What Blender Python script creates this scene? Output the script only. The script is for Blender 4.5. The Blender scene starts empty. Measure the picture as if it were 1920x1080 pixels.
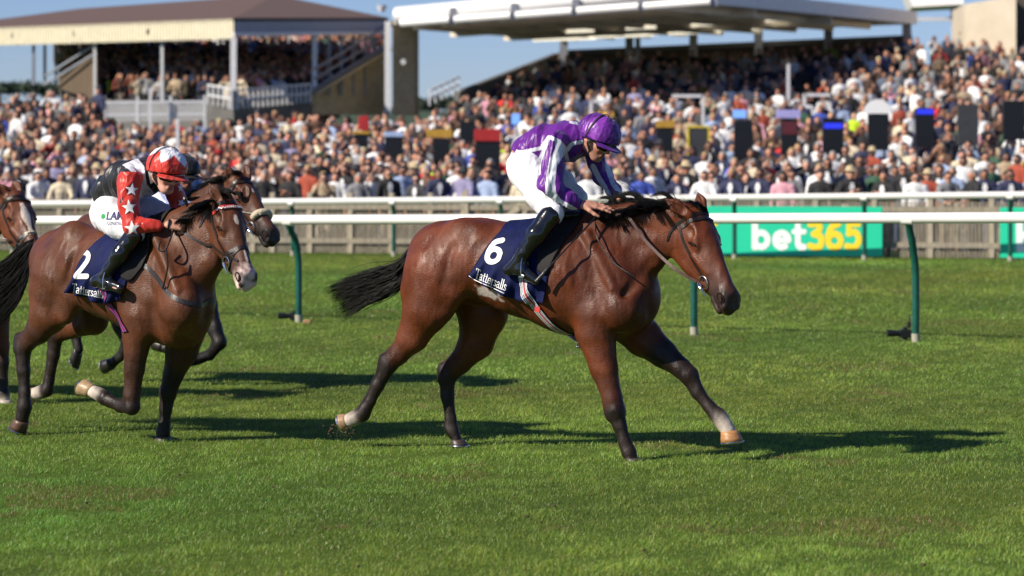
import bpy, bmesh, math, random
import numpy as np
from mathutils import Vector, Matrix, noise
from mathutils.bvhtree import BVHTree
from mathutils.geometry import tessellate_polygon

random.seed(7); np.random.seed(7)
SC = bpy.context.scene
COL = SC.collection
F = 5500.0; HOR = 300.0; CH = 1.85          # focal length and horizon in photo pixels, camera height in metres

# ------------------------------------------------------------------ camera, world, sun, exposure
cam_d = bpy.data.cameras.new("camera"); cam = bpy.data.objects.new("camera", cam_d); COL.objects.link(cam)
cam_d.sensor_width = 36; cam_d.lens = 36*F/1920; cam_d.shift_y = -(540-HOR)/1920
cam.location = (0, 0, CH); cam.rotation_euler = (math.pi/2, 0, 0)
cam_d.clip_start = 0.1; cam_d.clip_end = 5000
cam_d.dof.use_dof = True; cam_d.dof.focus_distance = 18.2; cam_d.dof.aperture_fstop = 2.9
SC.camera = cam
SUN = Vector((1.3, 0.72, -1.0)).normalized()
world = bpy.data.worlds.new("World"); SC.world = world; world.use_nodes = True
wn = world.node_tree; bgn = wn.nodes["Background"]
sky = wn.nodes.new("ShaderNodeTexSky"); sky.sky_type = 'NISHITA'; sky.sun_disc = False
sky.sun_elevation = math.asin(-SUN.z); sky.sun_rotation = math.atan2(-SUN.x, -SUN.y)
sky.air_density = 1.0; sky.dust_density = 0.15; sky.ozone_density = 4.0; sky.altitude = 600
skm_ = wn.nodes.new("ShaderNodeVectorMath"); skm_.operation = 'MULTIPLY'; skm_.inputs[1].default_value = (.92, 1.02, 1.45)      # cleaner, bluer air near the horizon
wn.links.new(sky.outputs[0], skm_.inputs[0]); wn.links.new(skm_.outputs[0], bgn.inputs[0]); bgn.inputs[1].default_value = 0.055
sun_d = bpy.data.lights.new("sun", 'SUN'); sun_d.energy = 5.0; sun_d.angle = math.radians(0.5); sun_d.color = (1.0, 0.91, 0.76)
sun = bpy.data.objects.new("sun", sun_d); COL.objects.link(sun); sun.rotation_euler = SUN.to_track_quat('-Z', 'Y').to_euler()
sun.location = (-20, -10, 30)
SC.view_settings.view_transform = 'Standard'; SC.view_settings.look = 'None'
SC.view_settings.exposure = 0.46; SC.view_settings.gamma = 1.0; SC.view_settings.use_curve_mapping = False
SC.cycles.max_bounces = 5; SC.cycles.diffuse_bounces = 3; SC.cycles.glossy_bounces = 2; SC.cycles.transparent_max_bounces = 6
SC.cycles.use_denoising = True

# ------------------------------------------------------------------ helpers
def W(px, py, Y):
    "world point seen at photo pixel (px, py) at distance Y"
    return Vector(((px-960)*Y/F, Y, CH-(py-HOR)*Y/F))

def tag(o, label=None, cat=None, group=None, kind=None):
    if label: o['label'] = label
    if cat: o['category'] = cat
    if group: o['group'] = group
    if kind: o['kind'] = kind
    return o

def link(o, parent=None):
    COL.objects.link(o)
    if parent is not None: o.parent = parent
    return o

def mesh_np(name, V, Fc, mat=None, parent=None, smooth=True, cols=None, mats=None, midx=None):
    "Fc: list of int arrays (k-gons), each (n,k)"
    me = bpy.data.meshes.new(name)
    V = np.asarray(V, dtype=np.float32)
    Fl = [np.asarray(f, dtype=np.int32) for f in (Fc if isinstance(Fc, list) else [Fc])]
    Fl = [f for f in Fl if len(f)]
    loops = np.concatenate([f.ravel() for f in Fl]); tot = np.concatenate([np.full(len(f), f.shape[1], np.int32) for f in Fl])
    st = np.zeros(len(tot), np.int32); st[1:] = np.cumsum(tot)[:-1]
    me.vertices.add(len(V)); me.vertices.foreach_set('co', V.ravel())
    me.loops.add(len(loops)); me.loops.foreach_set('vertex_index', loops)
    me.polygons.add(len(tot)); me.polygons.foreach_set('loop_start', st)
    me.update(calc_edges=True)
    me.polygons.foreach_set('use_smooth', np.full(len(tot), smooth, dtype=bool))
    if cols is not None:
        ca = me.color_attributes.new('Col', 'FLOAT_COLOR', 'POINT')
        c4 = np.ones((len(V), 4), np.float32); c4[:, :3] = cols
        ca.data.foreach_set('color', c4.ravel())
    if mats:
        for m in mats: me.materials.append(m)
        if midx is not None: me.polygons.foreach_set('material_index', np.asarray(midx, np.int32))
    elif mat: me.materials.append(mat)
    me.validate(); me.update()
    return link(bpy.data.objects.new(name, me), parent)

class MB:
    "collects simple solids into one mesh"
    def __init__(s): s.v = []; s.f = []
    def add(s, V, Fs):
        n = len(s.v); s.v += [tuple(p) for p in V]; s.f += [tuple(i+n for i in f) for f in Fs]
    def box(s, c, d, rot=0.0, bev=0.0):
        c = Vector(c); x, y, z = [q/2 for q in d]; R = Matrix.Rotation(rot, 3, 'Z')
        b = min(bev, x*.9, y*.9, z*.9)
        if b <= 0:
            V = [c+R@Vector((a*x, e*y, g*z)) for g in (-1, 1) for a, e in ((-1, -1), (1, -1), (1, 1), (-1, 1))]
            s.add(V, [(3, 2, 1, 0), (4, 5, 6, 7), (0, 1, 5, 4), (1, 2, 6, 5), (2, 3, 7, 6), (3, 0, 4, 7)])
        else:
            V = []
            for g, q in ((-1, b), (-1+b/z, 0), (1-b/z, 0), (1, b)):
                for a, e in ((-x+b+q*0, -y+q), (x-b, -y+q), (x-q, -y+b), (x-q, y-b), (x-b, y-q), (-x+b, y-q), (-x+q, y-b), (-x+q, -y+b)):
                    V.append(c+R@Vector((a, e, g*z)))
            Fs = [tuple(range(7, -1, -1)), tuple(range(24, 32))]
            for k in range(3):
                for i in range(8):
                    j = (i+1) % 8; Fs.append((k*8+i, k*8+j, k*8+8+j, k*8+8+i))
            s.add(V, Fs)
    def beam(s, a, b, w, h, up=(0, 0, 1)):
        a = Vector(a); b = Vector(b); t = (b-a).normalized(); u = Vector(up)
        sd = t.cross(u).normalized()*w/2; uu = sd.cross(t).normalized()*h/2
        V = [p+q for p in (a, b) for q in (-sd-uu, sd-uu, sd+uu, -sd+uu)]
        s.add(V, [(0, 1, 2, 3), (7, 6, 5, 4), (0, 4, 5, 1), (1, 5, 6, 2), (2, 6, 7, 3), (3, 7, 4, 0)])
    def tube(s, P, R, n=10, cap=True, flat=1.0, side=None):
        V, Fs = tube_vf(P, R, n, cap, flat, side); s.add(V, Fs)
    def build(s, name, mat, parent=None, smooth=False, kind=None):
        me = bpy.data.meshes.new(name); me.from_pydata(s.v, [], s.f); me.materials.append(mat)
        if smooth:
            me.polygons.foreach_set('use_smooth', [True]*len(me.polygons))
            try: me.set_sharp_from_angle(angle=math.radians(40))
            except Exception: pass
        me.update()
        o = link(bpy.data.objects.new(name, me), parent)
        if kind: o['kind'] = kind
        return o

def tube_vf(P, R, n=10, cap=True, flat=1.0, side=None):
    P = [Vector(p) for p in P]; V = []; Fs = []
    if not hasattr(R, '__len__'): R = [R]*len(P)
    t0 = (P[1]-P[0]).normalized()
    u = Vector(side) if side is not None else (t0.cross(Vector((0, 0, 1))) if abs(t0.z) < .9 else t0.cross(Vector((1, 0, 0))))
    for i, p in enumerate(P):
        t = (P[min(i+1, len(P)-1)]-P[max(i-1, 0)]).normalized()
        u = (u-t*u.dot(t)).normalized(); w = t.cross(u)
        for k in range(n):
            a = 2*math.pi*k/n; V.append(p+u*(R[i]*math.cos(a)*flat)+w*(R[i]*math.sin(a)))
    for i in range(len(P)-1):
        for k in range(n):
            k2 = (k+1) % n; Fs.append((i*n+k, i*n+k2, i*n+n+k2, i*n+n+k))
    if cap: Fs.append(tuple(range(n-1, -1, -1))); Fs.append(tuple(len(V)-n+k for k in range(n)))
    return V, Fs

def spline(pts, n):
    "Catmull-Rom through points, n samples"
    P = [np.array(p, float) for p in pts]; P = [2*P[0]-P[1]]+P+[2*P[-1]-P[-2]]; m = len(P)-3; out = []
    for i in range(n):
        s = i/(n-1)*m; k = min(int(s), m-1); t = s-k; a, b, c, d = P[k:k+4]
        out.append(.5*((2*b)+(-a+c)*t+(2*a-5*b+4*c-d)*t*t+(-a+3*b-3*c+d)*t**3))
    return out

# ------------------------------------------------------------------ materials
def new_mat(name):
    m = bpy.data.materials.new(name); m.use_nodes = True; nt = m.node_tree
    return m, nt, nt.nodes["Principled BSDF"]
def N(nt, t, **kw):
    n = nt.nodes.new(t)
    for k, v in kw.items():
        if k in n.inputs.keys(): n.inputs[k].default_value = v
        else: setattr(n, k, v)
    return n
def rgb(r, g, b):
    "sRGB 0-255 to linear"
    return tuple(((c/255)/12.92 if c/255 <= .04045 else ((c/255+.055)/1.055)**2.4) for c in (r, g, b))

def mat_simple(name, col, rough=.5, metal=0, var=.15, scale=8, bump=0, bscale=60, attr=False, coat=0, sheen=0, coord='Object', spec=.5, stretch=None):
    m, nt, p = new_mat(name); L = nt.links
    tc = N(nt, 'ShaderNodeTexCoord'); co = tc.outputs[coord]
    if stretch:
        mp = N(nt, 'ShaderNodeMapping'); mp.inputs['Scale'].default_value = stretch; L.new(co, mp.inputs[0]); co = mp.outputs[0]
    nz = N(nt, 'ShaderNodeTexNoise', Scale=scale, Detail=5.0, Roughness=.6); L.new(co, nz.inputs['Vector'])
    mr = N(nt, 'ShaderNodeMapRange'); mr.inputs[1].default_value = .3; mr.inputs[2].default_value = .7
    mr.inputs[3].default_value = 1-var; mr.inputs[4].default_value = 1+var; L.new(nz.outputs[0], mr.inputs[0])
    mx = N(nt, 'ShaderNodeVectorMath', operation='SCALE'); L.new(mr.outputs[0], mx.inputs['Scale'])
    if attr:
        at = N(nt, 'ShaderNodeAttribute'); at.attribute_name = 'Col'; L.new(at.outputs[0], mx.inputs[0])
    else: mx.inputs[0].default_value = col
    L.new(mx.outputs[0], p.inputs['Base Color'])
    p.inputs['Roughness'].default_value = rough; p.inputs['Metallic'].default_value = metal
    p.inputs['Coat Weight'].default_value = coat; p.inputs['Sheen Weight'].default_value = sheen
    p.inputs['Specular IOR Level'].default_value = spec
    if bump:
        n2 = N(nt, 'ShaderNodeTexNoise', Scale=bscale, Detail=4.0); L.new(co, n2.inputs['Vector'])
        b = N(nt, 'ShaderNodeBump', Strength=1.0, Distance=bump); L.new(n2.outputs[0], b.inputs['Height']); L.new(b.outputs[0], p.inputs['Normal'])
    return m

def mat_coat():
    "short sweaty horse hair: fine streaks, veins, soft gloss"
    m, nt, p = new_mat("horse_coat"); L = nt.links
    tc = N(nt, 'ShaderNodeTexCoord'); at = N(nt, 'ShaderNodeAttribute'); at.attribute_name = 'Col'
    n1 = N(nt, 'ShaderNodeTexNoise', Scale=5.0, Detail=6.0, Roughness=.65); L.new(tc.outputs['Object'], n1.inputs['Vector'])
    mp = N(nt, 'ShaderNodeMapping'); mp.inputs['Scale'].default_value = (30, 60, 160); mp.inputs['Rotation'].default_value = (0, .5, 0)
    L.new(tc.outputs['Object'], mp.inputs[0])
    n2 = N(nt, 'ShaderNodeTexNoise', Scale=1.6, Detail=4.0); L.new(mp.outputs[0], n2.inputs['Vector'])
    mr = N(nt, 'ShaderNodeMapRange'); mr.inputs[1].default_value = .3; mr.inputs[2].default_value = .7; mr.inputs[3].default_value = .70; mr.inputs[4].default_value = 1.25
    L.new(n1.outputs[0], mr.inputs[0])
    mr2 = N(nt, 'ShaderNodeMapRange'); mr2.inputs[1].default_value = .3; mr2.inputs[2].default_value = .7; mr2.inputs[3].default_value = .86; mr2.inputs[4].default_value = 1.14
    L.new(n2.outputs[0], mr2.inputs[0])
    mu = N(nt, 'ShaderNodeMath', operation='MULTIPLY'); L.new(mr.outputs[0], mu.inputs[0]); L.new(mr2.outputs[0], mu.inputs[1])
    mx = N(nt, 'ShaderNodeVectorMath', operation='SCALE'); L.new(at.outputs[0], mx.inputs[0]); L.new(mu.outputs[0], mx.inputs['Scale'])
    L.new(mx.outputs[0], p.inputs['Base Color'])
    n3 = N(nt, 'ShaderNodeTexNoise', Scale=9.0, Detail=5.0); L.new(tc.outputs['Object'], n3.inputs['Vector'])
    mr3 = N(nt, 'ShaderNodeMapRange'); mr3.inputs[1].default_value = .38; mr3.inputs[2].default_value = .60; mr3.inputs[3].default_value = .34; mr3.inputs[4].default_value = .62
    L.new(n3.outputs[0], mr3.inputs[0]); L.new(mr3.outputs[0], p.inputs['Roughness'])
    p.inputs['Specular IOR Level'].default_value = .30
    p.inputs['Coat Weight'].default_value = .05; p.inputs['Coat Roughness'].default_value = .3
    # veins and wrinkles
    mp2 = N(nt, 'ShaderNodeMapping'); mp2.inputs['Scale'].default_value = (1.6, 1, .8); mp2.inputs['Rotation'].default_value = (0, -.5, 0); L.new(tc.outputs['Object'], mp2.inputs[0])
    n4 = N(nt, 'ShaderNodeTexNoise', Scale=6.0, Detail=3.0, Roughness=.45); n4.noise_dimensions = '3D'; L.new(mp2.outputs[0], n4.inputs['Vector'])
    b1 = N(nt, 'ShaderNodeBump', Strength=.8, Distance=.022); L.new(n4.outputs[0], b1.inputs['Height'])
    vo = N(nt, 'ShaderNodeTexNoise', Scale=4.5, Detail=3.0, Distortion=1.2); vo.noise_type = 'RIDGED_MULTIFRACTAL'; L.new(mp2.outputs[0], vo.inputs['Vector'])
    b2 = N(nt, 'ShaderNodeBump', Strength=.8, Distance=.012); L.new(vo.outputs[0], b2.inputs['Height']); L.new(b1.outputs[0], b2.inputs['Normal'])
    b3 = N(nt, 'ShaderNodeBump', Strength=.6, Distance=.005); L.new(n2.outputs[0], b3.inputs['Height']); L.new(b2.outputs[0], b3.inputs['Normal'])
    L.new(b3.outputs[0], p.inputs['Normal'])
    return m

def mat_silk():
    m = mat_simple("racing_silk", None, rough=.40, attr=True, var=.10, scale=20, spec=.4, sheen=.1)
    nt = m.node_tree; L = nt.links; p = nt.nodes["Principled BSDF"]
    tc = N(nt, 'ShaderNodeTexCoord')
    mp = N(nt, 'ShaderNodeMapping'); mp.inputs['Scale'].default_value = (1.6, 1.0, .5); mp.inputs['Rotation'].default_value = (.2, .5, 0); L.new(tc.outputs['Object'], mp.inputs[0])
    n = N(nt, 'ShaderNodeTexNoise', Scale=6.5, Detail=2.0, Distortion=.9, Roughness=.45); L.new(mp.outputs[0], n.inputs['Vector'])
    b = N(nt, 'ShaderNodeBump', Strength=1.0, Distance=.05); L.new(n.outputs[0], b.inputs['Height'])
    n5 = N(nt, 'ShaderNodeTexNoise', Scale=26.0, Detail=2.0, Distortion=.5); L.new(mp.outputs[0], n5.inputs['Vector'])
    b5 = N(nt, 'ShaderNodeBump', Strength=.35, Distance=.006); L.new(n5.outputs[0], b5.inputs['Height']); L.new(b.outputs[0], b5.inputs['Normal'])
    L.new(b5.outputs[0], p.inputs['Normal'])
    return m

M = {}
M['coat'] = mat_coat()
M['hoof'] = mat_simple('hoof_horn', None, rough=.45, attr=True, var=.2, scale=30, stretch=(1, 1, 4))
M['steel'] = mat_simple('polished_steel', (.62, .62, .62), rough=.22, metal=1, var=.05)
M['hair'] = mat_simple('black_horse_hair', (.0035, .003, .0028), rough=.5, var=.5, scale=30, spec=.2)
M['eye'] = mat_simple('horse_eye', (.006, .004, .003), rough=.3, var=0, spec=.3)
M['nostril'] = mat_simple('nostril_shade', (.004, .002, .002), rough=.9, spec=.05)  # near-black colour stands in for the shade inside the nostril
M['leather'] = mat_simple('dark_leather', (.018, .012, .010), rough=.38, var=.3, scale=40, bump=.001)
M['brown_leather'] = mat_simple('brown_leather', (.075, .032, .022), rough=.4, var=.3, scale=40)
M['black_leather'] = mat_simple('black_leather', (.008, .008, .009), rough=.3, var=.2, bump=.001)
M['silk'] = mat_silk()
M['breeches'] = mat_simple('white_breeches', None, attr=True, rough=.6, var=.05, scale=12, sheen=.2, bump=.012, bscale=7, stretch=(1.8, 1, .5))
M['boot'] = mat_simple('patent_boot', (.008, .008, .009), rough=.16, var=.2, coat=.5, bump=.005, bscale=9)
M['skin'] = mat_simple('skin', None, attr=True, rough=.5, var=.12, scale=25, bump=.0015, bscale=90)
M['navy'] = mat_simple('navy_cloth', (.005, .009, .055), rough=.7, var=.25, scale=14, sheen=0, spec=.15, bump=.02, bscale=7, stretch=(1.6, 1, .5))
M['white_print'] = mat_simple('white_print', (.80, .80, .80), rough=.5, var=.04)
M['lens'] = mat_simple('dark_goggle_lens', (.004, .004, .005), rough=.08, var=0, coat=1)
M['elastic'] = mat_simple('black_elastic', (.01, .01, .011), rough=.6)

# ------------------------------------------------------------------ signed distance modelling
class Sdf:
    def __init__(s): s.p = []
    def cap(s, a, b, ra, rb=None, side=None, qa=1., qb=None, k=.03, ca=(.1, .1, .1), cb=None, sub=False, cw=1.0):
        rb = ra if rb is None else rb; qb = qa if qb is None else qb; cb = ca if cb is None else cb
        a = np.array(a, float); b = np.array(b, float)
        if np.linalg.norm(b-a) < 1e-6: b = b+np.array([1e-4, 0, 0])
        n = np.array(side if side is not None else (0, 1, 0), float); n /= np.linalg.norm(n)
        s.p.append((a, b, ra, rb, n, qa, qb, k, np.array(ca), np.array(cb), sub, cw))
    def dist(s, pr, Q):
        a, b, ra, rb, n, qa, qb = pr[:7]
        ba = b-a; v = Q-a; t = np.clip((v@ba)/(ba@ba), 0, 1)
        v = v-t[..., None]*ba; l = v@n; q = qa+(qb-qa)*t
        r = ra+(rb-ra)*t
        g = np.sqrt(np.maximum((v*v).sum(-1)-l*l+(l/q)**2, 1e-12))
        return (g-r)*np.where(q < 1, np.maximum(q, .35), 1.0), t
    def field(s, h):
        lo = np.min([np.minimum(p[0], p[1])-max(p[2], p[3])*max(1, p[5], p[6]) for p in s.p if not p[10]], axis=0)-4*h
        hi = np.max([np.maximum(p[0], p[1])+max(p[2], p[3])*max(1, p[5], p[6]) for p in s.p if not p[10]], axis=0)+4*h
        n = np.ceil((hi-lo)/h).astype(int)+1
        D = np.full(n, 1.0, np.float32)
        for pr in s.p:
            m = pr[7]+3*h; R = max(pr[2], pr[3])*max(1, pr[5], pr[6])+m
            l = np.maximum(np.floor((np.minimum(pr[0], pr[1])-R-lo)/h).astype(int), 0)
            u = np.minimum(np.ceil((np.maximum(pr[0], pr[1])+R-lo)/h).astype(int)+1, n)
            if (u <= l).any(): continue
            ax = [(np.arange(l[i], u[i])*h+lo[i]).astype(np.float32) for i in range(3)]
            Q = np.stack(np.meshgrid(*ax, indexing='ij'), -1)
            d, _ = s.dist(pr, Q); d = d.astype(np.float32)
            sl = tuple(slice(l[i], u[i]) for i in range(3)); c = D[sl]; k = pr[7]
            if pr[10]:
                hh = np.maximum(k-np.abs(c+d), 0)/k; D[sl] = np.maximum(c, -d)+hh*hh*k*.25
            else:
                hh = np.maximum(k-np.abs(c-d), 0)/k; D[sl] = np.minimum(c, d)-hh*hh*k*.25
        return D, lo
    def mesh(s, h, clip=None):
        D, lo = s.field(h)
        if clip is not None:
            for pt, nr in clip:
                ax = [(np.arange(D.shape[i])*h+lo[i]).astype(np.float32) for i in range(3)]
                pl = ((ax[0]-pt[0])*nr[0])[:, None, None]+((ax[1]-pt[1])*nr[1])[None, :, None]+((ax[2]-pt[2])*nr[2])[None, None, :]
                D = np.maximum(D, pl)
        S = D < 0
        c = np.zeros(tuple(x-1 for x in D.shape), np.int8)
        offs = [(i, j, k) for i in (0, 1) for j in (0, 1) for k in (0, 1)]
        sh = D.shape
        for i, j, k in offs: c += S[i:sh[0]-1+i, j:sh[1]-1+j, k:sh[2]-1+k]
        ijk = np.argwhere((c > 0) & (c < 8)); idx = np.full(c.shape, -1, np.int32); idx[tuple(ijk.T)] = np.arange(len(ijk))
        acc = np.zeros((len(ijk), 3)); cnt = np.zeros(len(ijk))
        for o in offs:
            for axx in range(3):
                if o[axx]: continue
                o2 = list(o); o2[axx] = 1
                d0 = D[ijk[:, 0]+o[0], ijk[:, 1]+o[1], ijk[:, 2]+o[2]]; d1 = D[ijk[:, 0]+o2[0], ijk[:, 1]+o2[1], ijk[:, 2]+o2[2]]
                m = (d0 < 0) != (d1 < 0); t = np.where(m, d0/np.where(m, d0-d1, 1), 0)
                p = np.array(o, float)[None]+np.zeros((len(ijk), 3)); p[:, axx] += t
                acc += p*m[:, None]; cnt += m
        V = lo+h*(ijk+acc/cnt[:, None]); Q = []
        for axx in range(3):
            o1, o2 = [(1, 2), (2, 0), (0, 1)][axx]
            s0 = [slice(None)]*3; s1 = [slice(None)]*3; s0[axx] = slice(0, -1); s1[axx] = slice(1, None)
            A = S[tuple(s0)]; B = S[tuple(s1)]; e = np.argwhere(A != B)
            e = e[(e[:, o1] > 0) & (e[:, o2] > 0) & (e[:, o1] < sh[o1]-1) & (e[:, o2] < sh[o2]-1)]
            fl = A[tuple(e.T)]
            def cell(da, db):
                q = e.copy(); q[:, o1] -= da; q[:, o2] -= db; return idx[tuple(q.T)]
            q = np.stack([cell(1, 1), cell(0, 1), cell(0, 0), cell(1, 0)], 1)
            q[~fl] = q[~fl][:, ::-1]; Q.append(q)
        return V, np.concatenate(Q)
    def colors(s, V, w=.007):
        ds = []; cs = []
        for pr in s.p:
            if pr[10]: continue
            d, t = s.dist(pr, V); ds.append(d-0*pr[11]); cs.append((pr[8][None]*(1-t[:, None])+pr[9][None]*t[:, None], pr[11]))
        D = np.array(ds); D = D-D.min(0)
        acc = np.zeros((len(V), 3)); ws = np.zeros(len(V))
        for d, (c, cw) in zip(D, cs):
            e = np.exp(-d/w)*cw; acc += c*e[:, None]; ws += e
        return acc/ws[:, None]

def bvh_of(V, Q): return BVHTree.FromPolygons([tuple(v) for v in V], [tuple(q) for q in Q.tolist()])

def relax(V, Q, it=1, lam=.5):
    V = V.copy()
    for _ in range(it):
        A = np.zeros_like(V); c = np.zeros(len(V))
        for i in range(4):
            a, b = Q[:, i], Q[:, (i+1) % 4]
            np.add.at(A, a, V[b]); np.add.at(A, b, V[a]); np.add.at(c, a, 1); np.add.at(c, b, 1)
        V += lam*(A/c[:, None]-V)
    return V

def vnormals(V, Q):
    n = np.cross(V[Q[:, 2]]-V[Q[:, 0]], V[Q[:, 3]]-V[Q[:, 1]]); Nn = np.zeros_like(V)
    for i in range(4): np.add.at(Nn, Q[:, i], n)
    return Nn/np.maximum(np.linalg.norm(Nn, axis=1), 1e-9)[:, None]

class Frame:
    "a standing place: x forward, y left, z up; heading th degrees towards the camera"
    def __init__(s, px, Y, th):
        s.th = math.radians(th); s.P0 = np.array([(px-960)*Y/F, Y, 0.0])
        c, n = math.cos(s.th), math.sin(s.th)
        s.x = np.array([c, -n, 0]); s.y = np.array([n, c, 0]); s.z = np.array([0, 0, 1.0])
        s.C = np.array([0, 0, CH])-s.P0
        s.cam = np.array([s.C@s.x, s.C@s.y, s.C@s.z])        # camera in local coordinates
    def L(s, px, py, w=0.0):
        "local point on the vertical plane w metres to the right (camera side) of the mid-plane, seen at pixel px, py"
        d = np.array([(px-960)/F, 1, -(py-HOR)/F]); t = (-w-s.C@s.y)/(d@s.y); q = s.C+t*d
        return np.array([q@s.x, q@s.y, q@s.z])
    def ray(s, px, py):
        d = np.array([(px-960)/F, 1, -(py-HOR)/F]); d = np.array([d@s.x, d@s.y, d@s.z]); return Vector(s.cam), Vector(d).normalized()
    def px(s, V):
        "photo pixels of local points"
        Wd = s.P0+V[:, :1]*s.x+V[:, 1:2]*s.y+V[:, 2:3]*s.z
        return 960+F*Wd[:, 0]/Wd[:, 1], HOR-F*(Wd[:, 2]-CH)/Wd[:, 1]
    def place(s, o):
        o.location = s.P0; o.rotation_euler = (0, 0, -s.th); return o

def ribbon(name, P, Nn, width, mat, parent, thick=.003, closed=False, stripes=None, mats=None):
    "strap along points P with surface normals Nn"
    P = [np.array(p, float) for p in P]; Nn = [np.array(n, float)/np.linalg.norm(n) for n in Nn]; n = len(P)
    cols = len(stripes) if stripes else 1; V = []; Fs = []; mi = []
    for i in range(n):
        t = P[(i+1) % n]-P[i-1] if closed else P[min(i+1, n-1)]-P[max(i-1, 0)]
        t /= max(np.linalg.norm(t), 1e-9); sd = np.cross(t, Nn[i]); sd /= max(np.linalg.norm(sd), 1e-9)
        for s in (0, 1):
            for c in range(cols+1): V.append(P[i]+sd*width*(c/cols-.5)+Nn[i]*thick*s)
    r = 2*(cols+1)
    for i in range(n if closed else n-1):
        a = i*r; b = ((i+1) % n)*r
        for c in range(cols):
            Fs.append((a+cols+1+c, a+cols+2+c, b+cols+2+c, b+cols+1+c)); mi.append(stripes[c] if stripes else 0)
            Fs.append((a+c, b+c, b+c+1, a+c+1)); mi.append(stripes[c] if stripes else 0)
        Fs.append((a, a+cols+1, b+cols+1, b)); mi.append(stripes[0] if stripes else 0)
        Fs.append((a+cols, b+cols, b+2*cols+1, a+2*cols+1)); mi.append(stripes[-1] if stripes else 0)
    V = np.array(V); Fa = np.array(Fs)
    return mesh_np(name, V, Fa, mat, parent, False, mats=mats, midx=mi if mats else None)

def strap(name, pts, width, bvh, mat, parent, off=.002, n=28, closed=False, smooth=True, thick=.003, **kw):
    "strap lying on the body surface nearest to the guide points"
    P = spline(list(pts)+([pts[0]] if closed else []), n) if smooth else pts
    if closed: P = P[:-1]
    Q = []; Ns = []
    for p in P:
        co, nr, _, _ = bvh.find_nearest(Vector(p)); Q.append(np.array(co)+np.array(nr)*off); Ns.append(np.array(nr))
    for _ in range(2):
        Ns = [Ns[max(i-1, 0)]+Ns[i]+Ns[min(i+1, len(Ns)-1)] for i in range(len(Ns))]
        Ns = [q/np.linalg.norm(q) for q in Ns]
    return ribbon(name, Q, Ns, width, mat, parent, thick, closed, **kw)

def decal(name, polys, fr, bvh, mat, parent, off=.003, maxlen=.02, tris=None):
    """flat shapes given in photo pixels laid onto a garment or cloth surface (BVH) as a thin raised patch.
    polys: list of outlines (list of (px, py)); tris: ready triangles instead"""
    bm = bmesh.new()
    tris = list(tris or [])
    for poly in (polys or []):
        v3 = [Vector((x, y, 0)) for x, y in poly]
        for t in tessellate_polygon([v3]): tris.append([poly[i] for i in t])
    key = {}
    for t in tris:
        vs = []
        for p in t:
            k = (round(p[0], 2), round(p[1], 2))
            if k not in key: key[k] = bm.verts.new((p[0], p[1], 0))
            vs.append(key[k])
        if len(set(vs)) == 3:
            try: bm.faces.new(vs)
            except ValueError: pass
    for _ in range(5):
        es = [e for e in bm.edges if e.calc_length() > maxlen*290]
        if not es: break
        bmesh.ops.subdivide_edges(bm, edges=es, cuts=1); bmesh.ops.triangulate(bm, faces=bm.faces[:])
    dead = []
    last = None
    hits = {}
    for v in bm.verts:
        o, d = fr.ray(v.co.x, v.co.y); co, nr, _, dist = bvh.ray_cast(o, d)
        if co is None: dead.append(v); continue
        nn = nr if nr.dot(d) < 0 else -nr
        hits[v] = co+nn*off*.4-d*off
    for v, c in hits.items(): v.co = c
    bmesh.ops.delete(bm, geom=dead, context='VERTS')
    bm.normal_update()
    me = bpy.data.meshes.new(name); bm.to_mesh(me); bm.free(); me.materials.append(mat)
    return link(bpy.data.objects.new(name, me), parent)

def strokes_mask(segs):
    "segs: list of (polyline points, half width) in unit space -> function on arrays"
    def f(x, y):
        m = np.zeros(x.shape, bool)
        for pts, w in segs:
            if len(pts) > 2: pts = [tuple(q) for q in spline([np.array(p, float) for p in pts], len(pts)*6)]
            for (x1, y1), (x2, y2) in zip(pts[:-1], pts[1:]):
                L2 = (x2-x1)**2+(y2-y1)**2+1e-9; t = np.clip(((x-x1)*(x2-x1)+(y-y1)*(y2-y1))/L2, 0, 1); m |= np.hypot(x-x1-t*(x2-x1), y-y1-t*(y2-y1)) < w
        return m
    return f
def circ(cx, cy, rx, ry, a0, a1, n=9): return [(cx+rx*math.cos(math.radians(a0+(a1-a0)*k/(n-1))), cy+ry*math.sin(math.radians(a0+(a1-a0)*k/(n-1)))) for k in range(n)]
GL = {  # bold sans glyphs, cap height 1, (strokes, advance)
 'b': ([([(.13, .1), (.13, .9)], .13), (circ(.36, .34, .235, .235, 0, 360, 13), .115)], .76),
 'e': ([(circ(.36, .34, .24, .235, 0, 300, 12), .115), ([(.2, .34), (.56, .34)], .085)], .74),
 't': ([([(.22, .85), (.22, .26), (.30, .11), (.42, .11)], .12), ([(.08, .62), (.44, .62)], .10)], .54),
 '3': ([([(.14, .86), (.42, .88), (.46, .70), (.26, .54)], .115), ([(.26, .54), (.52, .45), (.50, .16), (.30, .11), (.12, .16)], .115)], .66),
 '6': ([([(.50, .88), (.26, .78), (.14, .50), (.14, .32)], .115), (circ(.36, .33, .225, .225, 0, 360, 13), .115)], .70),
 '2': ([([(.12, .76), (.24, .89), (.46, .86), (.50, .66), (.34, .40), (.12, .12)], .085), ([(.12, .09), (.56, .09)], .088)], .66),
 '5': ([([(.52, .88), (.20, .88)], .11), ([(.20, .88), (.18, .58)], .10), ([(.18, .56), (.40, .62), (.54, .38), (.40, .13), (.12, .15)], .115)], .68)}
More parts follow.
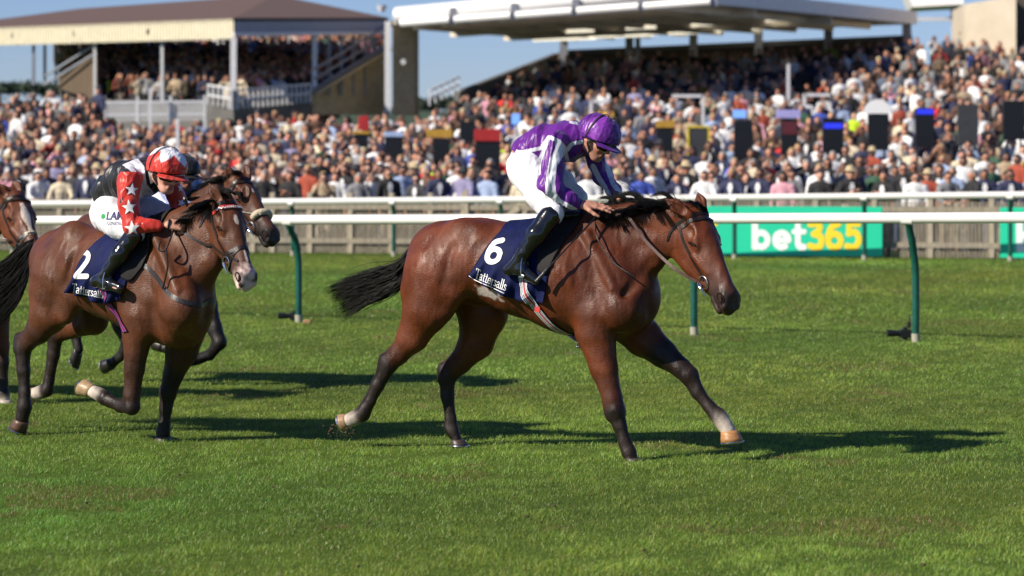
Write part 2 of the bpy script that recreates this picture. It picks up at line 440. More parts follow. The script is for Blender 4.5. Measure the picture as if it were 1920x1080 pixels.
SERIF = {  # light serif letters
 'T': ([([(.30, .03), (.30, .92)], .052), ([(.03, .93), (.57, .93)], .030), ([(.04, .93), (.03, .78)], .022), ([(.56, .93), (.57, .78)], .022), ([(.18, .02), (.42, .02)], .022)], .58),
 'a': ([([(.08, .48), (.20, .58), (.34, .52), (.35, .40)], .040), ([(.35, .44), (.35, .10), (.42, .02)], .046), ([(.35, .34), (.12, .28), (.07, .12), (.18, .02), (.35, .12)], .038)], .46),
 't': ([([(.16, .78), (.16, .12), (.23, .02), (.31, .06)], .046), ([(.04, .58), (.30, .58)], .026)], .33),
 'e': ([(circ(.23, .30, .17, .27, 0, 325, 13), .038), ([(.08, .32), (.39, .32)], .022)], .46),
 'r': ([([(.12, .03), (.12, .56)], .046), ([(.12, .42), (.22, .56), (.32, .54)], .040), ([(.03, .02), (.24, .02)], .022), ([(.03, .57), (.12, .57)], .022)], .35),
 's': ([([(.30, .48), (.18, .58), (.07, .46), (.18, .31), (.31, .18), (.20, .02), (.06, .10)], .040)], .38),
 'l': ([([(.13, .03), (.13, .97)], .048), ([(.03, .02), (.23, .02)], .022), ([(.04, .97), (.13, .97)], .022)], .25)}
def word_mask(word, G, gap=0.0, embolden=1.0):
    x = 0; segs = []
    for ch in word:
        g, ad = G[ch]; segs += [([(a+x, b) for a, b in P], w*embolden) for P, w in g]; x += ad+gap
    return strokes_mask(segs), x
def decal_mask(name, f, Wd, bl, br, tl, fr, bvh, mat, parent, off=.004, res=.4):
    "raised print: mask f over the box [0,Wd]x[0,1] mapped by pixel corners, laid on a surface"
    bl, br, tl = [np.array(q, float) for q in (bl, br, tl)]; nx = int(np.linalg.norm(br-bl)/res); ny = int(np.linalg.norm(tl-bl)/res)
    X, Y = np.meshgrid(np.arange(nx), np.arange(ny), indexing='ij'); m = f((X+.5)/nx*Wd, (Y+.5)/ny); V = []; idx = {}; Q = []
    def vid(a, b):
        k = (a, b)
        if k not in idx:
            p = bl+(br-bl)*a/nx+(tl-bl)*b/ny; o, d = fr.ray(p[0], p[1]); co, nr, _, _ = bvh.ray_cast(o, d)
            if co is None: idx[k] = -1
            else: nn = nr if nr.dot(d) < 0 else -nr; idx[k] = len(V); V.append(tuple(co+nn*off*.4-d*off))
        return idx[k]
    for a, b in np.argwhere(m):
        q = (vid(a, b), vid(a+1, b), vid(a+1, b+1), vid(a, b+1))
        if min(q) >= 0: Q.append(q)
    return mesh_np(name, np.array(V), np.array(Q), mat, parent, True)

def text_tris(txt, size=1.0, bold=.0, shear=0.0, font_space=1.0):
    cu = bpy.data.curves.new('t', 'FONT'); cu.body = txt; cu.size = size; cu.offset = bold; cu.shear = shear; cu.space_character = font_space
    o = bpy.data.objects.new('t', cu); COL.objects.link(o); dg = bpy.context.evaluated_depsgraph_get(); me = o.evaluated_get(dg).to_mesh()
    me.calc_loop_triangles(); T = [[tuple(me.vertices[i].co[:2]) for i in t.vertices] for t in me.loop_triangles]
    o.evaluated_get(dg).to_mesh_clear(); bpy.data.objects.remove(o); bpy.data.curves.remove(cu)
    xs = [p[0] for t in T for p in t]; ys = [p[1] for t in T for p in t]
    x0, x1, y0, y1 = min(xs), max(xs), min(ys), max(ys)
    return [[((p[0]-x0)/(x1-x0), (p[1]-y0)/(y1-y0)) for p in t] for t in T]

def quadmap(T, bl, br, tl):
    "unit text box mapped to pixels by bottom-left, bottom-right, top-left corners"
    bl = np.array(bl, float); u = np.array(br)-bl; v = np.array(tl)-bl
    return [[tuple(bl+u*p[0]+v*p[1]) for p in t] for t in T]

def hair(name, strands, mat, parent, sides=3):
    "strands: list of (points, root radius)"
    Vs = []; Q = []; n0 = 0
    for P, r in strands:
        m = len(P); P = np.array(P); T = np.gradient(P, axis=0); T /= np.maximum(np.linalg.norm(T, axis=1), 1e-9)[:, None]
        ref = np.array([.3, .9, .3]); U = np.cross(T, ref); U /= np.maximum(np.linalg.norm(U, axis=1), 1e-9)[:, None]; X = np.cross(T, U)
        rr = r*np.clip(1-np.linspace(0, 1, m)**2.2*.93, .05, 1)
        for k in range(sides):
            a = 2*math.pi*k/sides; Vs.append(P+(U*math.cos(a)+X*math.sin(a))*rr[:, None])
        for k in range(sides):
            k2 = (k+1) % sides; i = np.arange(m-1)
            Q.append(np.stack([n0+k*m+i, n0+k2*m+i, n0+k2*m+i+1, n0+k*m+i+1], 1))
        n0 += m*sides
    return mesh_np(name, np.concatenate(Vs), np.concatenate(Q), mat, parent, True)
# ------------------------------------------------------------------ horses
BAY = (.112, .027, .0085); BAYD = (.06, .017, .007); DARK = (.015, .0085, .0065); BLK = (.012, .009, .008); WHT = (.55, .47, .40); PNK = (.34, .2, .17)

class HeadT:
    def __init__(s, O, psi, dlt, sc):
        a = math.radians(psi); d = math.radians(dlt); f = np.array([math.cos(a), -math.sin(a), 0]); z = np.array([0, 0, 1.])
        s.X = math.cos(d)*f-math.sin(d)*z; s.Z = math.sin(d)*f+math.cos(d)*z; s.Y = np.cross(s.Z, s.X); s.O = np.array(O); s.sc = sc
    def __call__(s, x, y, z): return s.O+s.sc*(x*s.X+y*s.Y+z*s.Z)

def add_head(S, T, c, muz, ears=None):
    sc = T.sc; Y = T.Y
    def C(a, b, ra, rb, q=1., qb=None, k=.03, ca=c, cb=None, sub=False, side=None, cw=1.): S.cap(T(*a), T(*b), ra*sc, rb*sc, Y if side is None else side, q, qb, k, ca, cb, sub, cw)
    C((.02, 0, -.07), (.15, 0, -.07), .068, .078, 1.0, 1.02)
    C((.15, 0, -.068), (.25, 0, -.066), .074, .060, 1.16, 1.05)
    C((.10, 0, -.15), (.20, 0, -.15), .08, .075, .5)
    for s in (-1, 1):
        C((.165, s*.074, -.045), (.215, s*.070, -.055), .024, .018, k=.03)          # orbit
        C((.105, s*.054, -.150), (.215, s*.048, -.148), .108, .088, .38, k=.008, side=Y)    # cheek
        C((.17, s*.042, -.215), (.40, s*.020, -.138), .034, .026, k=.035)              # jaw bone
        C((.235, s*.076, -.098), (.35, s*.050, -.075), .013, .009, k=.022)             # facial crest
        C((.512, s*.036, -.040), (.556, s*.040, -.062), .025, .024, 1, k=.02, ca=muz)  # nostril wing
        C((.18, s*.107, -.068), (.195, s*.107, -.068), .014, .014, k=.012, sub=True)    # eye socket
        C((.522, s*.062, -.048), (.552, s*.064, -.072), .0145, .0125, k=.007, sub=True)  # nostril
        C((.08, s*.06, -.035), (.12, s*.064, -.035), .02, .02, k=.03)
    for s in (-1, 1):
        C((.115, s*.088, -.045), (.14, s*.09, -.05), .016, .014, k=.03, sub=True)
        C((.24, s*.072, -.03), (.34, s*.062, -.03), .016, .016, k=.04, sub=True)
    C((.22, 0, -.040), (.50, 0, -.036), .044, .034, .92, .95, k=.05, cb=tuple(.5*(np.array(c)+np.array(muz))))  # nasal
    C((.24, 0, -.10), (.46, 0, -.078), .076, .055, .74, .78, k=.05, cb=muz)
    C((.30, 0, -.135), (.47, 0, -.105), .042, .032, .72, .9, k=.05, cb=muz)
    C((.49, 0, -.068), (.562, 0, -.084), .051, .037, .90, .95, k=.03, ca=muz)
    C((.485, 0, -.135), (.54, 0, -.138), .029, .023, 1.2, k=.012, ca=muz)
    C((.46, 0, -.118), (.62, 0, -.124), .0035, .0035, 14, k=.006, sub=True)          # mouth line
    for e in (ears or []):
        b, t, w = [np.array(q) for q in e[:2]]+[e[2]]      # base, tip, opening direction
        m = b*.45+t*.55; ax = (t-b)/np.linalg.norm(t-b); w = np.array(w, float); w -= ax*w.dot(ax); w /= np.linalg.norm(w); sd = np.cross(ax, w)
        S.cap(b, m, .024*sc, .034*sc, w, .8, .45, k=.025, ca=c); S.cap(m, t, .034*sc, .004*sc, w, .45, .8, k=.012, ca=c, cb=tuple(np.array(c)*.25))
        S.cap(b*.5+m*.5+w*.016*sc, m*.4+t*.6+w*.011*sc, .021*sc, .010*sc, w, .6, k=.006, sub=True)

def leg(S, fr, J, col, k=.03, q=1.0):
    "J: (px, py, w, r_px[, q]) from the body down; col: colours per joint"
    s = F/fr.P0[1]
    P = [fr.L(j[0], j[1], j[2]) for j in J]; R = [j[3]/s for j in J]; Qv = [j[4] if len(j) > 4 else q for j in J]
    for i in range(len(P)-1):
        S.cap(P[i], P[i+1], R[i], R[i+1], (0, 1, 0), Qv[i], Qv[i+1], k if i == 0 else .018, col[i], col[i+1])
    return P

def hoof(name, parent, cor, tip, r0, r1, col, shoe=True, up=None):
    "horn from coronet centre to sole centre; the sole is tilted; returns object"
    r0 *= 1.08; r1 *= 1.14; cor = np.array(cor); tip = np.array(tip); ax = tip-cor; Ln = np.linalg.norm(ax); ax /= Ln
    nrm = np.array(up if up is not None else (0, 0, -1.)); nrm /= np.linalg.norm(nrm)    # sole normal, out of the hoof
    fw = ax-nrm*ax.dot(nrm)
    fw = fw if np.linalg.norm(fw) > .15 else np.array([1., 0, 0])-nrm*nrm[0]; fw /= np.linalg.norm(fw); sd = np.cross(nrm, fw)
    V = []; Fs = []; n = 20; rings = [(0, r0*.93), (.03, r0*1.04), (.3, r0+(r1-r0)*.35), (.65, r0+(r1-r0)*.7), (1, r1)]
    for t, r in rings:
        for k in range(n):
            a = 2*math.pi*k/n; ca = math.cos(a); f = 1.0 if ca > 0 else .82
            V.append(cor+(tip-cor)*t+fw*ca*r*f*1.05+sd*math.sin(a)*r*.92)
    m = len(rings)
    for i in range(m-1):
        for k in range(n): Fs.append((i*n+k, i*n+(k+1) % n, (i+1)*n+(k+1) % n, (i+1)*n+k))
    V.append(cor-ax*.004); V.append(tip-nrm*.006)
    cols = [np.array(col)*(1.0-.25*t) for t, r in rings for _ in range(n)]+[col, tuple(np.array(col)*.35)]
    T3 = []
    for k in range(n): T3.append((len(V)-2, (k+1) % n, k)); T3.append((len(V)-1, (m-1)*n+k, (m-1)*n+(k+1) % n))
    V = np.array(V); 
    if np.dot(np.cross(V[1]-V[0], V[n]-V[0]), V[0]-cor) < 0: pass
    o = mesh_np(name, V, [np.array(Fs), np.array(T3)], M['hoof'], parent, True, cols=np.array(cols))
    if shoe:
        P = []; 
        for k in range(26):
            a = -2.45+4.9*k/25; ca = math.cos(a); f = 1.0 if ca > 0 else .86
            P.append(Vector(tip+nrm*.003+fw*ca*r1*f*1.0+sd*math.sin(a)*r1*.88))
        mb = MB(); mb.tube(P, .0065, 6); mb.build('horseshoe', M['steel'], o, smooth=True)
    return o

def horse_body(fr, S, h, name_label):
    V, Q = S.mesh(h); V = relax(V, Q, 1, .35)
    return V, Q

def finish_body(fr, S, V, Q, label, group=None, extra=None):
    cols = S.colors(V)
    if extra is not None: cols = extra(V, cols)
    o = mesh_np('horse', V, Q, M['coat'], None, True, cols=cols)
    fr.place(o); tag(o, label, 'horse', group)
    return o

def eyes(T, parent, bv=None, open_=1.0):
    for s in (-1, 1):
        c = T(.187, s*.0775, -.066); bm = bmesh.new(); bmesh.ops.create_uvsphere(bm, u_segments=16, v_segments=10, radius=.0215*T.sc)
        bmesh.ops.scale(bm, vec=(1.2, .8, .9*open_), verts=bm.verts); bmesh.ops.rotate(bm, cent=(0, 0, 0), matrix=Matrix.Rotation(math.radians(-42), 3, 'Y'), verts=bm.verts)
        Mx = Matrix((T.X, T.Y, T.Z)).transposed().to_4x4(); Mx.translation = Vector(c); bmesh.ops.transform(bm, matrix=Mx, verts=bm.verts)
        me = bpy.data.meshes.new('eye'); bm.to_mesh(me); bm.free(); me.materials.append(M['eye'])
        me.polygons.foreach_set('use_smooth', [True]*len(me.polygons)); link(bpy.data.objects.new('eye', me), parent)
        # lid
        mb = MB(); E = lambda u, v: T(.187+.74*u-.67*v, s*.0925, -.066+.67*u+.74*v)
        P = [E(-.027*math.cos(a), -s*0+.0165*open_*math.sin(a)) for a in [math.pi*k/12 for k in range(13)]]
        mb.tube(P, [.002]+[.0055*T.sc]*11+[.002], 6, side=tuple(T.Y)); mb.build('eyelid', M['eyelid'], parent, smooth=True)
    for s in (-1, 1):
        if bv is not None:
            co, nr, _, _ = bv.find_nearest(Vector(T(.524, s*.078, -.050)))
            P = [np.array(co)+T.sc*(T.X*math.cos(a)*.030+T.Z*math.sin(a)*.024+.35*T.X*math.sin(a)*.01)+np.array(nr)*.003 for a in [2*math.pi*k/16 for k in range(17)]]
            P = [np.array(bv.find_nearest(Vector(q))[0]) for q in P]
            mb = MB(); mb.tube(P, .0052*T.sc, 6, cap=False); mb.build('nostril_rim', M['eyelid'], parent, smooth=True)
            c = np.array(co)+np.array(nr)*.0005; V = [c-np.array(nr)*.004]+[q+np.array(nr)*.0015 for q in P[:-1]]; mb = MB(); mb.add(V, [(0, k+1, (k+1) % 16+1) for k in range(16)]); mb.build('nostril', M['nostril'], parent, smooth=True)
M['eyelid'] = mat_simple('horse_eyelid', (.016, .009, .007), rough=.8, spec=.1)

def torus(center, axis, R, r, mat, name, parent, n=24):
    axis = Vector(axis).normalized(); u = axis.orthogonal().normalized(); w = axis.cross(u); c = Vector(center)
    P = [c+(u*math.cos(2*math.pi*k/n)+w*math.sin(2*math.pi*k/n))*R for k in range(n+1)]
    mb = MB(); mb.tube(P, r, 8, cap=False); return mb.build(name, mat, parent, smooth=True)

def bridle(T, bv, parent, mat, browmat=None, noseband=True, flash=False, wid=.021):
    "cheek strap, browband, noseband, throat lash and bit on the head"
    root = strap('bridle', [T(.035, s, z) for s, z in ((-.09, -.12), (-.075, -.05), (-.03, -.0), (.03, 0), (.075, -.05), (.09, -.12))], wid, bv, mat, parent, n=24)
    for s in (-1, 1):
        strap('cheek_strap', [T(.05, s*.09, -.10), T(.15, s*.1, -.115), T(.27, s*.09, -.115), T(.375, s*.07, -.118)], wid*.85, bv, mat, root, n=24)
    b = strap('browband', [T(.065, s, z) for s, z in ((-.1, -.09), (-.085, -.04), (-.045, -.0), (0, .01), (.045, 0), (.085, -.04), (.1, -.09))], wid*1.1, bv, browmat or mat, root, n=30, off=.004)
    strap('throat_lash', [T(.03, .08, -.1), T(.055, .1, -.17), T(.09, .05, -.26), T(.095, 0, -.28), T(.09, -.05, -.26), T(.055, -.1, -.17), T(.03, -.08, -.1)], wid*.7, bv, mat, root, n=34)
    if noseband:
        ring = [T(.345, .08*math.cos(a), -.08+.09*math.sin(a)) for a in [2*math.pi*k/10 for k in range(10)]]
        strap('noseband', ring, wid*1.1, bv, mat, root, n=40, closed=True, off=.003)
    if flash:
        ring = [T(.345+.09*(.5-.5*math.sin(a)), .07*math.cos(a), -.075+.085*math.sin(a)) for a in [2*math.pi*k/10 for k in range(10)]]
        strap('flash_strap', ring, wid*.8, bv, mat, root, n=40, closed=True, off=.003)
    for s in (-1, 1):
        co, nr, _, _ = bv.find_nearest(Vector(T(.385, s*.08, -.122)))
        torus(co+nr*.012, nr, .034*T.sc, .0038, M['steel'], 'bit_ring', root)
        mb = MB(); mb.tube([T(.38, s*.080, -.128), T(.42, s*.076, -.136), T(.455, s*.068, -.138)], [.006, .007, .004], 8); mb.build('bit_cheek', M['steel'], root, smooth=True)
    return root

def cloth_patch(name, fr, top, bot, bv, mat, parent, w=.27, nu=46, nv=40, off=.010, both=True, thick=.004, amp=.004):
    "saddle cloth: top and bottom edges given in pixels on the right flank, draped over the back"
    topP = spline([fr.L(x, y, w) for x, y in top], nu); botP = spline([fr.L(x, y, w) for x, y in bot], nu)
    R = []
    for i in range(nu):
        row = []
        prev = None
        for j in range(nv):
            t = j/(nv-1); p = topP[i]*(1-t)+botP[i]*t
            co, nr, _, _ = bv.ray_cast(Vector((p[0], -1.2, p[2])), Vector((0, 1, 0)))
            y = co.y-off if co is not None else None
            if prev is not None:
                lim = prev+.10*abs(p[2]-pz)     # may only fall inwards slowly
                y = lim if y is None else min(y, lim)
            if y is None: y = -.03
            y -= amp*math.sin(i*.55+j*.22)*t
            prev = y; pz = p[2]; row.append(np.array([p[0], y, p[2]]))
        R.append(row)
    G = []
    for i in range(nu):
        a = R[i]; tp = a[0]
        co, nr, _, _ = bv.ray_cast(Vector((tp[0], 0, 3)), Vector((0, 0, -1)))
        ztop = (co.z+off) if co is not None else tp[2]
        arc = []
        for q in range(1, 12):
            ph = q/12; y = tp[1]*(1-2*ph)
            co, nr, _, _ = bv.ray_cast(Vector((tp[0], y, 3)), Vector((0, 0, -1)))
            arc.append(np.array([tp[0], y, max((co.z if co is not None else 0)+off, tp[2]) if co is not None else ztop]))
        G.append(a[::-1]+arc+([p*np.array([1, -1, 1]) for p in a]))
    G = np.array(G); nu, m = G.shape[:2]
    V = G.reshape(-1, 3); i, j = np.meshgrid(np.arange(nu-1), np.arange(m-1), indexing='ij'); a = (i*m+j).ravel()
    Q = np.stack([a, a+1, a+m+1, a+m], 1)
    if (vnormals(V, Q)[:, 1]*np.sign(V[:, 1])).mean() < 0: Q = Q[:, ::-1]
    V2 = V-vnormals(V, Q)*thick
    n = len(V); Qs = [Q, Q[:, ::-1]+n]
    rim = [(k*m, (k+1)*m) for k in range(nu-1)]+[(k*m+m-1, (k+1)*m+m-1) for k in range(nu-1)]+[(k, k+1) for k in range(m-1)]+[((nu-1)*m+k, (nu-1)*m+k+1) for k in range(m-1)]
    Qs.append(np.array([(b, a2, a2+n, b+n) for a2, b in rim]))
    allV = np.concatenate([V, V2]); o = mesh_np(name, allV, Qs, mat, parent, True)
    return o, bvh_of(V, Q)

def rope(name, P, r, mat, parent, n=30, sides=8):
    mb = MB(); mb.tube([Vector(p) for p in spline(P, n)], r, sides); return mb.build(name, mat, parent, smooth=True)

# ---- the winning horse
H1 = Frame(1050, 18.42, 25); L = H1.L; s1 = F/18.42
S = Sdf(); Yv = (0, 1, 0)
def B(p1, p2, k=.06, ca=BAY, cb=None, S=S, fr=H1):
    (x1, y1, w1, r1, q1), (x2, y2, w2, r2, q2) = p1, p2; s = F/fr.P0[1]
    S.cap(fr.L(x1, y1, w1), fr.L(x2, y2, w2), r1/s, r2/s, Yv, q1, q2, k, ca, cb)
B((835, 488, 0, 76, .90), (900, 488, 0, 78, .95))
B((900, 488, 0, 76, .93), (985, 505, 0, 86, 1.0))
B((985, 505, 0, 87, 1.0), (1070, 522, 0, 102, .86))
B((1070, 520, 0, 102, .84), (1140, 530, 0, 92, .66))
B((1140, 535, 0, 86, .70), (1172, 560, 0, 66, .9))
B((1040, 425, 0, 24, .9), (1120, 432, 0, 28, .8), k=.08)             # withers
B((1010, 455, 0, 40, 1.2), (1100, 460, 0, 46, .9), k=.06)
for w in (.12, -.12):
    B((1112, 450, w*.75, 36, .6), (1160, 575, w*1.25, 46, .75), k=.035)   # shoulder blade
    B((1095, 560, w*1.35, 42, .7), (1118, 618, w*1.15, 36, .8), k=.03)     # triceps
    B((1178, 552, w*.75, 34, 1.), (1180, 590, w*.8, 34, 1.), k=.03)      # breast muscle
B((1120, 465, 0, 66, .55), (1190, 446, 0, 57, .42), k=.06)
B((1190, 446, 0, 57, .42), (1278, 432, 0, 43, .38), k=.035)
B((1130, 415, 0, 24, .8), (1285, 400, 0, 17, .9), k=.05)              # crest
B((1150, 520, 0, 40, .9), (1222, 486, 0, 20, 1.1), k=.06)             # throat
for w in (.15, -.15):
    B((868, 455, w*.75, 46, .8), (812, 505, w*.9, 50, .75), k=.05)        # croup muscles
    B((866, 500, w*1.05, 52, .7), (800, 545, w*1.0, 52, .75), k=.04)
    B((900, 440, w*.85, 20, 1), (905, 452, w*1.0, 18, 1), k=.06)          # hip point
def groove(a, b, r=6, k=.045, sub=True, fr=H1, c=BAY):
    s = F/fr.P0[1]; S.cap(fr.L(*a), fr.L(*b), r/s, r/s*.8, None, 1, 1, k, c, None, sub)
for sg in (1, -1):
    groove((846, 462, .285*sg), (822, 548, .285*sg)); groove((800, 446, .235*sg), (780, 560, .262*sg), 5); groove((1066, 462, .295*sg), (1092, 566, .285*sg), 7)
    groove((1222, 492, .105*sg), (1172, 552, .215*sg), 7); groove((1100, 440, .165*sg), (1150, 540, .225*sg), 9, .03, False); groove((1165, 418, .085*sg), (1235, 440, .10*sg), 6)
    groove((880, 575, .25*sg), (915, 560, .28*sg), 6, .05)
# near hind
leg(S, H1, [(815, 515, .155, 62, .75), (800, 578, .17, 47, .75), (774, 630, .165, 31, .75), (748, 664, .16, 19, .8), (727, 684, .16, 17.5, .8), (708, 722, .16, 13, .8), (693, 752, .16, 11.5, .8), (680, 776, .16, 14, .9), (664, 784, .16, 12, .95)],
    [BAY, BAY, BAY, BAYD, DARK, DARK, DARK, DARK, DARK])
leg(S, H1, [(668, 783, .16, 12.5), (655, 788, .16, 13)], [WHT, WHT])
leg(S, H1, [(752, 650, .16, 10), (722, 673, .16, 10), (716, 690, .16, 8)], [BAYD, DARK, DARK])          # hock point
leg(S, H1, [(842, 548, .185, 32, .7), (832, 575, .185, 24, .7)], [BAY, BAY], k=.04)                # stifle
# far hind
leg(S, H1, [(880, 510, -.14, 62, .75), (905, 585, -.15, 50, .75), (893, 640, -.16, 35, .75), (864, 678, -.16, 22, .8), (838, 705, -.16, 17.5, .8), (839, 742, -.16, 13, .8), (845, 785, -.16, 10.5, .8), (849, 808, -.16, 12, .9), (856, 824, -.16, 10, .95)],
    [BAYD, BAY, BAY, BAYD, DARK, DARK, DARK, DARK, DARK])
leg(S, H1, [(868, 668, -.16, 11), (832, 690, -.16, 10.5), (830, 712, -.16, 9)], [BAYD, DARK, DARK])
# near fore
leg(S, H1, [(1120, 590, .15, 44, .8), (1117, 622, .15, 38, .8), (1132, 690, .15, 26, .85), (1148, 745, .15, 18.5, .9), (1154, 770, .15, 18.5, .9), (1162, 798, .15, 12.5, .85), (1172, 830, .15, 11.5, .85), (1179, 847, .15, 13, .9), (1184, 860, .15, 12, 1)],
    [BAY, BAY, BAY, BAYD, DARK, DARK, DARK, DARK, DARK])
leg(S, H1, [(1140, 757, .15, 9), (1145, 780, .15, 9)], [BAYD, DARK])
# far fore
leg(S, H1, [(1165, 590, -.12, 46, .85), (1205, 632, -.13, 36, .8), (1243, 663, -.13, 26, .85), (1277, 690, -.13, 18.5, .9), (1292, 704, -.13, 17.5, .9), (1308, 735, -.13, 12.5, .85), (1330, 763, -.13, 11, .85), (1346, 779, -.13, 14, .9), (1358, 795, -.13, 12, .95)],
    [BAY, BAY, DARK, DARK, DARK, DARK, DARK, DARK, DARK])
leg(S, H1, [(1352, 787, -.13, 12.6), (1366, 808, -.13, 13.6)], [WHT, WHT])
for x, y, w, r in ((1338, 772, -.13, 8), (684, 765, .16, 8), (841, 798, -.16, 7)): leg(S, H1, [(x, y, w, r), (x, y+3, w, r)], [DARK, DARK])
T1 = HeadT(L(1312, 389, 0), 26, 59, 1.165)
e1 = [(L(1292, 403, .075), L(1246, 372, .115), (.1, -1, .2)), (L(1320, 400, -.05), L(1308, 360, -.06), (-.3, -1, 0))]
add_head(S, T1, BAY, (.035, .02, .017), e1)
V, Q = horse_body(H1, S, .007, '')
def paint1(V, C):
    px, py = H1.px(V)
    nz = np.array([noise.noise(Vector(v)*9) for v in V])
    C = C*(1+.28*nz)[:, None]
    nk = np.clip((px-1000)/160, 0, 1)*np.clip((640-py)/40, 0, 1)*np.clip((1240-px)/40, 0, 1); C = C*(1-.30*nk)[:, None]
    # dried sweat below the cloth
    n2 = np.array([noise.noise(Vector(v)*28) for v in V]); d = np.hypot((px-914-(py-548)*.2)/24, (py-549-(px-914)*.30)/9)
    f = np.clip((1.15-d+n2*.8)*3, 0, 1)*(V[:, 1] < 0); return C*(1-f)[:, None]+np.array([.42, .36, .33])[None]*f[:, None]
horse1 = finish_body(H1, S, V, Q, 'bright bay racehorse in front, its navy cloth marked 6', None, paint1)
bv1 = bvh_of(V, Q)
# hooves
hoof('hoof', horse1, L(1366, 808, -.13), L(1371, 829, -.13), .050, .067, (.42, .20, .07), up=(.12, 0, -1))
hoof('hoof', horse1, L(652, 788, .16), L(640, 792, .16), .043, .056, (.36, .22, .12), up=(-.95, 0, -.3))
hoof('hoof', horse1, L(1185, 858, .15), L(1190, 867, .15), .045, .055, (.05, .035, .03))
hoof('hoof', horse1, L(857, 824, -.16), L(861, 835, -.16), .042, .054, (.05, .035, .03))
eyes(T1, horse1, bv1, open_=.55)
br1 = bridle(T1, bv1, horse1, M['leather'], noseband=False)
# ------------------------------------------------------------------ tack and hair of the winning horse
def flow_hair(fr, A, Bt, n, npts, r, wj, seed, tmin=.7, jit=3.0, curl=2.0, w0=0.0, fly=.06):
    "strands between two pixel splines A and Bt"
    rnd = random.Random(seed); out = []
    SA = np.array(spline([np.array(p, float) for p in A], 60)); SB = np.array(spline([np.array(p, float) for p in Bt], 60))
    for i in range(n):
        u = rnd.random(); te = tmin+(1-tmin)*rnd.random(); ww = w0+rnd.gauss(0, 1)*wj; ph = rnd.random()*6.3; fr_ = rnd.uniform(.6, 1.6); fy = rnd.random() < fly
        a1 = rnd.gauss(0, 1)*jit; a2 = rnd.gauss(0, 1)*jit; ts = rnd.random()*.12 if rnd.random() < .6 else rnd.random()*.4
        P = []
        for k in range(npts):
            t = ts+(te-ts)*k/(npts-1); q = t*59; j = min(int(q), 58); f = q-j
            a = SA[j]*(1-f)+SA[j+1]*f; b = SB[j]*(1-f)+SB[j+1]*f; c = a*(1-u)+b*u
            g = t*(3 if fy else 1)
            c = c+np.array([a1*g*.5, a2*g+math.sin(ph+t*6*fr_)*curl*g])
            P.append(fr.L(c[0], c[1], ww*(.35+t)+.012*math.sin(ph*2+t*5)))
        out.append((P, r*rnd.uniform(.6, 1.2)))
    return out

def mane_strands(fr, roots, n, length, rise, seed, wj=.03, dirx=-1, r=.0016, drop=.5, w0=0.0, locks=26):
    "hair blown back in locks; roots is a pixel polyline along the crest"
    rnd = random.Random(seed); R = np.array(spline([np.array(p, float) for p in roots], 50)); out = []
    for i in range(n):
        q = rnd.random(); j = min(int(q*49), 48); p = R[j]+(R[j+1]-R[j])*(q*49-j)
        cl = math.floor(q*locks)+.5; rc = random.Random(int(cl*14)+seed*101); g = rc.choice((1, 2, 3)); rc = random.Random(int(cl*14)*7+g+seed)
        Ln = length*rc.uniform(.65, 1.2)*rnd.uniform(.7, 1.05); rs = rise*rc.uniform(-.25, 1.2)+rnd.gauss(0, 1)*1.6; dp = drop*rc.uniform(.2, 1.3)
        side = rc.gauss(0, 1)*wj+w0; sj = rnd.gauss(0, 1)*.012; ph = rc.random()*6; qc = R[min(int(cl/locks*49), 49)]
        P = []
        for k in range(8):
            t = k/7; cv = .55*t      # strands of a lock draw together
            bx = p[0]*(1-cv)+qc[0]*cv; by = p[1]*(1-cv)+qc[1]*cv
            x = bx+dirx*Ln*t; y = by-rs*math.sin(1.9*t)+dp*Ln*t*t*.6+1.5*math.sin(ph+5*t)*t+rnd.gauss(0, .25)
            P.append(fr.L(x, y, side*(.4+1.3*t)+sj))
        out.append((P, r*rnd.uniform(.6, 1.3)))
    return out

tl = flow_hair(H1, [(818, 432), (775, 457), (745, 493), (708, 508), (668, 520), (602, 541)], [(814, 444), (770, 490), (757, 530), (722, 555), (686, 569), (642, 598)], 1500, 14, .0036, .024, 3, tmin=.88, jit=4.0, curl=3.0, fly=.07)
hair('tail', tl, M['hair'], horse1)
mn = mane_strands(H1, [(1165, 402), (1195, 393), (1235, 387), (1270, 386), (1284, 387)], 2400, 66, 32, 5, wj=.03)
mn += mane_strands(H1, [(1160, 402), (1195, 393), (1235, 388), (1270, 386), (1282, 387)], 2600, 40, 11, 45, wj=.045, drop=.25, r=.0022, locks=34)
mn += mane_strands(H1, [(1150, 408), (1180, 401), (1215, 396), (1250, 394)], 1800, 34, 0, 55, wj=.03, drop=.35, w0=.055, r=.0022, locks=30)
mn += mane_strands(H1, [(1170, 408), (1195, 397), (1225, 392)], 1200, 46, -4, 15, wj=.03, drop=.45, w0=.05)
mn += mane_strands(H1, [(1170, 402), (1200, 394), (1230, 389), (1285, 386)], 1600, 44, 10, 25, wj=.04, drop=.4)
mn += mane_strands(H1, [(1300, 388), (1316, 386), (1326, 391)], 300, 30, 12, 9, wj=.03, drop=.3, locks=5)
mn += mane_strands(H1, [(1180, 396), (1230, 386), (1300, 388)], 160, 78, 52, 85, wj=.05, drop=.2, r=.0010, locks=60)
hair('mane', mn, M['hair'], horse1)
fl = mane_strands(H1, [(1296, 388), (1308, 386), (1318, 390)], 600, 15, 2, 11, wj=.02, dirx=1, drop=1.9, locks=5)
hair('forelock', fl, M['hair'], horse1)

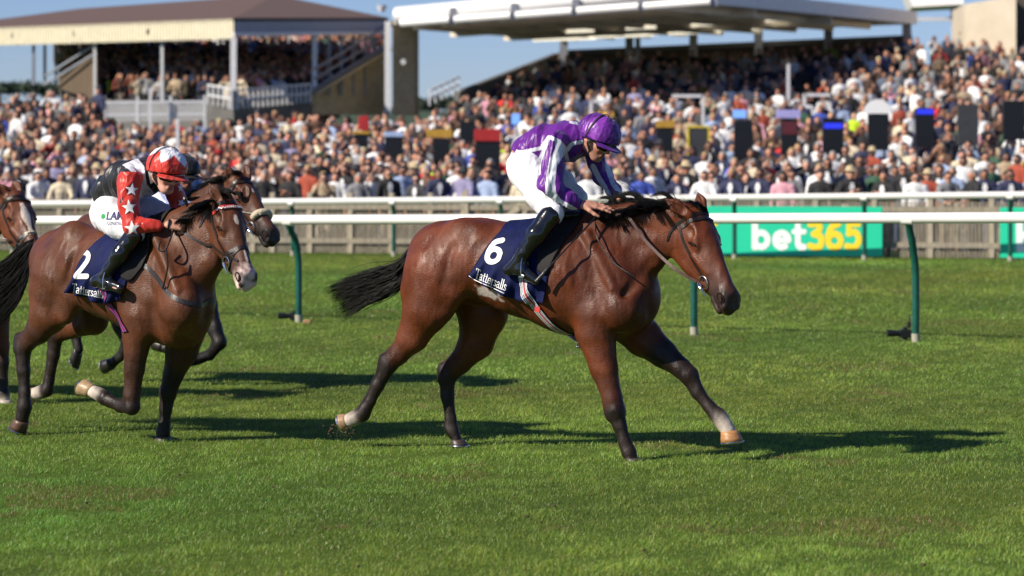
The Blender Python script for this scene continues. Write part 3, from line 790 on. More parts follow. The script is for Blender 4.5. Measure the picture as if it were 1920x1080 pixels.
def serif_text():
    pass
cloth1, cbv1 = cloth_patch('saddlecloth', H1, [(925, 434), (955, 424), (1000, 421), (1048, 421)], [(877, 519), (920, 540), (965, 561), (1022, 568)], bv1, M['navy'], horse1, w=.28)
f_, w_ = word_mask('6', GL, 0, .80); decal_mask('number', f_, .66, (902, 495), (935, 498), (919, 442), H1, cbv1, M['white_print'], cloth1)
LS = []
def serif_word(word):
    "letters with small serifs, in a unit box"
    T = text_tris(word, bold=.004, font_space=.98); return T
f_, w_ = word_mask('Tattersalls', SERIF, 0, 1.0); decal_mask('lettering', f_, w_, (889, 521), (948, 546), (894, 502), H1, cbv1, M['white_print'], cloth1, res=.3)
# thin white hem
hem = [H1.ray(x, y) for x, y in spline([np.array(p, float) for p in [(879, 517), (892, 526), (920, 538), (945, 550)]], 20)]
hp = []
for o, d in hem:
    co, nr, _, _ = cbv1.ray_cast(o, d)
    if co is not None: hp.append((co-d*.003, -d))
if len(hp) > 3: ribbon('hem', [p for p, _ in hp], [n for _, n in hp], .004, M['white_print'], cloth1, .001)

def saddle(fr, parent, pts, flap_top, flap_bot, bv, mat, flapmat, w=.26):
    S = Sdf(); s = F/fr.P0[1]
    P = [fr.L(x, y, 0) for x, y, r in pts]
    for i in range(len(P)-1): S.cap(P[i], P[i+1], pts[i][2]/s, pts[i+1][2]/s, (0, 1, 0), 3.2, 3.0, .03)
    V, Q = S.mesh(.010); o = mesh_np('saddle', V, Q, mat, parent, True)
    f, b = cloth_patch('saddle_flap', fr, flap_top, flap_bot, bv, flapmat, o, w=w, nu=16, nv=26, off=.020, thick=.006, amp=0)
    return o
M['flap'] = mat_simple('grey_flap', (.016, .015, .015), rough=.7, spec=.2)
sad1 = saddle(H1, horse1, [(985, 420, 9), (1010, 418, 7), (1040, 414, 8), (1075, 404, 12), (1095, 402, 9)], [(1012, 426), (1050, 420), (1068, 418)], [(1014, 506), (1030, 514), (1040, 490)], bv1, M['black_leather'], M['flap'])

M['st_navy'] = mat_simple('strap_navy', (.012, .016, .07), rough=.6); M['st_white'] = mat_simple('strap_white', (.7, .7, .7), rough=.6); M['st_red'] = mat_simple('strap_red', (.55, .03, .02), rough=.6)
def girth(fr, parent, pts, bv, cbv, mats, stripes, w=.26, width=.062, name='girth'):
    P = spline([fr.L(x, y, w) for x, y in pts], 26); out = []; Ns = []
    Q = []
    for p in P:
        hit = None
        for b, of in ((cbv, .004), (bv, .010)):
            if b is None: continue
            co, nr, _, _ = b.ray_cast(Vector((p[0], -1.5, p[2])), Vector((0, 1, 0)))
            if co is not None and (hit is None or co.y-of < hit[0][1]): hit = (np.array(co)-np.array([0, of, 0]), np.array(nr))
        if hit: Q.append(hit[0]); Ns.append(hit[1] if hit[1][1] < 0 else -hit[1])
    # under the belly to the other side
    e = Q[-1]
    for k in range(1, 9):
        y = e[1]*(1-2*k/8)
        if k < 8: Q.append(np.array([e[0]+.01, y, e[2]-.055*math.sin(math.pi*k/8)**.6])); Ns.append(np.array([0, y*2.5, -1]))
    n1 = len(Ns)
    for q, nn in list(zip(Q[:len(P)-2], Ns[:len(P)-2]))[::-1]: Q.append(q*np.array([1, -1, 1])); Ns.append(nn*np.array([1, -1, 1]))
    return ribbon(name, Q, Ns, width, None, parent, .003, stripes=stripes, mats=mats)
girth(H1, horse1, [(986, 470), (988, 530), (998, 562), (1015, 595), (1034, 623), (1056, 640)], bv1, cbv1, [M['st_navy'], M['st_white'], M['st_red']], [0, 1, 0, 1, 0, 2, 2, 1, 0, 1, 0, 1])
mb = MB(); mb.box(H1.L(1008, 580, .315), (.035, .012, .03)); mb.build('buckle', M['st_red'], horse1)
rp_ = spline([L(1140, 401, .07), L(1166, 404, .11), L(1182, 412, .125), L(1204, 444, .13), L(1236, 478, .14), L(1268, 506, .15), T1(.37, -.092, -.135)], 30)
r1 = ribbon('rein', rp_, [np.array([.25, -1, .15])]*30, .018, M['brown_leather'], horse1, .003)
ribbon('rein', [p*np.array([1, -1, 1]) for p in rp_], [np.array([.25, 1, .15])]*30, .018, M['brown_leather'], horse1, .003)
rope('rein', [L(1116, 412, .10), L(1118, 440, .20), L(1128, 462, .22), L(1150, 492, .235), L(1178, 512, .24), L(1192, 521, .23)], .0045, M['leather'], horse1)
rope('rein', [L(1120, 408, .03), L(1135, 400, .06), L(1155, 401, .07), L(1178, 405, .09)], .007, M['brown_leather'], horse1)

# ------------------------------------------------------------------ people: heads, hands, riders
SKIN = (.52, .25, .17); SKIN2 = (.32, .14, .09)
class HumT:
    def __init__(s, c, fwd, up, sc=1.0):
        s.c = np.array(c, float); s.X = np.array(fwd, float)/np.linalg.norm(fwd); u = np.array(up, float); u -= s.X*u.dot(s.X); s.Z = u/np.linalg.norm(u); s.Y = np.cross(s.Z, s.X); s.sc = sc
    def __call__(s, x, y, z): return s.c+s.sc*(x*s.X+y*s.Y+z*s.Z)

def add_face(S, T, c=SKIN, neck=None, lip=(.30, .10, .08)):
    def C(a, b, ra, rb=None, q=1., qb=None, k=.02, ca=c, sub=False, cw=1.): S.cap(T(*a), T(*b), ra*T.sc, (ra if rb is None else rb)*T.sc, T.Y, q, qb, k, ca, None, sub, cw)
    C((-.025, 0, .03), (.015, 0, .03), .080, .076, .93)
    C((.025, 0, -.01), (.038, 0, -.07), .060, .042, .95, .9, k=.03)
    C((.055, 0, -.098), (.066, 0, -.098), .017, .017, 1.3, k=.025)
    for s in (-1, 1):
        C((-.01, s*.052, -.045), (.05, s*.022, -.095), .018, .016, k=.03)
        C((.055, s*.040, -.022), (.06, s*.035, -.03), .022, .020, k=.025)
        C((.074, s*.012, .020), (.062, s*.045, .018), .014, .012, k=.02)
        C((.094, s*.030, .000), (.092, s*.036, .000), .015, .014, k=.012, sub=True)
        C((.078, s*.031, -.001), (.077, s*.033, -.001), .0135, k=.006)
        C((.093, s*.011, -.038), (.090, s*.013, -.038), .0095, k=.010)
        C((-.012, s*.076, -.015), (-.008, s*.080, .015), .018, .021, .35, k=.008)
        C((.0, s*.092, -.004), (.002, s*.092, .008), .009, k=.006, sub=True)
    C((.082, 0, .008), (.107, 0, -.032), .0085, .0115, k=.014)
    C((.083, 0, -.058), (.084, 0, -.060), .0085, q=2.6, k=.008, ca=lip)
    C((.081, 0, -.073), (.081, 0, -.074), .0090, q=2.3, k=.008, ca=lip)
    C((.096, 0, -.0655), (.097, 0, -.0655), .0028, q=8, k=.004, sub=True)
    if neck is not None: S.cap(T(-.03, 0, -.04), neck, .054*T.sc, .058, None, 1, 1, .03, c)

def add_hand(S, wr, d, nb, sc=1.0, curl=(.2, .25, .3, .35), thumb=.5, c=SKIN, spread=.16, side=1, wrist_r=.027):
    "wr wrist, d direction of the palm, nb normal out of the back of the hand; side=+1 puts the thumb on d x nb"
    wr = np.array(wr, float); d = np.array(d, float)/np.linalg.norm(d); nb = np.array(nb, float); nb -= d*nb.dot(d); nb /= np.linalg.norm(nb); t = np.cross(d, nb)*side
    S.cap(wr, wr+d*.035*sc, wrist_r*sc, .028*sc, nb, .72, .62, .02, c)
    for j, o in enumerate((.027, .009, -.009, -.026)):
        kn = wr+d*(.088-.006*abs(j-1))*sc+t*o*sc
        S.cap(wr+d*.02*sc+t*o*.6*sc, kn, .0155*sc, .0115*sc, nb, .9, .95, .016, c)
        ln = (.040, .045, .042, .032)[j]*sc; dd = d*math.cos(spread*(1.5-j)*.6)+t*math.sin(spread*(1.5-j)*.6); a = 0; p = kn; r = (.0092, .0095, .0092, .0080)[j]*sc
        for k, (f, cu) in enumerate(((1, .8), (.66, 1.1), (.5, .8))):
            a += curl[j]*cu; v = dd*math.cos(a)-nb*math.sin(a); p2 = p+v*ln*f; S.cap(p, p2, r, r*.9, nb, 1, 1, .006, c); p = p2; r *= .9
            if k == 0: S.cap(p, p+v*.001, r*1.08, r*1.05, nb, 1, 1, .005, c)
    b = wr+d*.022*sc+t*.022*sc; v = d*math.cos(thumb)+t*math.sin(thumb)-nb*.25; v /= np.linalg.norm(v); p = b+v*.042*sc
    S.cap(b, p, .0155*sc, .012*sc, nb, 1, 1, .016, c); v2 = v*.85+d*.45-nb*.3; v2 /= np.linalg.norm(v2); p2 = p+v2*.034*sc; S.cap(p, p2, .0105*sc, .0098*sc, nb, 1, 1, .006, c)
    S.cap(p2, p2+(v2*.8+d*.3)*.024*sc, .0098*sc, .0075*sc, nb, 1, 1, .006, c)

def limb(S, P, R, k=.03, q=1., c=(.5, .5, .5), side=None, cs=None):
    for i in range(len(P)-1): S.cap(P[i], P[i+1], R[i], R[i+1], side if side is not None else (0, 1, 0), q, q, k if i == 0 else k*.7, cs[i] if cs else c, cs[i+1] if cs else c)

def wrinkle(V, Q, amp, sc, seed=0, st=(1, 1, 1), seg=None):
    Nn = vnormals(V, Q); o = Vector((seed*3.1, seed*1.7, 0))
    d = np.array([1-2*abs(noise.noise(Vector((v[0]*st[0], v[1]*st[1], v[2]*st[2]))*sc+o)) for v in V])+.4*np.array([noise.noise(Vector(v)*sc*2.3+o) for v in V])
    return V+Nn*((d-.6)*amp)[:, None]

def helmet(T, colfn, parent, mat, strapmat, r=.118):
    S = Sdf(); Tc = T
    S.cap(Tc(-.022, 0, .032), Tc(.022, 0, .036), r*T.sc, (r-.004)*T.sc, T.Y, .93, .93, .03)
    pl = Tc(-.01, 0, -.004); nz = -T.Z+.24*T.X; nz /= np.linalg.norm(nz)
    V, Q = S.mesh(.0045, clip=[(pl, nz)])
    P = np.stack([(V-T.c)@T.X, (V-T.c)@T.Y, (V-T.c)@T.Z], 1)/T.sc
    V = wrinkle(V, Q, .0025, 30, 3)
    o = mesh_np('helmet', V, Q, mat, parent, True, cols=colfn(P))
    # peak
    G = []; nu, nv = 26, 8
    for i in range(nu):
        a = -1.15+2.3*i/(nu-1); row = []
        for j in range(nv):
            t = j/(nv-1); rr = (r*.90)+(.056*math.cos(a*1.15)**.8 if abs(a) < 1.3 else 0)*t
            row.append(T(.012+rr*math.cos(a), rr*.90*math.sin(a), +.016*math.cos(a)+.002-.014*t))
        G.append(row)
    G = np.array(G).reshape(-1, 3); i, j = np.meshgrid(np.arange(nu-1), np.arange(nv-1), indexing='ij'); a = (i*nv+j).ravel(); q = np.stack([a, a+nv, a+nv+1, a+1], 1)
    n = len(G); G2 = G-T.Z*.006; rim = np.array([(k*nv+nv-1, (k+1)*nv+nv-1, (k+1)*nv+nv-1+n, k*nv+nv-1+n) for k in range(nu-1)])
    A = np.concatenate([G, G2]); Pk = np.tile(np.array([[.14, 0, 0.0]]), (len(A), 1))
    mesh_np('helmet_peak', A, [q, q[:, ::-1]+n, rim], mat, o, True, cols=colfn(Pk))
    return o

def goggles(T, parent, hb):
    S = Sdf()
    for s in (-1, 1): S.cap(T(.088, s*.020, -.004), T(.066, s*.060, -.003), .033*T.sc, .030*T.sc, T.X, .55, .6, .012)
    S.cap(T(.05, .07, .001), T(.0, .083, .004), .014*T.sc, .010*T.sc, T.Y, .5, .5, .01); S.cap(T(.05, -.07, .001), T(.0, -.083, .004), .014*T.sc, .010*T.sc, T.Y, .5, .5, .01)
    V, Q = S.mesh(.0035); g = mesh_np('goggles', V, Q, M['lens'], parent, True)
    P = [T(.093*math.cos(a)-.012, .090*math.sin(a), .012) for a in [.9+(2*math.pi-1.8)*k/20 for k in range(21)]]
    return g
def in_poly(px, py, poly):
    r = np.zeros(len(px), bool); n = len(poly)
    for i in range(n):
        x1, y1 = poly[i]; x2, y2 = poly[(i+1) % n]
        c = ((y1 > py) != (y2 > py)) & (px < (x2-x1)*(py-y1)/((y2-y1) if y2 != y1 else 1e-9)+x1); r ^= c
    return r
def stroke(px, py, pts, wd):
    "mask of pixels within wd of a polyline"
    d = np.full(len(px), 1e9)
    for (x1, y1), (x2, y2) in zip(pts[:-1], pts[1:]):
        L2 = (x2-x1)**2+(y2-y1)**2; t = np.clip(((px-x1)*(x2-x1)+(py-y1)*(y2-y1))/L2, 0, 1); d = np.minimum(d, np.hypot(px-x1-t*(x2-x1), py-y1-t*(y2-y1)))
    return d < wd

# ------------------------------------------------------------------ rider of the winning horse
PUR = (.110, .010, .215); PURD = (.07, .010, .19); WSILK = (.66, .66, .72)
def boots(fr, P, R, name='boot', parent=None, far=False):
    S = Sdf(); limb(S, P['shaft'], R['shaft'], .03); limb(S, P['foot'], R['foot'], .03, .82)
    S.cap(P['foot'][0], P['shaft'][-1], R['foot'][0]*1.05, R['shaft'][-1], None, 1, 1, .02)
    V, Q = S.mesh(.006); V = wrinkle(V, Q, .0018, 9, 5, (1, 1, 2)); o = mesh_np(name, V, Q, M['boot'], parent, True); return o

def stirrup(fr, parent, ball, top, w):
    ball = np.array(ball); mb = MB(); r = .055
    P = [ball+np.array([-.002, w_, z]) for w_, z in [(r, -.005), (r, .03), (r*.9, .07), (r*.5, .11), (0, .125), (-r*.5, .11), (-r*.9, .07), (-r, .03), (-r, -.005)]]
    mb.tube(spline(P, 26), .0045, 6); mb.beam(ball+np.array([0, -r, -.008]), ball+np.array([0, r, -.008]), .03, .008); o = mb.build('stirrup', M['steel'], parent, smooth=True)
    mb = MB(); mb.beam(ball+np.array([0, 0, .125]), np.array(top), .014, .004, up=(0, 1, 0)); mb.build('stirrup_leather', M['leather'], o)
    return o

s1 = F/H1.P0[1]
def rider(fr, D, headT, label, jacket_col, breech_col, helm_col, hz=.0045, skin=SKIN, group=None, goggle=True, collar=None):
    s = F/fr.P0[1]; Lp = lambda a: [fr.L(x, y, w) for x, y, w, r in a]; Rr = lambda a, f=1.: [r/s*f for x, y, w, r in a]
    # body: one continuous figure
    S = Sdf(); tor = D['torso']
    add_face(S, headT, skin, neck=fr.L(*D['neckbase'][:3]))
    for a, q in zip(D['torso'][:-1], D['torso'][1:]): S.cap(fr.L(*a[:3]), fr.L(*q[:3]), a[3]/s*.86, q[3]/s*.86, (0, 1, 0), a[4], q[4], .04, skin)
    S.cap(fr.L(*D['neckbase'][:3]), fr.L(*tor[-1][:3]), .055, .08, None, 1, 1, .04, skin)
    for k in ('arm_n', 'arm_f'): limb(S, Lp(D[k]), [min(r, m) for r, m in zip(Rr(D[k], .72), (.06, .042, .033, .026, .026))], .03, c=skin)
    for k in ('leg_n', 'leg_f'): limb(S, Lp(D[k]), Rr(D[k], .84), .03, c=skin)
    for k in ('shin_n', 'shin_f', 'foot_n', 'foot_f'): limb(S, Lp(D[k]), Rr(D[k], .78), .03, c=skin)
    for hd in D['hands']: add_hand(S, *hd[0], **hd[1])
    V, Q = S.mesh(hz); cl = S.colors(V, .006)
    T = headT; P = np.stack([(V-T.c)@T.X, (V-T.c)@T.Y, (V-T.c)@T.Z], 1)/T.sc
    if 'stubble' in D:
        m = np.clip((-.035-P[:, 2])*40, 0, 1)*(P[:, 2] > -.13)*np.clip(P[:, 0]*30, 0, 1); cl = cl*(1-.25*m[:, None])
    ck = np.exp(-((P[:, 0]-.07)**2+(np.abs(P[:, 1])-.04)**2+(P[:, 2]+.03)**2)/.0006); cl = cl*(1+ck[:, None]*np.array([.25, -.05, -.05]))
    body = mesh_np('person', V, Q, M['skin'], None, True, cols=cl); fr.place(body); tag(body, label, 'jockey', group)
    # eyes
    for e in (-1, 1):
        mb = MB(); mb.tube([T(.082, e*.026, .0), T(.083, e*.038, .0)], .010*T.sc, 8); mb.build('eye', M['lens'], body, smooth=True)
    # jacket
    S = Sdf()
    for a, q in zip(D['torso'][:-1], D['torso'][1:]): S.cap(fr.L(*a[:3]), fr.L(*q[:3]), a[3]/s, q[3]/s, (0, 1, 0), a[4], q[4], .05)
    S.cap(fr.L(*D['neckbase'][:3]), fr.L(*tor[-1][:3]), .066, .10, None, 1, 1, .05)
    for sd, k in ((1, 'arm_n'), (-1, 'arm_f')): limb(S, Lp(D[k]), Rr(D[k]), .045)
    bl = fr.L(*D['waist'][0]); nrm = np.array(D['waist'][1], float); nrm /= np.linalg.norm(nrm)
    V, Q = S.mesh(.0045, clip=[(bl, nrm)]); V = wrinkle(V, Q, .013, 6.5, 1, (1.5, 1, .6)); V = wrinkle(V, Q, .004, 13, 2, (1.4, 1, .6))
    px, py = fr.px(V); jk = mesh_np('jacket', V, Q, M['silk'], body, True, cols=jacket_col(V, px, py)); jb = bvh_of(V, Q)
    # breeches
    S = Sdf()
    for k in ('leg_n', 'leg_f'): limb(S, Lp(D[k]), Rr(D[k]), .05)
    a, q = D['torso'][:2]; S.cap(fr.L(*a[:3]), fr.L(*q[:3]), a[3]/s*.97, q[3]/s*.90, (0, 1, 0), a[4], q[4], .05)
    V, Q = S.mesh(.0055); V = wrinkle(V, Q, .0060, 9, 4, (1.8, 1, .45)); V = wrinkle(V, Q, .0025, 20, 6, (1.8, 1, .4)); px, py = fr.px(V)
    bc = mesh_np('breeches', V, Q, M['breeches'], body, True, cols=breech_col(V, px, py)); bb = bvh_of(V, Q)
    for nm, e in (('n', 1), ('f', -1)):
        bo = boots(fr, dict(shaft=Lp(D['shin_'+nm]), foot=Lp(D['foot_'+nm])), dict(shaft=Rr(D['shin_'+nm]), foot=Rr(D['foot_'+nm])), parent=body)
    hm = helmet(headT, helm_col, body, M['silk'], M['elastic'])
    if goggle: goggles(headT, body, None)
    # chin strap and cap band
    S = None; mb = MB(); T = headT
    arc = [T(-.02, .1105*math.sin(a), .034+.1195*math.cos(a)) for a in [-1.75+3.5*k/24 for k in range(25)]]
    rb = ribbon('cap_band', arc, [p-T.c for p in arc], .008*T.sc, M['elastic'], hm, .003)
    ch = [T(.0, s_*.082, z) if z > -.06 else T(.02, s_*.055, z) for s_, z in ((1, -.0), (1, -.03), (1, -.07), (.6, -.11), (0, -.118), (-.6, -.11), (-1, -.07), (-1, -.03), (-1, 0))]
    ch = spline(ch, 26); ribbon('chin_strap', ch, [p-T(0, 0, -.03) for p in ch], .014*T.sc, M['elastic'], hm, .003)
    return body, jk, jb, bc, bb, hm

hc = H1.L(1119, 261, 0)
fw = np.array([.84, -.10, -.47]); up = np.array([.5, 0, .86])
TH1 = HumT(hc, fw, up, 1.06)
D1 = dict(
    torso=[(986, 311, 0, 38, 1.02), (993, 288, 0, 35, 1.05), (1026, 272, 0, 36, 1.12), (1062, 266, 0, 35, 1.28), (1078, 262, 0, 30, 1.35)],
    neckbase=(1096, 262, 0),
    arm_n=[(1042, 268, .19, 21), (1031, 352, .27, 22), (1064, 376, .21, 17.5), (1083, 381, .17, 12)],
    arm_f=[(1098, 262, -.18, 18), (1131, 330, -.25, 17), (1150, 357, -.17, 13), (1158, 370, -.13, 9)],
    leg_n=[(986, 318, .11, 36), (1014, 364, .20, 28), (1036, 400, .25, 22)],
    leg_f=[(1000, 318, -.10, 34), (1052, 346, -.22, 26), (1082, 372, -.25, 20)],
    shin_n=[(1032, 404, .27, 21), (1006, 440, .33, 18.5), (982, 474, .35, 13), (975, 486, .35, 12)],
    foot_n=[(953, 507, .35, 8.5), (976, 504, .355, 13), (1004, 526, .36, 8.5)],
    shin_f=[(1076, 382, -.26, 17), (1035, 430, -.34, 17), (1005, 468, -.36, 12)],
    foot_f=[(985, 478, -.36, 12), (1010, 485, -.36, 12), (1030, 500, -.36, 9)],
    waist=((985, 297, 0), (-.62, 0, -.78)), stubble=1,
    hands=[])
wn_ = H1.L(1088, 383, .16); kn_ = H1.L(1128, 386, .10)
D1['hands'].append(((wn_, kn_-wn_, (0, -.45, .9)), dict(sc=1.15, curl=(.12, .1, .12, .18), thumb=.75, side=1, spread=.22)))
wf_ = H1.L(1158, 371, -.13)
D1['hands'].append(((wf_, H1.L(1172, 384, -.06)-wf_, (.2, .5, .8)), dict(sc=1.0, curl=(1.1, 1.2, 1.2, 1.2), side=-1)))
def jcol1(V, px, py):
    C = np.tile(np.array(PUR), (len(V), 1)); y = -V[:, 1]      # y: metres to the camera side
    near = y > -.02
    torso = (y < .20)
    W_ = np.zeros(len(V), bool)
    W_ |= near & stroke(px, py, [(963, 293), (985, 284), (1014, 278), (1022, 268), (1029, 257)], 3.6) & (px < 1030)      # side seam
    W_ |= near & stroke(px, py, [(1029, 257), (1018, 285), (1011, 305), (1010, 325)], 3.6)                                   # back of sleeve seam
    W_ |= near & stroke(px, py, [(1033, 258), (1048, 265), (1058, 276), (1064, 300)], 3.6)
    W_ |= near & stroke(px, py, [(1062, 283), (1072, 270), (1090, 266)], 3.6)
    W_ |= near & stroke(px, py, [(1092, 302), (1082, 322), (1062, 331)], 3)
    W_ |= stroke(px, py, [(1070, 229), (1092, 233)], 2.5)
    sl = near & in_poly(px, py, [(1041, 262), (1052, 266), (1057, 292), (1044, 312), (1041, 340), (1043, 362), (1052, 374), (1084, 392), (1074, 398), (1050, 390), (1032, 375), (1022, 362), (1024, 330), (1030, 300), (1040, 280)])
    W_ |= sl
    fa = (y < -.08)
    W_ |= fa & stroke(px, py, [(1112, 312), (1122, 332), (1134, 352), (1144, 372)], 5) & (px > 1100)
    W_ |= fa & stroke(px, py, [(1138, 288), (1140, 318), (1150, 345), (1166, 366)], 4.6)
    C[W_] = WSILK
    return C
def bcol(V, px, py): return np.tile(np.array([.74, .74, .78]), (len(V), 1))
def hcol1(P):
    a = np.arctan2(P[:, 1], P[:, 0]+.005); k = np.floor(a/(math.pi/3)).astype(int) % 2
    C = np.where(k[:, None] == 0, np.array([[.20, .035, .34]]), np.array([[.085, .008, .18]])); rim = P[:, 2] < .012; C[rim] = (.09, .010, .20); C[P[:, 0] > .135] = (.085, .010, .20)
    return C
body1, jk1, jb1, bc1, bb1, hm1 = rider(H1, D1, TH1, 'jockey in purple and white striped silks pushing the bay forward with one open hand', jcol1, bcol, hcol1)
stirrup(H1, body1, H1.L(984, 516, .355), H1.L(1028, 430, .30), .35)
mb = MB(); mb.tube([H1.L(1158, 361, -.10), H1.L(1140, 384, -.02)], [.013, .012], 10); 
whip = mb.build('riding_whip', M['black_leather'], None, smooth=True); H1.place(whip); tag(whip, 'thin black riding whip angled down across the shoulder of the leading bay', 'whip')
mb = MB(); mb.tube([H1.L(1140, 384, -.02), H1.L(1122, 402, .16), H1.L(1075, 452, .31), H1.L(1030, 500, .38), H1.L(1020, 512, .39)], [.007, .006, .005, .0065, .007], 8); mb.build('shaft', M['black_leather'], whip, smooth=True)
mb = MB(); mb.tube([H1.L(1028, 503, .38), H1.L(1005, 528, .395)], [.011, .012], 8, flat=.35, side=(0, 1, 0)); mb.build('flap', M['black_leather'], whip, smooth=True)
# ------------------------------------------------------------------ second horse: number 2
H2 = Frame(230, 19.37, 38)
S = Sdf()
def B2(p1, p2, k=.06, ca=BAY, cb=None): B(p1, p2, k, ca, cb, S=S2, fr=FR)
FR = H2; S2 = S; BR2 = (.098, .031, .012); BR2D = (.05, .018, .009)
BY = BR2
B2((114, 492, 0, 64, .9), (165, 494, 0, 68, .95), ca=BY)
B2((165, 494, 0, 68, .95), (212, 510, 0, 84, .98), ca=BY)
B2((212, 510, 0, 86, .98), (268, 524, 0, 96, .86), ca=BY)
B2((268, 522, 0, 96, .84), (318, 530, 0, 86, .68), ca=BY)
B2((318, 535, 0, 84, .70), (346, 562, 0, 62, .85), ca=BY)
B2((250, 440, 0, 26, .9), (305, 442, 0, 28, .8), k=.08, ca=BY)
for w in (.12, -.12):
    B2((300, 455, w*.75, 36, .6), (338, 572, w*1.25, 46, .75), k=.035, ca=BY)
    B2((272, 560, w*1.3, 40, .7), (268, 610, w*1.2, 34, .8), k=.03, ca=BY)
    B2((350, 560, w*.8, 34, 1.), (345, 595, w*.8, 34, 1.), k=.03, ca=BY)
B2((305, 490, 0, 74, .55), (350, 470, 0, 66, .46), k=.06, ca=BY)
B2((350, 470, 0, 66, .46), (398, 420, 0, 46, .42), k=.04, ca=BY)
B2((315, 430, 0, 24, .8), (405, 378, 0, 17, .9), k=.05, ca=BY)
B2((350, 520, 0, 50, .7), (398, 490, 0, 22, .9), k=.06, ca=BY)
for w in (.15, -.15):
    B2((140, 455, w*.75, 42, .8), (108, 500, w*.9, 46, .75), k=.05, ca=BY)
    B2((138, 500, w*1.1, 48, .7), (98, 545, w*1.0, 48, .75), k=.04, ca=BY)
B2((285, 585, 0, 52, .9), (338, 598, 0, 56, .95), k=.05, ca=BY)
for sg in (1, -1):
    groove((142, 462, .27*sg), (118, 548, .28*sg), fr=H2); groove((262, 470, .285*sg), (282, 575, .27*sg), 7, fr=H2); groove((410, 492, .07*sg), (368, 560, .20*sg), 7, fr=H2); groove((290, 440, .165*sg), (332, 545, .225*sg), 9, .03, False, fr=H2, c=BY)
leg(S, H2, [(105, 520, .15, 58, .75), (92, 585, .17, 42, .75), (72, 618, .17, 27, .75), (52, 640, .16, 18, .8), (42, 652, .16, 18, .8), (44, 695, .16, 13.5, .8), (46, 735, .16, 12, .8), (46, 762, .16, 14.5, .9), (41, 786, .16, 13, .95)],
    [BY, BY, BR2D, BR2D, DARK, DARK, DARK, DARK, DARK])
leg(S, H2, [(62, 625, .16, 10), (36, 633, .16, 9), (33, 655, .16, 8)], [BR2D, DARK, DARK])
leg(S, H2, [(135, 555, .18, 30, .7), (122, 585, .18, 24, .7)], [BY, BY], k=.04)
leg(S, H2, [(175, 548, -.14, 46, .75), (176, 598, -.16, 30, .8), (138, 612, -.16, 22, .8), (104, 626, -.16, 18, .8), (100, 665, -.16, 13, .8), (92, 712, -.16, 11, .8), (88, 731, -.16, 13, .9), (76, 736, -.16, 11, .9)],
    [BR2D, BY, BY, DARK, DARK, DARK, DARK, DARK])
leg(S, H2, [(118, 606, -.16, 10), (98, 612, -.16, 9), (94, 632, -.16, 8)], [BR2D, DARK, DARK])
leg(S, H2, [(78, 735, -.16, 11.5), (66, 738, -.16, 12)], [WHT, WHT])
leg(S, H2, [(262, 590, .15, 42, .8), (258, 625, .15, 31, .8), (252, 690, .15, 20, .85), (247, 740, .15, 16, .9), (247, 762, .15, 15.5, .9), (226, 761, .15, 12, .85), (205, 752, .15, 11, .85), (196, 746, .15, 13, .9), (184, 738, .15, 10.5, .9)],
    [BY, BY, BR2D, BR2D, DARK, DARK, DARK, DARK, DARK])
leg(S, H2, [(186, 739, .15, 11), (172, 733, .15, 11.5)], [WHT, WHT])
leg(S, H2, [(348, 605, -.12, 46, .9), (341, 655, -.13, 33, .85), (325, 702, -.13, 20, .85), (315, 735, -.13, 17, .9), (311, 765, -.13, 12.5, .85), (308, 795, -.13, 11.5, .85), (306, 810, -.13, 13, .9), (305, 820, -.13, 12, .95)],
    [BR2D, BR2D, DARK, DARK, DARK, BLK, BLK, BLK])
T2 = HeadT(H2.L(430, 369, 0), 15, 62, 1.05)
MUZ2 = (.05, .028, .024)
e2 = [(H2.L(417, 384, .05), H2.L(391, 342, .09), (.4, -1, .2)), (H2.L(461, 374, -.07), H2.L(461, 345, -.10), (.6, -1, 0))]
add_head(S, T2, BY, MUZ2, e2)
V, Q = horse_body(H2, S, .0075, '')
def headmark(V, C, T, f):
    P = np.stack([(V-T.O)@T.X, (V-T.O)@T.Y, (V-T.O)@T.Z], 1)/T.sc; n = np.array([noise.noise(Vector(v)*22) for v in V])
    m, col = f(P, n); m = (np.clip(m, 0, 1)*(np.abs(P[:, 1]) < .14)*(P[:, 0] > 0)*(P[:, 0] < .66)*(P[:, 2] > -.2)*(P[:, 2] < .1))[:, None]; return C*(1-m)+np.array(col)[None]*m
def paint2(V, C):
    nz = np.array([noise.noise(Vector(v)*9) for v in V]); C = C*(1+.26*nz)[:, None]
    def star(P, n): return (1.1-np.hypot((P[:, 0]-.16)/.034, (P[:, 1]+.004)/.013)+n*.3)*6*(P[:, 2] > -.05), WHT
    def stripe(P, n): return (1.0-np.hypot((P[:, 0]-.40)/.05, (P[:, 1])/.011)+n*.3)*6*(P[:, 2] > -.05), WHT
    def snip(P, n): return np.minimum((P[:, 0]-.445-n*.06)*22, 1.0)*np.clip(1.5-np.abs(P[:, 1]+.005)/.055+n*1.6, 0, 1), (.62, .46, .42)
    for f in (star, stripe, snip): C = headmark(V, C, T2, f)
    return C
horse2 = finish_body(H2, S, V, Q, 'bay racehorse with number 2 cloth, star on forehead and pale muzzle, running beside the rail', None, paint2)
bv2 = bvh_of(V, Q)
hoof('hoof', horse2, H2.L(42, 788, .16), H2.L(34, 806, .16), .048, .058, (.10, .05, .03), up=(-.35, 0, -.93))
hoof('hoof', horse2, H2.L(66, 738, -.16), H2.L(55, 743, -.16), .044, .056, (.40, .27, .15), up=(-.9, 0, -.1))
hoof('hoof', horse2, H2.L(173, 733, .15), H2.L(154, 724, .15), .044, .056, (.40, .27, .15), up=(-.85, 0, .5))
hoof('hoof', horse2, H2.L(305, 818, -.13), H2.L(306, 830, -.13), .046, .056, (.06, .04, .035))
eyes(T2, horse2, bv2, open_=.9)
M['brow2'] = mat_simple('red_browband', (.5, .03, .03), rough=.4)
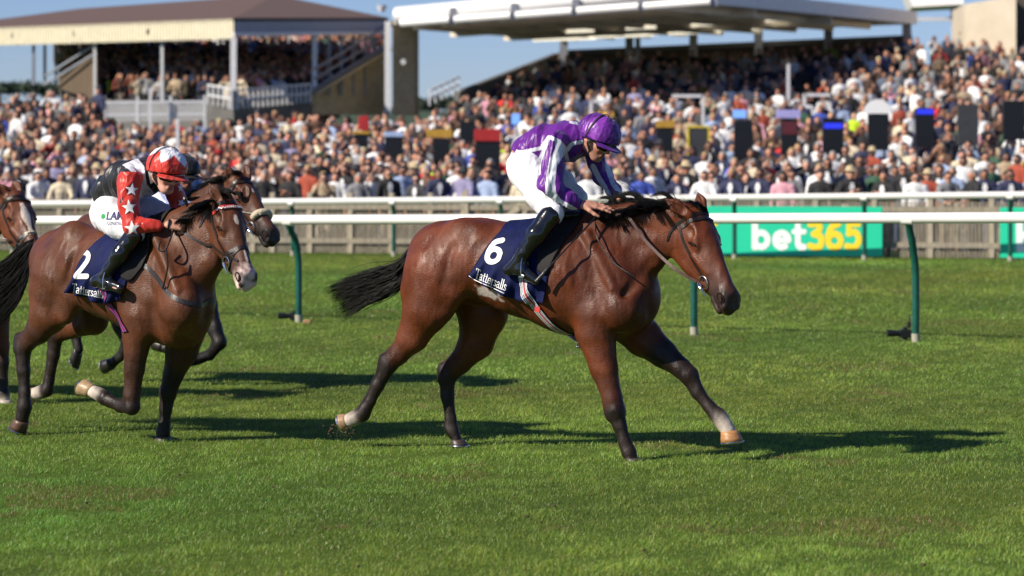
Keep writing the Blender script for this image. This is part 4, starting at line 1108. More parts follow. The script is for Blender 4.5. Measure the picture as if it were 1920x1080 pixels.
br2 = bridle(T2, bv2, horse2, M['leather'], browmat=M['brow2'], noseband=True, flash=True)
zig = [T2(.065+.012*(k % 2), y, z) for k, (y, z) in enumerate([(-.085+.17*i/26, .012-.052*abs(-1+2*i/26)**2.2) for i in range(27)])]
strap('browband_beads', zig, .007, bv2, M['white_print'], br2, off=.010, smooth=False, thick=.002)
for s_ in (1, -1):
    strap('rein', [H2.L(342, 434, .10*s_), H2.L(371, 457, .14*s_), H2.L(398, 474, .13*s_), H2.L(412, 479, .12*s_), H2.L(440, 488, .13*s_)], .016, bv2, M['leather'], horse2, n=36, off=.006)
rope('rein', [H2.L(326, 428, .12), H2.L(318, 452, .22), H2.L(308, 470, .26), H2.L(298, 468, .27), H2.L(300, 452, .26)], .006, M['leather'], horse2)
rope('rein', [H2.L(311, 465, .27), H2.L(314, 500, .27), H2.L(308, 530, .27), H2.L(305, 541, .265)], .006, M['leather'], horse2)
strap('breast_girth', [H2.L(254, 478, .27), H2.L(270, 505, .28), H2.L(290, 525, .27), H2.L(318, 552, .26), H2.L(350, 568, .20), H2.L(385, 572, .08), H2.L(395, 560, -.05)], .030, bv2, M['leather'], horse2, n=44, off=.004)
tl = flow_hair(H2, [(64, 446), (36, 462), (6, 490), (-60, 520)], [(60, 470), (48, 540), (8, 598), (-60, 650)], 900, 12, .0030, .03, 13, tmin=.8)
hair('tail', tl, M['hair'], horse2)
mn = mane_strands(H2, [(320, 432), (350, 410), (380, 388), (405, 374)], 2600, 46, -2, 35, wj=.035, drop=.45)
mn += mane_strands(H2, [(310, 440), (345, 416), (380, 390), (408, 376)], 2800, 38, 2, 135, wj=.05, drop=.35, r=.0022, locks=34)
mn += mane_strands(H2, [(320, 440), (350, 420), (380, 396), (400, 382)], 1500, 46, -10, 36, wj=.03, drop=.6, w0=.05)
mn += mane_strands(H2, [(405, 374), (425, 362), (440, 360)], 500, 24, 8, 39, wj=.03, drop=.3, locks=6)
hair('mane', mn, M['hair'], horse2)
hair('forelock', mane_strands(H2, [(425, 364), (440, 360), (450, 362)], 500, 12, 2, 41, wj=.025, dirx=1, drop=2.2, locks=5), M['hair'], horse2)
cloth2, cbv2 = cloth_patch('saddlecloth', H2, [(178, 434), (205, 428), (240, 428), (262, 432)], [(129, 548), (158, 556), (196, 570), (228, 560)], bv2, M['navy'], horse2, w=.28)
f_, w_ = word_mask('2', GL, 0, 1.0); decal_mask('number', f_, .64, (136, 523), (166, 523), (144, 468), H2, cbv2, M['white_print'], cloth2)
f_, w_ = word_mask('Tattersalls', SERIF, 0, 1.0); decal_mask('lettering', f_, w_, (134, 548), (194, 560), (136, 530), H2, cbv2, M['white_print'], cloth2, res=.3)
saddle(H2, horse2, [(200, 432, 9), (225, 430, 7), (250, 428, 8), (280, 424, 12), (292, 424, 9)], [(236, 434), (256, 436), (272, 436)], [(234, 520), (248, 526), (262, 500)], bv2, M['black_leather'], M['flap'])
M['st_purple'] = mat_simple('strap_purple', (.07, .03, .22), rough=.6)
girth(H2, horse2, [(200, 520), (205, 553), (212, 580), (222, 603), (233, 622)], bv2, cbv2, [M['st_navy'], M['st_red'], M['st_purple']], [0, 1, 2, 0, 2, 1, 2, 0], width=.05)

# ---- its rider
RED = (.52, .035, .022); BLKS = (.012, .012, .014)
TH2 = HumT(H2.L(311, 323, 0), (.90, -.2, -.30), (.32, 0, .95), 1.10)
D2 = dict(
    torso=[(206, 392, 0, 36, 1.05), (205, 364, 0, 33, 1.05), (236, 338, 0, 35, 1.12), (266, 334, 0, 34, 1.25), (276, 330, 0, 29, 1.3)],
    neckbase=(292, 326, 0),
    arm_n=[(243, 336, .19, 22), (240, 385, .26, 21), (250, 424, .27, 17), (296, 423, .18, 9.5)],
    arm_f=[(318, 340, -.18, 18), (336, 385, -.24, 15), (350, 405, -.17, 12), (360, 412, -.12, 8)],
    leg_n=[(203, 402, .11, 35), (226, 420, .20, 28), (253, 438, .24, 19)],
    leg_f=[(222, 400, -.10, 32), (280, 394, -.22, 24), (318, 404, -.25, 19)],
    shin_n=[(250, 442, .26, 18), (226, 476, .31, 16.5), (205, 506, .33, 12), (201, 514, .33, 11)],
    foot_n=[(180, 528, .33, 10), (198, 530, .335, 12.5), (224, 541, .34, 9)],
    shin_f=[(312, 412, -.26, 16), (285, 460, -.34, 15), (262, 500, -.36, 11)],
    foot_f=[(245, 512, -.36, 11), (262, 520, -.36, 11), (285, 530, -.36, 9)],
    waist=((206, 378, 0), (-.55, 0, -.83)), hands=[])
w2 = H2.L(316, 421, .16)
D2['hands'].append(((w2, H2.L(345, 424, .10)-w2, (-.1, -.8, .6)), dict(sc=1.05, curl=(1.25, 1.35, 1.35, 1.3), thumb=.4, side=-1)))
w3 = H2.L(360, 412, -.12); D2['hands'].append(((w3, H2.L(372, 424, -.08)-w3, (.1, .5, .8)), dict(sc=1.0, curl=(1.2, 1.3, 1.3, 1.2), side=1)))

def jcol2(V, px, py):
    C = np.tile(np.array(BLKS), (len(V), 1)); y = -V[:, 1]
    near = y > -.05
    w = near & in_poly(px, py, [(229, 309), (258, 296), (270, 312), (275, 345), (292, 366), (318, 352), (322, 362), (306, 380), (288, 386), (262, 386), (258, 330)]) & ~in_poly(px, py, [(276, 318), (288, 318), (299, 345), (301, 362), (295, 368), (288, 356), (282, 340)])
    C[w] = (.62, .61, .68)
    D, t = S_arm2.dist(S_arm2.p[0], V); d = D
    for p in S_arm2.p[1:]: d = np.minimum(d, S_arm2.dist(p, V)[0])
    arm = d < .012
    arm &= ~((py < 322) & (px < 290)); C[arm] = RED
    return C
S_arm2 = Sdf(); s2 = F/H2.P0[1]
for kk in ('arm_n', 'arm_f'):
    A = D2[kk][:4]; P = [H2.L(*a[:3]) for a in A]; limb(S_arm2, P, [a[3]/s2 for a in A])
def hcol2(P):
    C = np.tile(np.array(RED), (len(P), 1)); a = np.arctan2(P[:, 1], P[:, 0]+.003); el = P[:, 2]
    st = el > .075+.055*np.abs(((a/(2*math.pi/5)+.25) % 1)*2-1)*1.0; C[st] = (.66, .66, .72); C[P[:, 0] > .135] = RED; return C
body2, jk2, jb2, bc2, bb2, hm2 = rider(H2, D2, TH2, 'jockey in red starred sleeves and white breeches crouching over the bay numbered 2', jcol2, bcol, hcol2, skin=(.60, .32, .24))
def star_poly(cx, cy, R, rot=0, sx=1.0, r=.42):
    return [(cx+sx*(R if k % 2 == 0 else R*r)*math.sin(rot+math.pi*k/5), cy-(R if k % 2 == 0 else R*r)*math.cos(rot+math.pi*k/5)) for k in range(10)]
for cx, cy, R, rt, sx in ((247, 356, 13, .1, 1), (242, 389, 15, -.1, .95), (248, 428, 15, -.1, 1), (340, 381, 9, .4, .8), (338, 352, 9, 0, .6)):
    decal('star', [star_poly(cx, cy, R, rt, sx)], H2, jb2, M['white_print'], jk2, off=.004, maxlen=.015)
decal('collar_patch', [[(276, 313), (285, 311), (289, 341), (282, 345)]], H2, jb2, M['white_print'], jk2, off=.006, maxlen=.01)
M['print_navy'] = mat_simple('navy_print', (.02, .03, .12), rough=.6); M['print_green'] = mat_simple('green_print', (.02, .3, .06), rough=.6)
decal('lettering', None, H2, bb2, M['print_navy'], bc2, tris=quadmap(text_tris('LAMB', bold=.02, shear=.15), (199, 412), (240, 412), (200, 397)), off=.004, maxlen=.012)
decal('lettering', None, H2, bb2, M['print_navy'], bc2, tris=quadmap(text_tris('CONSTRUCTION', bold=.0), (201, 421), (248, 423), (201, 415)), off=.004, maxlen=.012)
decal('emblem', [[(190, 404), (193, 400), (197, 402), (197, 408), (193, 411), (190, 409)]], H2, bb2, M['print_green'], bc2, off=.004, maxlen=.012)
stirrup(H2, body2, H2.L(205, 538, .335), H2.L(245, 450, .30), .33)
mb = MB(); mb.tube([H2.L(372, 432, -.05), H2.L(360, 412, .02), H2.L(347, 374, .06)], [.011, .010, .010], 10); whip2 = mb.build('riding_whip', M['black_leather'], None, smooth=True); H2.place(whip2)
tag(whip2, 'short black riding whip held upright by the jockey in red starred sleeves', 'whip')
mb = MB(); mb.tube([H2.L(347, 374, .06), H2.L(346, 370, .06)], [.013, .012], 10); mb.build('whip_cap', mat_simple('brass_cap', (.5, .4, .2), metal=1, rough=.3), whip2, smooth=True)
torus(H2.L(317, 421, .16), H2.L(345, 424, .10)-H2.L(316, 421, .16), .030, .006, M['elastic'], 'wristband', body2)

# ------------------------------------------------------------------ third horse, half hidden on the rail side
H3 = Frame(262, 24.0, 38); FR = H3; S = Sdf(); S2 = S; s3 = F/24.0
BY = (.075, .026, .012); BYD = (.035, .014, .009)
B2((178, 450, 0, 52, .9), (262, 466, 0, 66, .98), ca=BY); B2((262, 466, 0, 66, .98), (325, 478, 0, 72, .74), ca=BY); B2((325, 480, 0, 70, .7), (352, 495, 0, 52, .85), ca=BY)
B2((310, 445, 0, 46, .55), (375, 408, 0, 38, .45), ca=BY); B2((375, 408, 0, 38, .45), (430, 358, 0, 30, .42), k=.04, ca=BY); B2((330, 408, 0, 16, .8), (438, 338, 0, 12, .9), ca=BY)
for w in (.12, -.12):
    B2((318, 430, w*.75, 30, .6), (345, 520, w*1.25, 38, .75), ca=BY); B2((196, 460, w*1.2, 40, .75), (172, 505, w*1.2, 38, .75), ca=BY)
leg(S, H3, [(178, 490, .16, 44, .75), (185, 545, .17, 30, .75), (150, 575, .16, 18, .8), (128, 596, .16, 14, .8), (142, 630, .16, 10, .8), (147, 655, .16, 10, .9)], [BY, BYD, BLK, BLK, BLK, BLK])
leg(S, H3, [(190, 500, -.16, 44, .75), (215, 560, -.17, 28, .75), (226, 610, -.16, 17, .8), (240, 640, -.16, 13.5, .8), (226, 668, -.16, 9, .8), (212, 680, -.16, 10, .9)], [BY, BYD, BLK, BLK, BLK, BLK])
leg(S, H3, [(362, 520, .14, 34, .8), (384, 572, .14, 25, .8), (402, 615, .14, 15, .85), (412, 642, .14, 13, .9), (394, 665, .14, 9.5, .85), (376, 672, .14, 10, .9)], [BYD, BYD, BLK, BLK, BLK, BLK])
leg(S, H3, [(362, 520, -.14, 34, .8), (352, 570, -.14, 25, .8), (345, 620, -.14, 15, .85), (340, 645, -.14, 13, .9), (322, 655, -.14, 9.5, .85), (308, 652, -.14, 10, .9)], [BYD, BYD, BLK, BLK, BLK, BLK])
T3 = HeadT(H3.L(453, 328, 0), 6, 47, 1.12)
e3 = [(H3.L(436, 338, .05), H3.L(423, 310, .09), (.4, -1, .2)), (H3.L(466, 334, -.06), H3.L(459, 307, -.09), (.6, -1, 0))]
add_head(S, T3, (.085, .028, .012), (.02, .014, .013), e3)
V, Q = S.mesh(.010); V = relax(V, Q, 1, .35)
def paint3(V, C):
    nz = np.array([noise.noise(Vector(v)*9) for v in V]); C = C*(1+.26*nz)[:, None]
    return headmark(V, C, T3, lambda P, n: ((1.0-np.hypot((P[:, 0]-.16)/.022, (P[:, 1]+.0)/.014))*6*(P[:, 2] > -.05), WHT))
horse3 = finish_body(H3, S, V, Q, 'dark bay racehorse with a sheepskin noseband, half hidden behind the number 2 horse', None, paint3)
bv3 = bvh_of(V, Q)
hoof('hoof', horse3, H3.L(147, 657, .16), H3.L(139, 680, .16), .045, .055, (.02, .016, .014), up=(-.8, -.2, -.5))
hoof('hoof', horse3, H3.L(211, 681, -.16), H3.L(196, 686, -.16), .045, .055, (.02, .016, .014), up=(-.9, 0, -.1))
hoof('hoof', horse3, H3.L(375, 672, .14), H3.L(362, 672, .14), .045, .055, (.02, .016, .014), up=(-.9, 0, .2))
hoof('hoof', horse3, H3.L(307, 652, -.14), H3.L(294, 646, -.14), .045, .055, (.02, .016, .014), up=(-.9, 0, .4))
eyes(T3, horse3, bv3, open_=.9)
M['fleece'] = mat_simple('sheepskin', (.66, .56, .40), rough=.95, bump=.03, bscale=90)
br3 = bridle(T3, bv3, horse3, M['leather'], noseband=False)
mb = MB(); mb.tube(spline([T3(.36+.01*math.sin(a), .062*math.sin(a), -.045+.052*math.cos(a)) for a in [-1.9+3.8*k/9 for k in range(10)]], 26), .027, 12); sn = mb.build('sheepskin_noseband', M['fleece'], br3, smooth=True)
hair('mane', mane_strands(H3, [(365, 384), (390, 364), (415, 346), (434, 334)], 2200, 40, 6, 51, wj=.04, drop=.3, r=.002)+mane_strands(H3, [(430, 333), (445, 325), (456, 326)], 600, 30, 6, 52, wj=.04, drop=.5, locks=6, r=.002), M['hair'], horse3)
hair('tail', flow_hair(H3, [(135, 425), (110, 440), (80, 465), (50, 480)], [(135, 435), (115, 470), (90, 510), (60, 540)], 150, 10, .003, .03, 63), M['hair'], horse3)
c3, cb3 = cloth_patch('saddlecloth', H3, [(225, 408), (260, 404), (290, 404)], [(195, 480), (230, 492), (270, 490)], bv3, M['navy'], horse3, w=.28)
saddle(H3, horse3, [(240, 410, 8), (270, 408, 7), (300, 404, 9)], [(262, 408), (280, 408)], [(262, 470), (276, 474)], bv3, M['black_leather'], M['flap'])
rope('rein', [H3.L(372, 384, .1), H3.L(420, 392, .12), H3.L(470, 400, .10), H3.L(490, 402, .08)], .006, M['leather'], horse3)
TH3 = HumT(H3.L(344, 326, 0), (.92, -.08, -.22), (.25, 0, .96), 1.06)
D3 = dict(
    torso=[(262, 370, 0, 29, 1.05), (266, 352, 0, 27, 1.05), (300, 338, 0, 28, 1.15), (325, 346, 0, 28, 1.3), (334, 346, 0, 24, 1.35)],
    neckbase=(338, 338, 0),
    arm_n=[(312, 350, .19, 17), (330, 384, .24, 15), (352, 388, .18, 12), (360, 386, .13, 8)],
    arm_f=[(362, 348, -.18, 15), (386, 366, -.2, 13), (376, 382, -.15, 11), (370, 384, -.12, 7)],
    leg_n=[(262, 372, .11, 27), (292, 384, .19, 22), (312, 392, .23, 16)],
    leg_f=[(270, 372, -.10, 26), (310, 372, -.2, 20), (335, 384, -.24, 15)],
    shin_n=[(310, 396, .25, 14), (288, 425, .3, 13), (272, 448, .32, 10)], foot_n=[(256, 462, .32, 9), (270, 464, .33, 10), (290, 470, .33, 8)],
    shin_f=[(332, 388, -.25, 14), (310, 420, -.3, 13), (290, 448, -.32, 10)], foot_f=[(276, 462, -.32, 9), (290, 464, -.33, 10), (306, 470, -.33, 8)],
    waist=((262, 360, 0), (-.55, 0, -.83)), hands=[])
w3 = H3.L(358, 386, .13); D3['hands'].append(((w3, H3.L(374, 382, .08)-w3, (-.1, -.8, .6)), dict(sc=1.05, curl=(1.2, 1.3, 1.3, 1.2), side=-1)))
w3 = H3.L(370, 384, -.12); D3['hands'].append(((w3, H3.L(382, 388, -.08)-w3, (-.1, .6, .6)), dict(sc=1.0, curl=(1.2, 1.3, 1.3, 1.2), side=1)))
rider(H3, D3, TH3, 'jockey in black cap and pale blue silks, mostly hidden behind the rider in red', lambda V, px, py: np.tile(np.array([.30, .34, .55]), (len(V), 1)), bcol, lambda P: np.tile(np.array([.008, .008, .009]), (len(P), 1)), hz=.006, skin=(.46, .21, .15))

# ------------------------------------------------------------------ fourth horse at the left edge
H4 = Frame(-90, 22.4, 32); FR = H4; S = Sdf(); S2 = S; s4 = F/22.4
BY = (.11, .032, .012)
B2((-275, 470, 0, 56, .9), (-190, 480, 0, 70, .98), ca=BY); B2((-190, 480, 0, 70, .98), (-105, 492, 0, 76, .74), ca=BY); B2((-105, 495, 0, 72, .7), (-68, 510, 0, 54, .85), ca=(.05, .02, .012))
B2((-115, 450, 0, 52, .55), (-45, 415, 0, 50, .45), ca=BY); B2((-45, 415, 0, 50, .45), (4, 392, 0, 38, .42), k=.04, ca=BY); B2((-110, 405, 0, 18, .8), (8, 368, 0, 14, .9), ca=BY)
for w in (.12, -.12):
    B2((-100, 440, w*.75, 32, .6), (-70, 530, w*1.25, 40, .75), ca=(.06, .022, .012)); B2((-250, 480, w*1.2, 42, .75), (-275, 530, w*1.2, 40, .75), ca=BY)
leg(S, H4, [(-275, 520, .16, 46, .75), (-300, 580, .17, 28, .75), (-325, 630, .16, 15, .8), (-340, 680, .16, 11, .8), (-345, 720, .16, 10, .9)], [BY, BY, DARK, DARK, DARK])
leg(S, H4, [(-255, 520, -.16, 46, .75), (-225, 580, -.17, 28, .75), (-245, 630, -.16, 15, .8), (-240, 690, -.16, 11, .8), (-240, 730, -.16, 10, .9)], [BY, BY, DARK, DARK, DARK])
leg(S, H4, [(-66, 540, .14, 36, .8), (-60, 580, .14, 28, .8), (-40, 640, .14, 18, .85), (-30, 665, .14, 14, .9), (-60, 680, .14, 10, .85), (-78, 672, .14, 10, .9)], [BY, BY, BY, DARK, DARK, DARK])
leg(S, H4, [(-40, 545, -.14, 36, .8), (-6, 590, -.14, 26, .8), (2, 650, -.14, 16, .85), (3, 680, -.14, 14, .9), (5, 715, -.14, 10, .85), (7, 738, -.14, 11, .9), (9, 748, -.14, 10, .9)], [BY, BY, BY, DARK, DARK, DARK, WHT])
T4 = HeadT(H4.L(33, 359, 0), 24, 50, 1.14)
e4 = [(H4.L(12, 370, .05), H4.L(-4, 344, .09), (.6, -1, .2)), (H4.L(38, 364, -.06), H4.L(24, 338, -.08), (.7, -1, 0))]
add_head(S, T4, BY, (.045, .03, .028), e4)
V, Q = S.mesh(.009); V = relax(V, Q, 1, .35)
def paint4(V, C):
    nz = np.array([noise.noise(Vector(v)*9) for v in V]); C = C*(1+.26*nz)[:, None]
    return headmark(V, C, T4, lambda P, n: (np.clip(1.2-np.abs(P[:, 1]+.005)/(.020+.008*np.cos(P[:, 0]*30)), 0, 1)*8*(P[:, 2] > -.045)*(P[:, 0] > .10)*(P[:, 0] < .36)+n*.1*0, WHT))
horse4 = finish_body(H4, S, V, Q, 'bright bay racehorse with a broad white blaze at the left edge', None, paint4)
bv4 = bvh_of(V, Q)
hoof('hoof', horse4, H4.L(9, 750, -.14), H4.L(12, 764, -.14), .045, .055, (.4, .35, .3))
hoof('hoof', horse4, H4.L(-78, 672, .14), H4.L(-92, 666, .14), .045, .055, (.05, .03, .02), up=(-.9, 0, .4))
hoof('hoof', horse4, H4.L(-345, 722, .16), H4.L(-350, 738, .16), .045, .055, (.05, .03, .02))
hoof('hoof', horse4, H4.L(-240, 732, -.16), H4.L(-243, 746, -.16), .045, .055, (.05, .03, .02))
eyes(T4, horse4, bv4, open_=.95)
br4 = bridle(T4, bv4, horse4, M['leather'], noseband=True, flash=True)
mb = MB(); mb.tube(spline([T4(.345, .03*math.sin(a), -.02+.02*math.cos(a)) for a in [-1.4+2.8*k/6 for k in range(7)]], 12), .016, 8); mb.build('noseband_pad', M['fleece'], br4, smooth=True)
hair('mane', mane_strands(H4, [(-80, 400), (-40, 385), (-10, 372), (8, 366)], 1200, 40, 6, 71, wj=.04, drop=.5, r=.002), M['hair'], horse4)
hair('tail', flow_hair(H4, [(-318, 440), (-350, 455), (-390, 480), (-440, 500)], [(-318, 450), (-345, 490), (-380, 530), (-430, 560)], 150, 10, .003, .03, 73), M['hair'], horse4)
rope('rein', [H4.L(-50, 420, .1), H4.L(-20, 440, .13), H4.L(10, 448, .13), H4.L(28, 456, .10)], .006, M['leather'], horse4)
# ------------------------------------------------------------------ ground and turf
rng = np.random.default_rng(11)
def snoise(x, y, sc, seed=0):
    r = np.random.default_rng(seed); o = np.zeros_like(x); 
    for k in range(7):
        a = r.uniform(0, 6.28); f = sc*r.uniform(.6, 1.7); o += np.sin((x*math.cos(a)+y*math.sin(a))*f+r.uniform(0, 6.28)+1.3*np.sin((x*math.sin(a)-y*math.cos(a))*f*.6))
    return o/7*1.6
def mat_ground():
    m, nt, p = new_mat('turf_soil'); L = nt.links; tc = N(nt, 'ShaderNodeTexCoord')
    n1 = N(nt, 'ShaderNodeTexNoise', Scale=.35, Detail=6.0); n2 = N(nt, 'ShaderNodeTexNoise', Scale=14.0, Detail=6.0, Roughness=.75)
    L.new(tc.outputs['Object'], n1.inputs['Vector']); L.new(tc.outputs['Object'], n2.inputs['Vector'])
    cr = N(nt, 'ShaderNodeValToRGB'); cr.color_ramp.elements[0].position = .3; cr.color_ramp.elements[0].color = (.045, .085, .012, 1)
    cr.color_ramp.elements[1].position = .75; cr.color_ramp.elements[1].color = (.13, .20, .03, 1)
    L.new(n2.outputs[0], cr.inputs[0])
    c2 = N(nt, 'ShaderNodeValToRGB'); c2.color_ramp.elements[0].position = .35; c2.color_ramp.elements[0].color = (.82, .82, .82, 1); c2.color_ramp.elements[1].position = .65; c2.color_ramp.elements[1].color = (1.15, 1.1, 1, 1)
    L.new(n1.outputs[0], c2.inputs[0]); mx = N(nt, 'ShaderNodeVectorMath', operation='MULTIPLY'); L.new(cr.outputs[0], mx.inputs[0]); L.new(c2.outputs[0], mx.inputs[1])
    L.new(mx.outputs[0], p.inputs['Base Color']); p.inputs['Roughness'].default_value = .9; p.inputs['Specular IOR Level'].default_value = .1
    b = N(nt, 'ShaderNodeBump', Strength=.8, Distance=.04); L.new(n2.outputs[0], b.inputs['Height']); L.new(b.outputs[0], p.inputs['Normal'])
    return m
gx = np.concatenate([np.linspace(-1500, -40, 8), np.linspace(-30, 30, 61), np.linspace(40, 1500, 8)]); gy = np.concatenate([[-60, -10, 0], np.linspace(8, 70, 63), [90, 130, 200, 400, 900, 2500]])
GX, GY = np.meshgrid(gx, gy, indexing='ij'); V = np.stack([GX, GY, np.zeros_like(GX)], -1).reshape(-1, 3)
n_ = len(gy); i, j = np.meshgrid(np.arange(len(gx)-1), np.arange(n_-1), indexing='ij'); a = (i*n_+j).ravel()
tag(mesh_np('ground', V, np.stack([a, a+n_, a+n_+1, a+1], 1), mat_ground()), kind='structure')

def mat_grass():
    m, nt, p = new_mat('grass_blades'); L = nt.links; at = N(nt, 'ShaderNodeAttribute'); at.attribute_name = 'Col'
    L.new(at.outputs[0], p.inputs['Base Color']); p.inputs['Roughness'].default_value = .42; p.inputs['Specular IOR Level'].default_value = .35
    tr = N(nt, 'ShaderNodeBsdfTranslucent'); sc = N(nt, 'ShaderNodeVectorMath', operation='MULTIPLY'); sc.inputs[1].default_value = (1.3, 1.25, .5); L.new(at.outputs[0], sc.inputs[0]); L.new(sc.outputs[0], tr.inputs[0])
    mx = N(nt, 'ShaderNodeMixShader'); mx.inputs[0].default_value = .35; L.new(p.outputs[0], mx.inputs[1]); L.new(tr.outputs[0], mx.inputs[2]); L.new(mx.outputs[0], nt.nodes['Material Output'].inputs[0])
    return m
def grass(zones):
    Vs = []; Q = []; T = []; C = []; n0 = 0
    for (y0, y1, dens, h, wd) in zones:
        xm = lambda Y: 960*Y/F+1.6
        A = (xm(y0)+xm(y1))*(y1-y0); n = int(A*dens)
        Y = y0+(y1-y0)*rng.random(n); X = (rng.random(n)*2-1)*xm(y1); k = np.abs(X) < xm(Y); X = X[k]; Y = Y[k]; n = len(X)
        tuft = snoise(X, Y, 9, 1); pat = snoise(X, Y, 1.1, 2); fine = snoise(X, Y, 30, 3)
        keep = rng.random(n) < np.clip(.80+.45*tuft, .12, 1); X, Y, tuft, pat, fine = [q[keep] for q in (X, Y, tuft, pat, fine)]; n = len(X)
        hh = h*(.55+.75*rng.random(n))*(1+.35*tuft+.2*fine); a = rng.random(n)*6.283; w = wd*(.7+.6*rng.random(n)); ln = hh*(.5+1.1*rng.random(n)); la = rng.normal(.4, 1.5, n)
        ux, uy = np.cos(a)*w/2, np.sin(a)*w/2; lx, ly = np.cos(la)*ln, np.sin(la)*ln
        z0 = np.full(n, -.004)
        P = [np.stack([X-ux, Y-uy, z0], 1), np.stack([X+ux, Y+uy, z0], 1), np.stack([X-ux*.8+lx*.35, Y-uy*.8+ly*.35, hh*.62], 1), np.stack([X+ux*.8+lx*.35, Y+uy*.8+ly*.35, hh*.62], 1), np.stack([X+lx, Y+ly, hh], 1)]
        Vv = np.stack(P, 1).reshape(-1, 3); b = n0+np.arange(n)*5
        Q.append(np.stack([b, b+1, b+3, b+2], 1)); T.append(np.stack([b+2, b+3, b+4], 1)); n0 += n*5; Vs.append(Vv)
        g = np.array([.185, .262, .044])[None]*(1+.46*rng.normal(0, 1, n)[:, None]*.6+.32*pat[:, None]+.24*tuft[:, None])
        g[:, 0] *= 1+.25*snoise(X, Y, .7, 5)+.15*rng.normal(0, 1, n)
        band = np.sin(Y*1.05+.35*X+.5*snoise(X, Y, .5, 8)); g *= (1+.10*band)[:, None]
        dry = ((snoise(X, Y, 2.2, 6)+.5*snoise(X, Y, 7, 7) > .75) & (rng.random(n) < .55)) | (rng.random(n) < .035)
        g[dry] = np.array([.20, .135, .06])[None]*(.6+.7*rng.random(dry.sum()))[:, None]
        lt = rng.random(n) < .07; g[lt] = np.array([.22, .30, .10])[None]*(.7+.5*rng.random(lt.sum()))[:, None]
        C.append(np.repeat(np.clip(g, .004, 1), 5, 0))
    o = mesh_np('turf', np.concatenate(Vs), [np.concatenate(Q), np.concatenate(T)], mat_grass(), None, False, cols=np.concatenate(C))
    return tag(o, 'short green racecourse turf with a few dry brown patches', 'grass', kind='stuff')
grass([(11.5, 17, 7000, .020, .0024), (17, 24, 5200, .020, .0027), (24, 34, 1900, .022, .0042), (34, 56, 560, .026, .008)])

# ------------------------------------------------------------------ running rails
M['rail'] = mat_simple('white_rail_plastic', (.78, .76, .72), rough=.35, var=.05, scale=3)
M['post_green'] = mat_simple('green_rail_post', (.004, .075, .055), rough=.4, var=.25, scale=9)
M['pale_base'] = mat_simple('worn_post_base', (.35, .33, .26), rough=.8)
def rail_post(p, off, ztop, r=.036, label='', group=None, name='rail_post'):
    p = Vector(p); off = Vector(off); mb = MB()
    P = [(0, -.05), (0, .3), (0, .55), (.05, .75), (.28, .93), (.75, ztop-.10), (1.0, ztop-.02)]
    pts = [Vector((off.x*a, off.y*a, z)) for a, z in P]; mb.tube(spline(pts, 22), r, 12)
    o = mb.build(name, M['post_green'], None, smooth=True); o.location = p; tag(o, label, 'rail post', group)
    mb = MB(); mb.tube([Vector((0, 0, -.02)), Vector((0, 0, .09))], r*1.12, 12); mb.build('base_sleeve', M['pale_base'], o, smooth=True)
    mb = MB(); c = Vector((off.x, off.y, ztop)); mb.tube([c+Vector((-.05, .028, 0)), c+Vector((.05, -.028, 0))], r*1.35, 12); mb.build('rail_clamp', M['rail'], o, smooth=True)
    return o
pR = Vector((757*29.75/F, 29.75, 0)); pL = Vector((-400*33.36/F, 33.36, 0)); st = (pR-pL)/3; nr = Vector((-.48, -.87, 0))*.22
names = {-2: 'green curved rail post at the far left behind the first horse', -1: 'green curved rail post hidden behind the second horse', 0: 'green curved rail post between the two leading horses with a remote camera at its foot', 1: 'green curved rail post behind the flank of the leading bay',
         2: 'green curved rail post under the chin of the leading bay', 3: 'green curved rail post in the right foreground with a remote camera beside it', 4: 'green curved rail post out past the right edge'}
zt = lambda k: 1.174+.0305*k
for k in range(-2, 5):
    rail_post(pL+st*k, nr, zt(k)-.02, .038, names[k], 'posts of the near running rail')
mb = MB(); mb.tube([pL+st*k+nr+Vector((0, 0, zt(k))) for k in (-6, -4, -2, -1, 0, 1, 2, 3, 4, 6)], .055, 16)
tag(mb.build('running_rail', M['rail'], None, smooth=True), 'thick white plastic running rail nearest the horses', 'rail')
FRP = lambda px: (53.4+(1920-px)/1920*4.6)
def frz(px): return 1.215-(1920-px)/1920*.235
mb = MB(); mb.tube([W(px, 0, FRP(px))*Vector((1, 1, 0)) if False else Vector(((px-960)*FRP(px)/F, FRP(px), frz(px))) for px in (-200, 200, 600, 1000, 1400, 1800, 2150)], .064, 14)
tag(mb.build('running_rail', M['rail'], None, smooth=True), 'white running rail on the far side, just in front of the wooden fence', 'rail')
fpx = [22, 190, 370, 548, 738, 940, 1150, 1378, 1622, 1896]; words = ['leftmost', 'second', 'third', 'fourth', 'fifth', 'sixth', 'seventh', 'eighth', 'ninth', 'tenth']
for w_, px in zip(words, fpx):
    Y = FRP(px); rail_post(((px-960)*Y/F, Y+.1, 0), (-.02, -.12, 0), frz(px)-.03, .042, f'green post of the far running rail, {w_} from the left', 'posts of the far running rail')

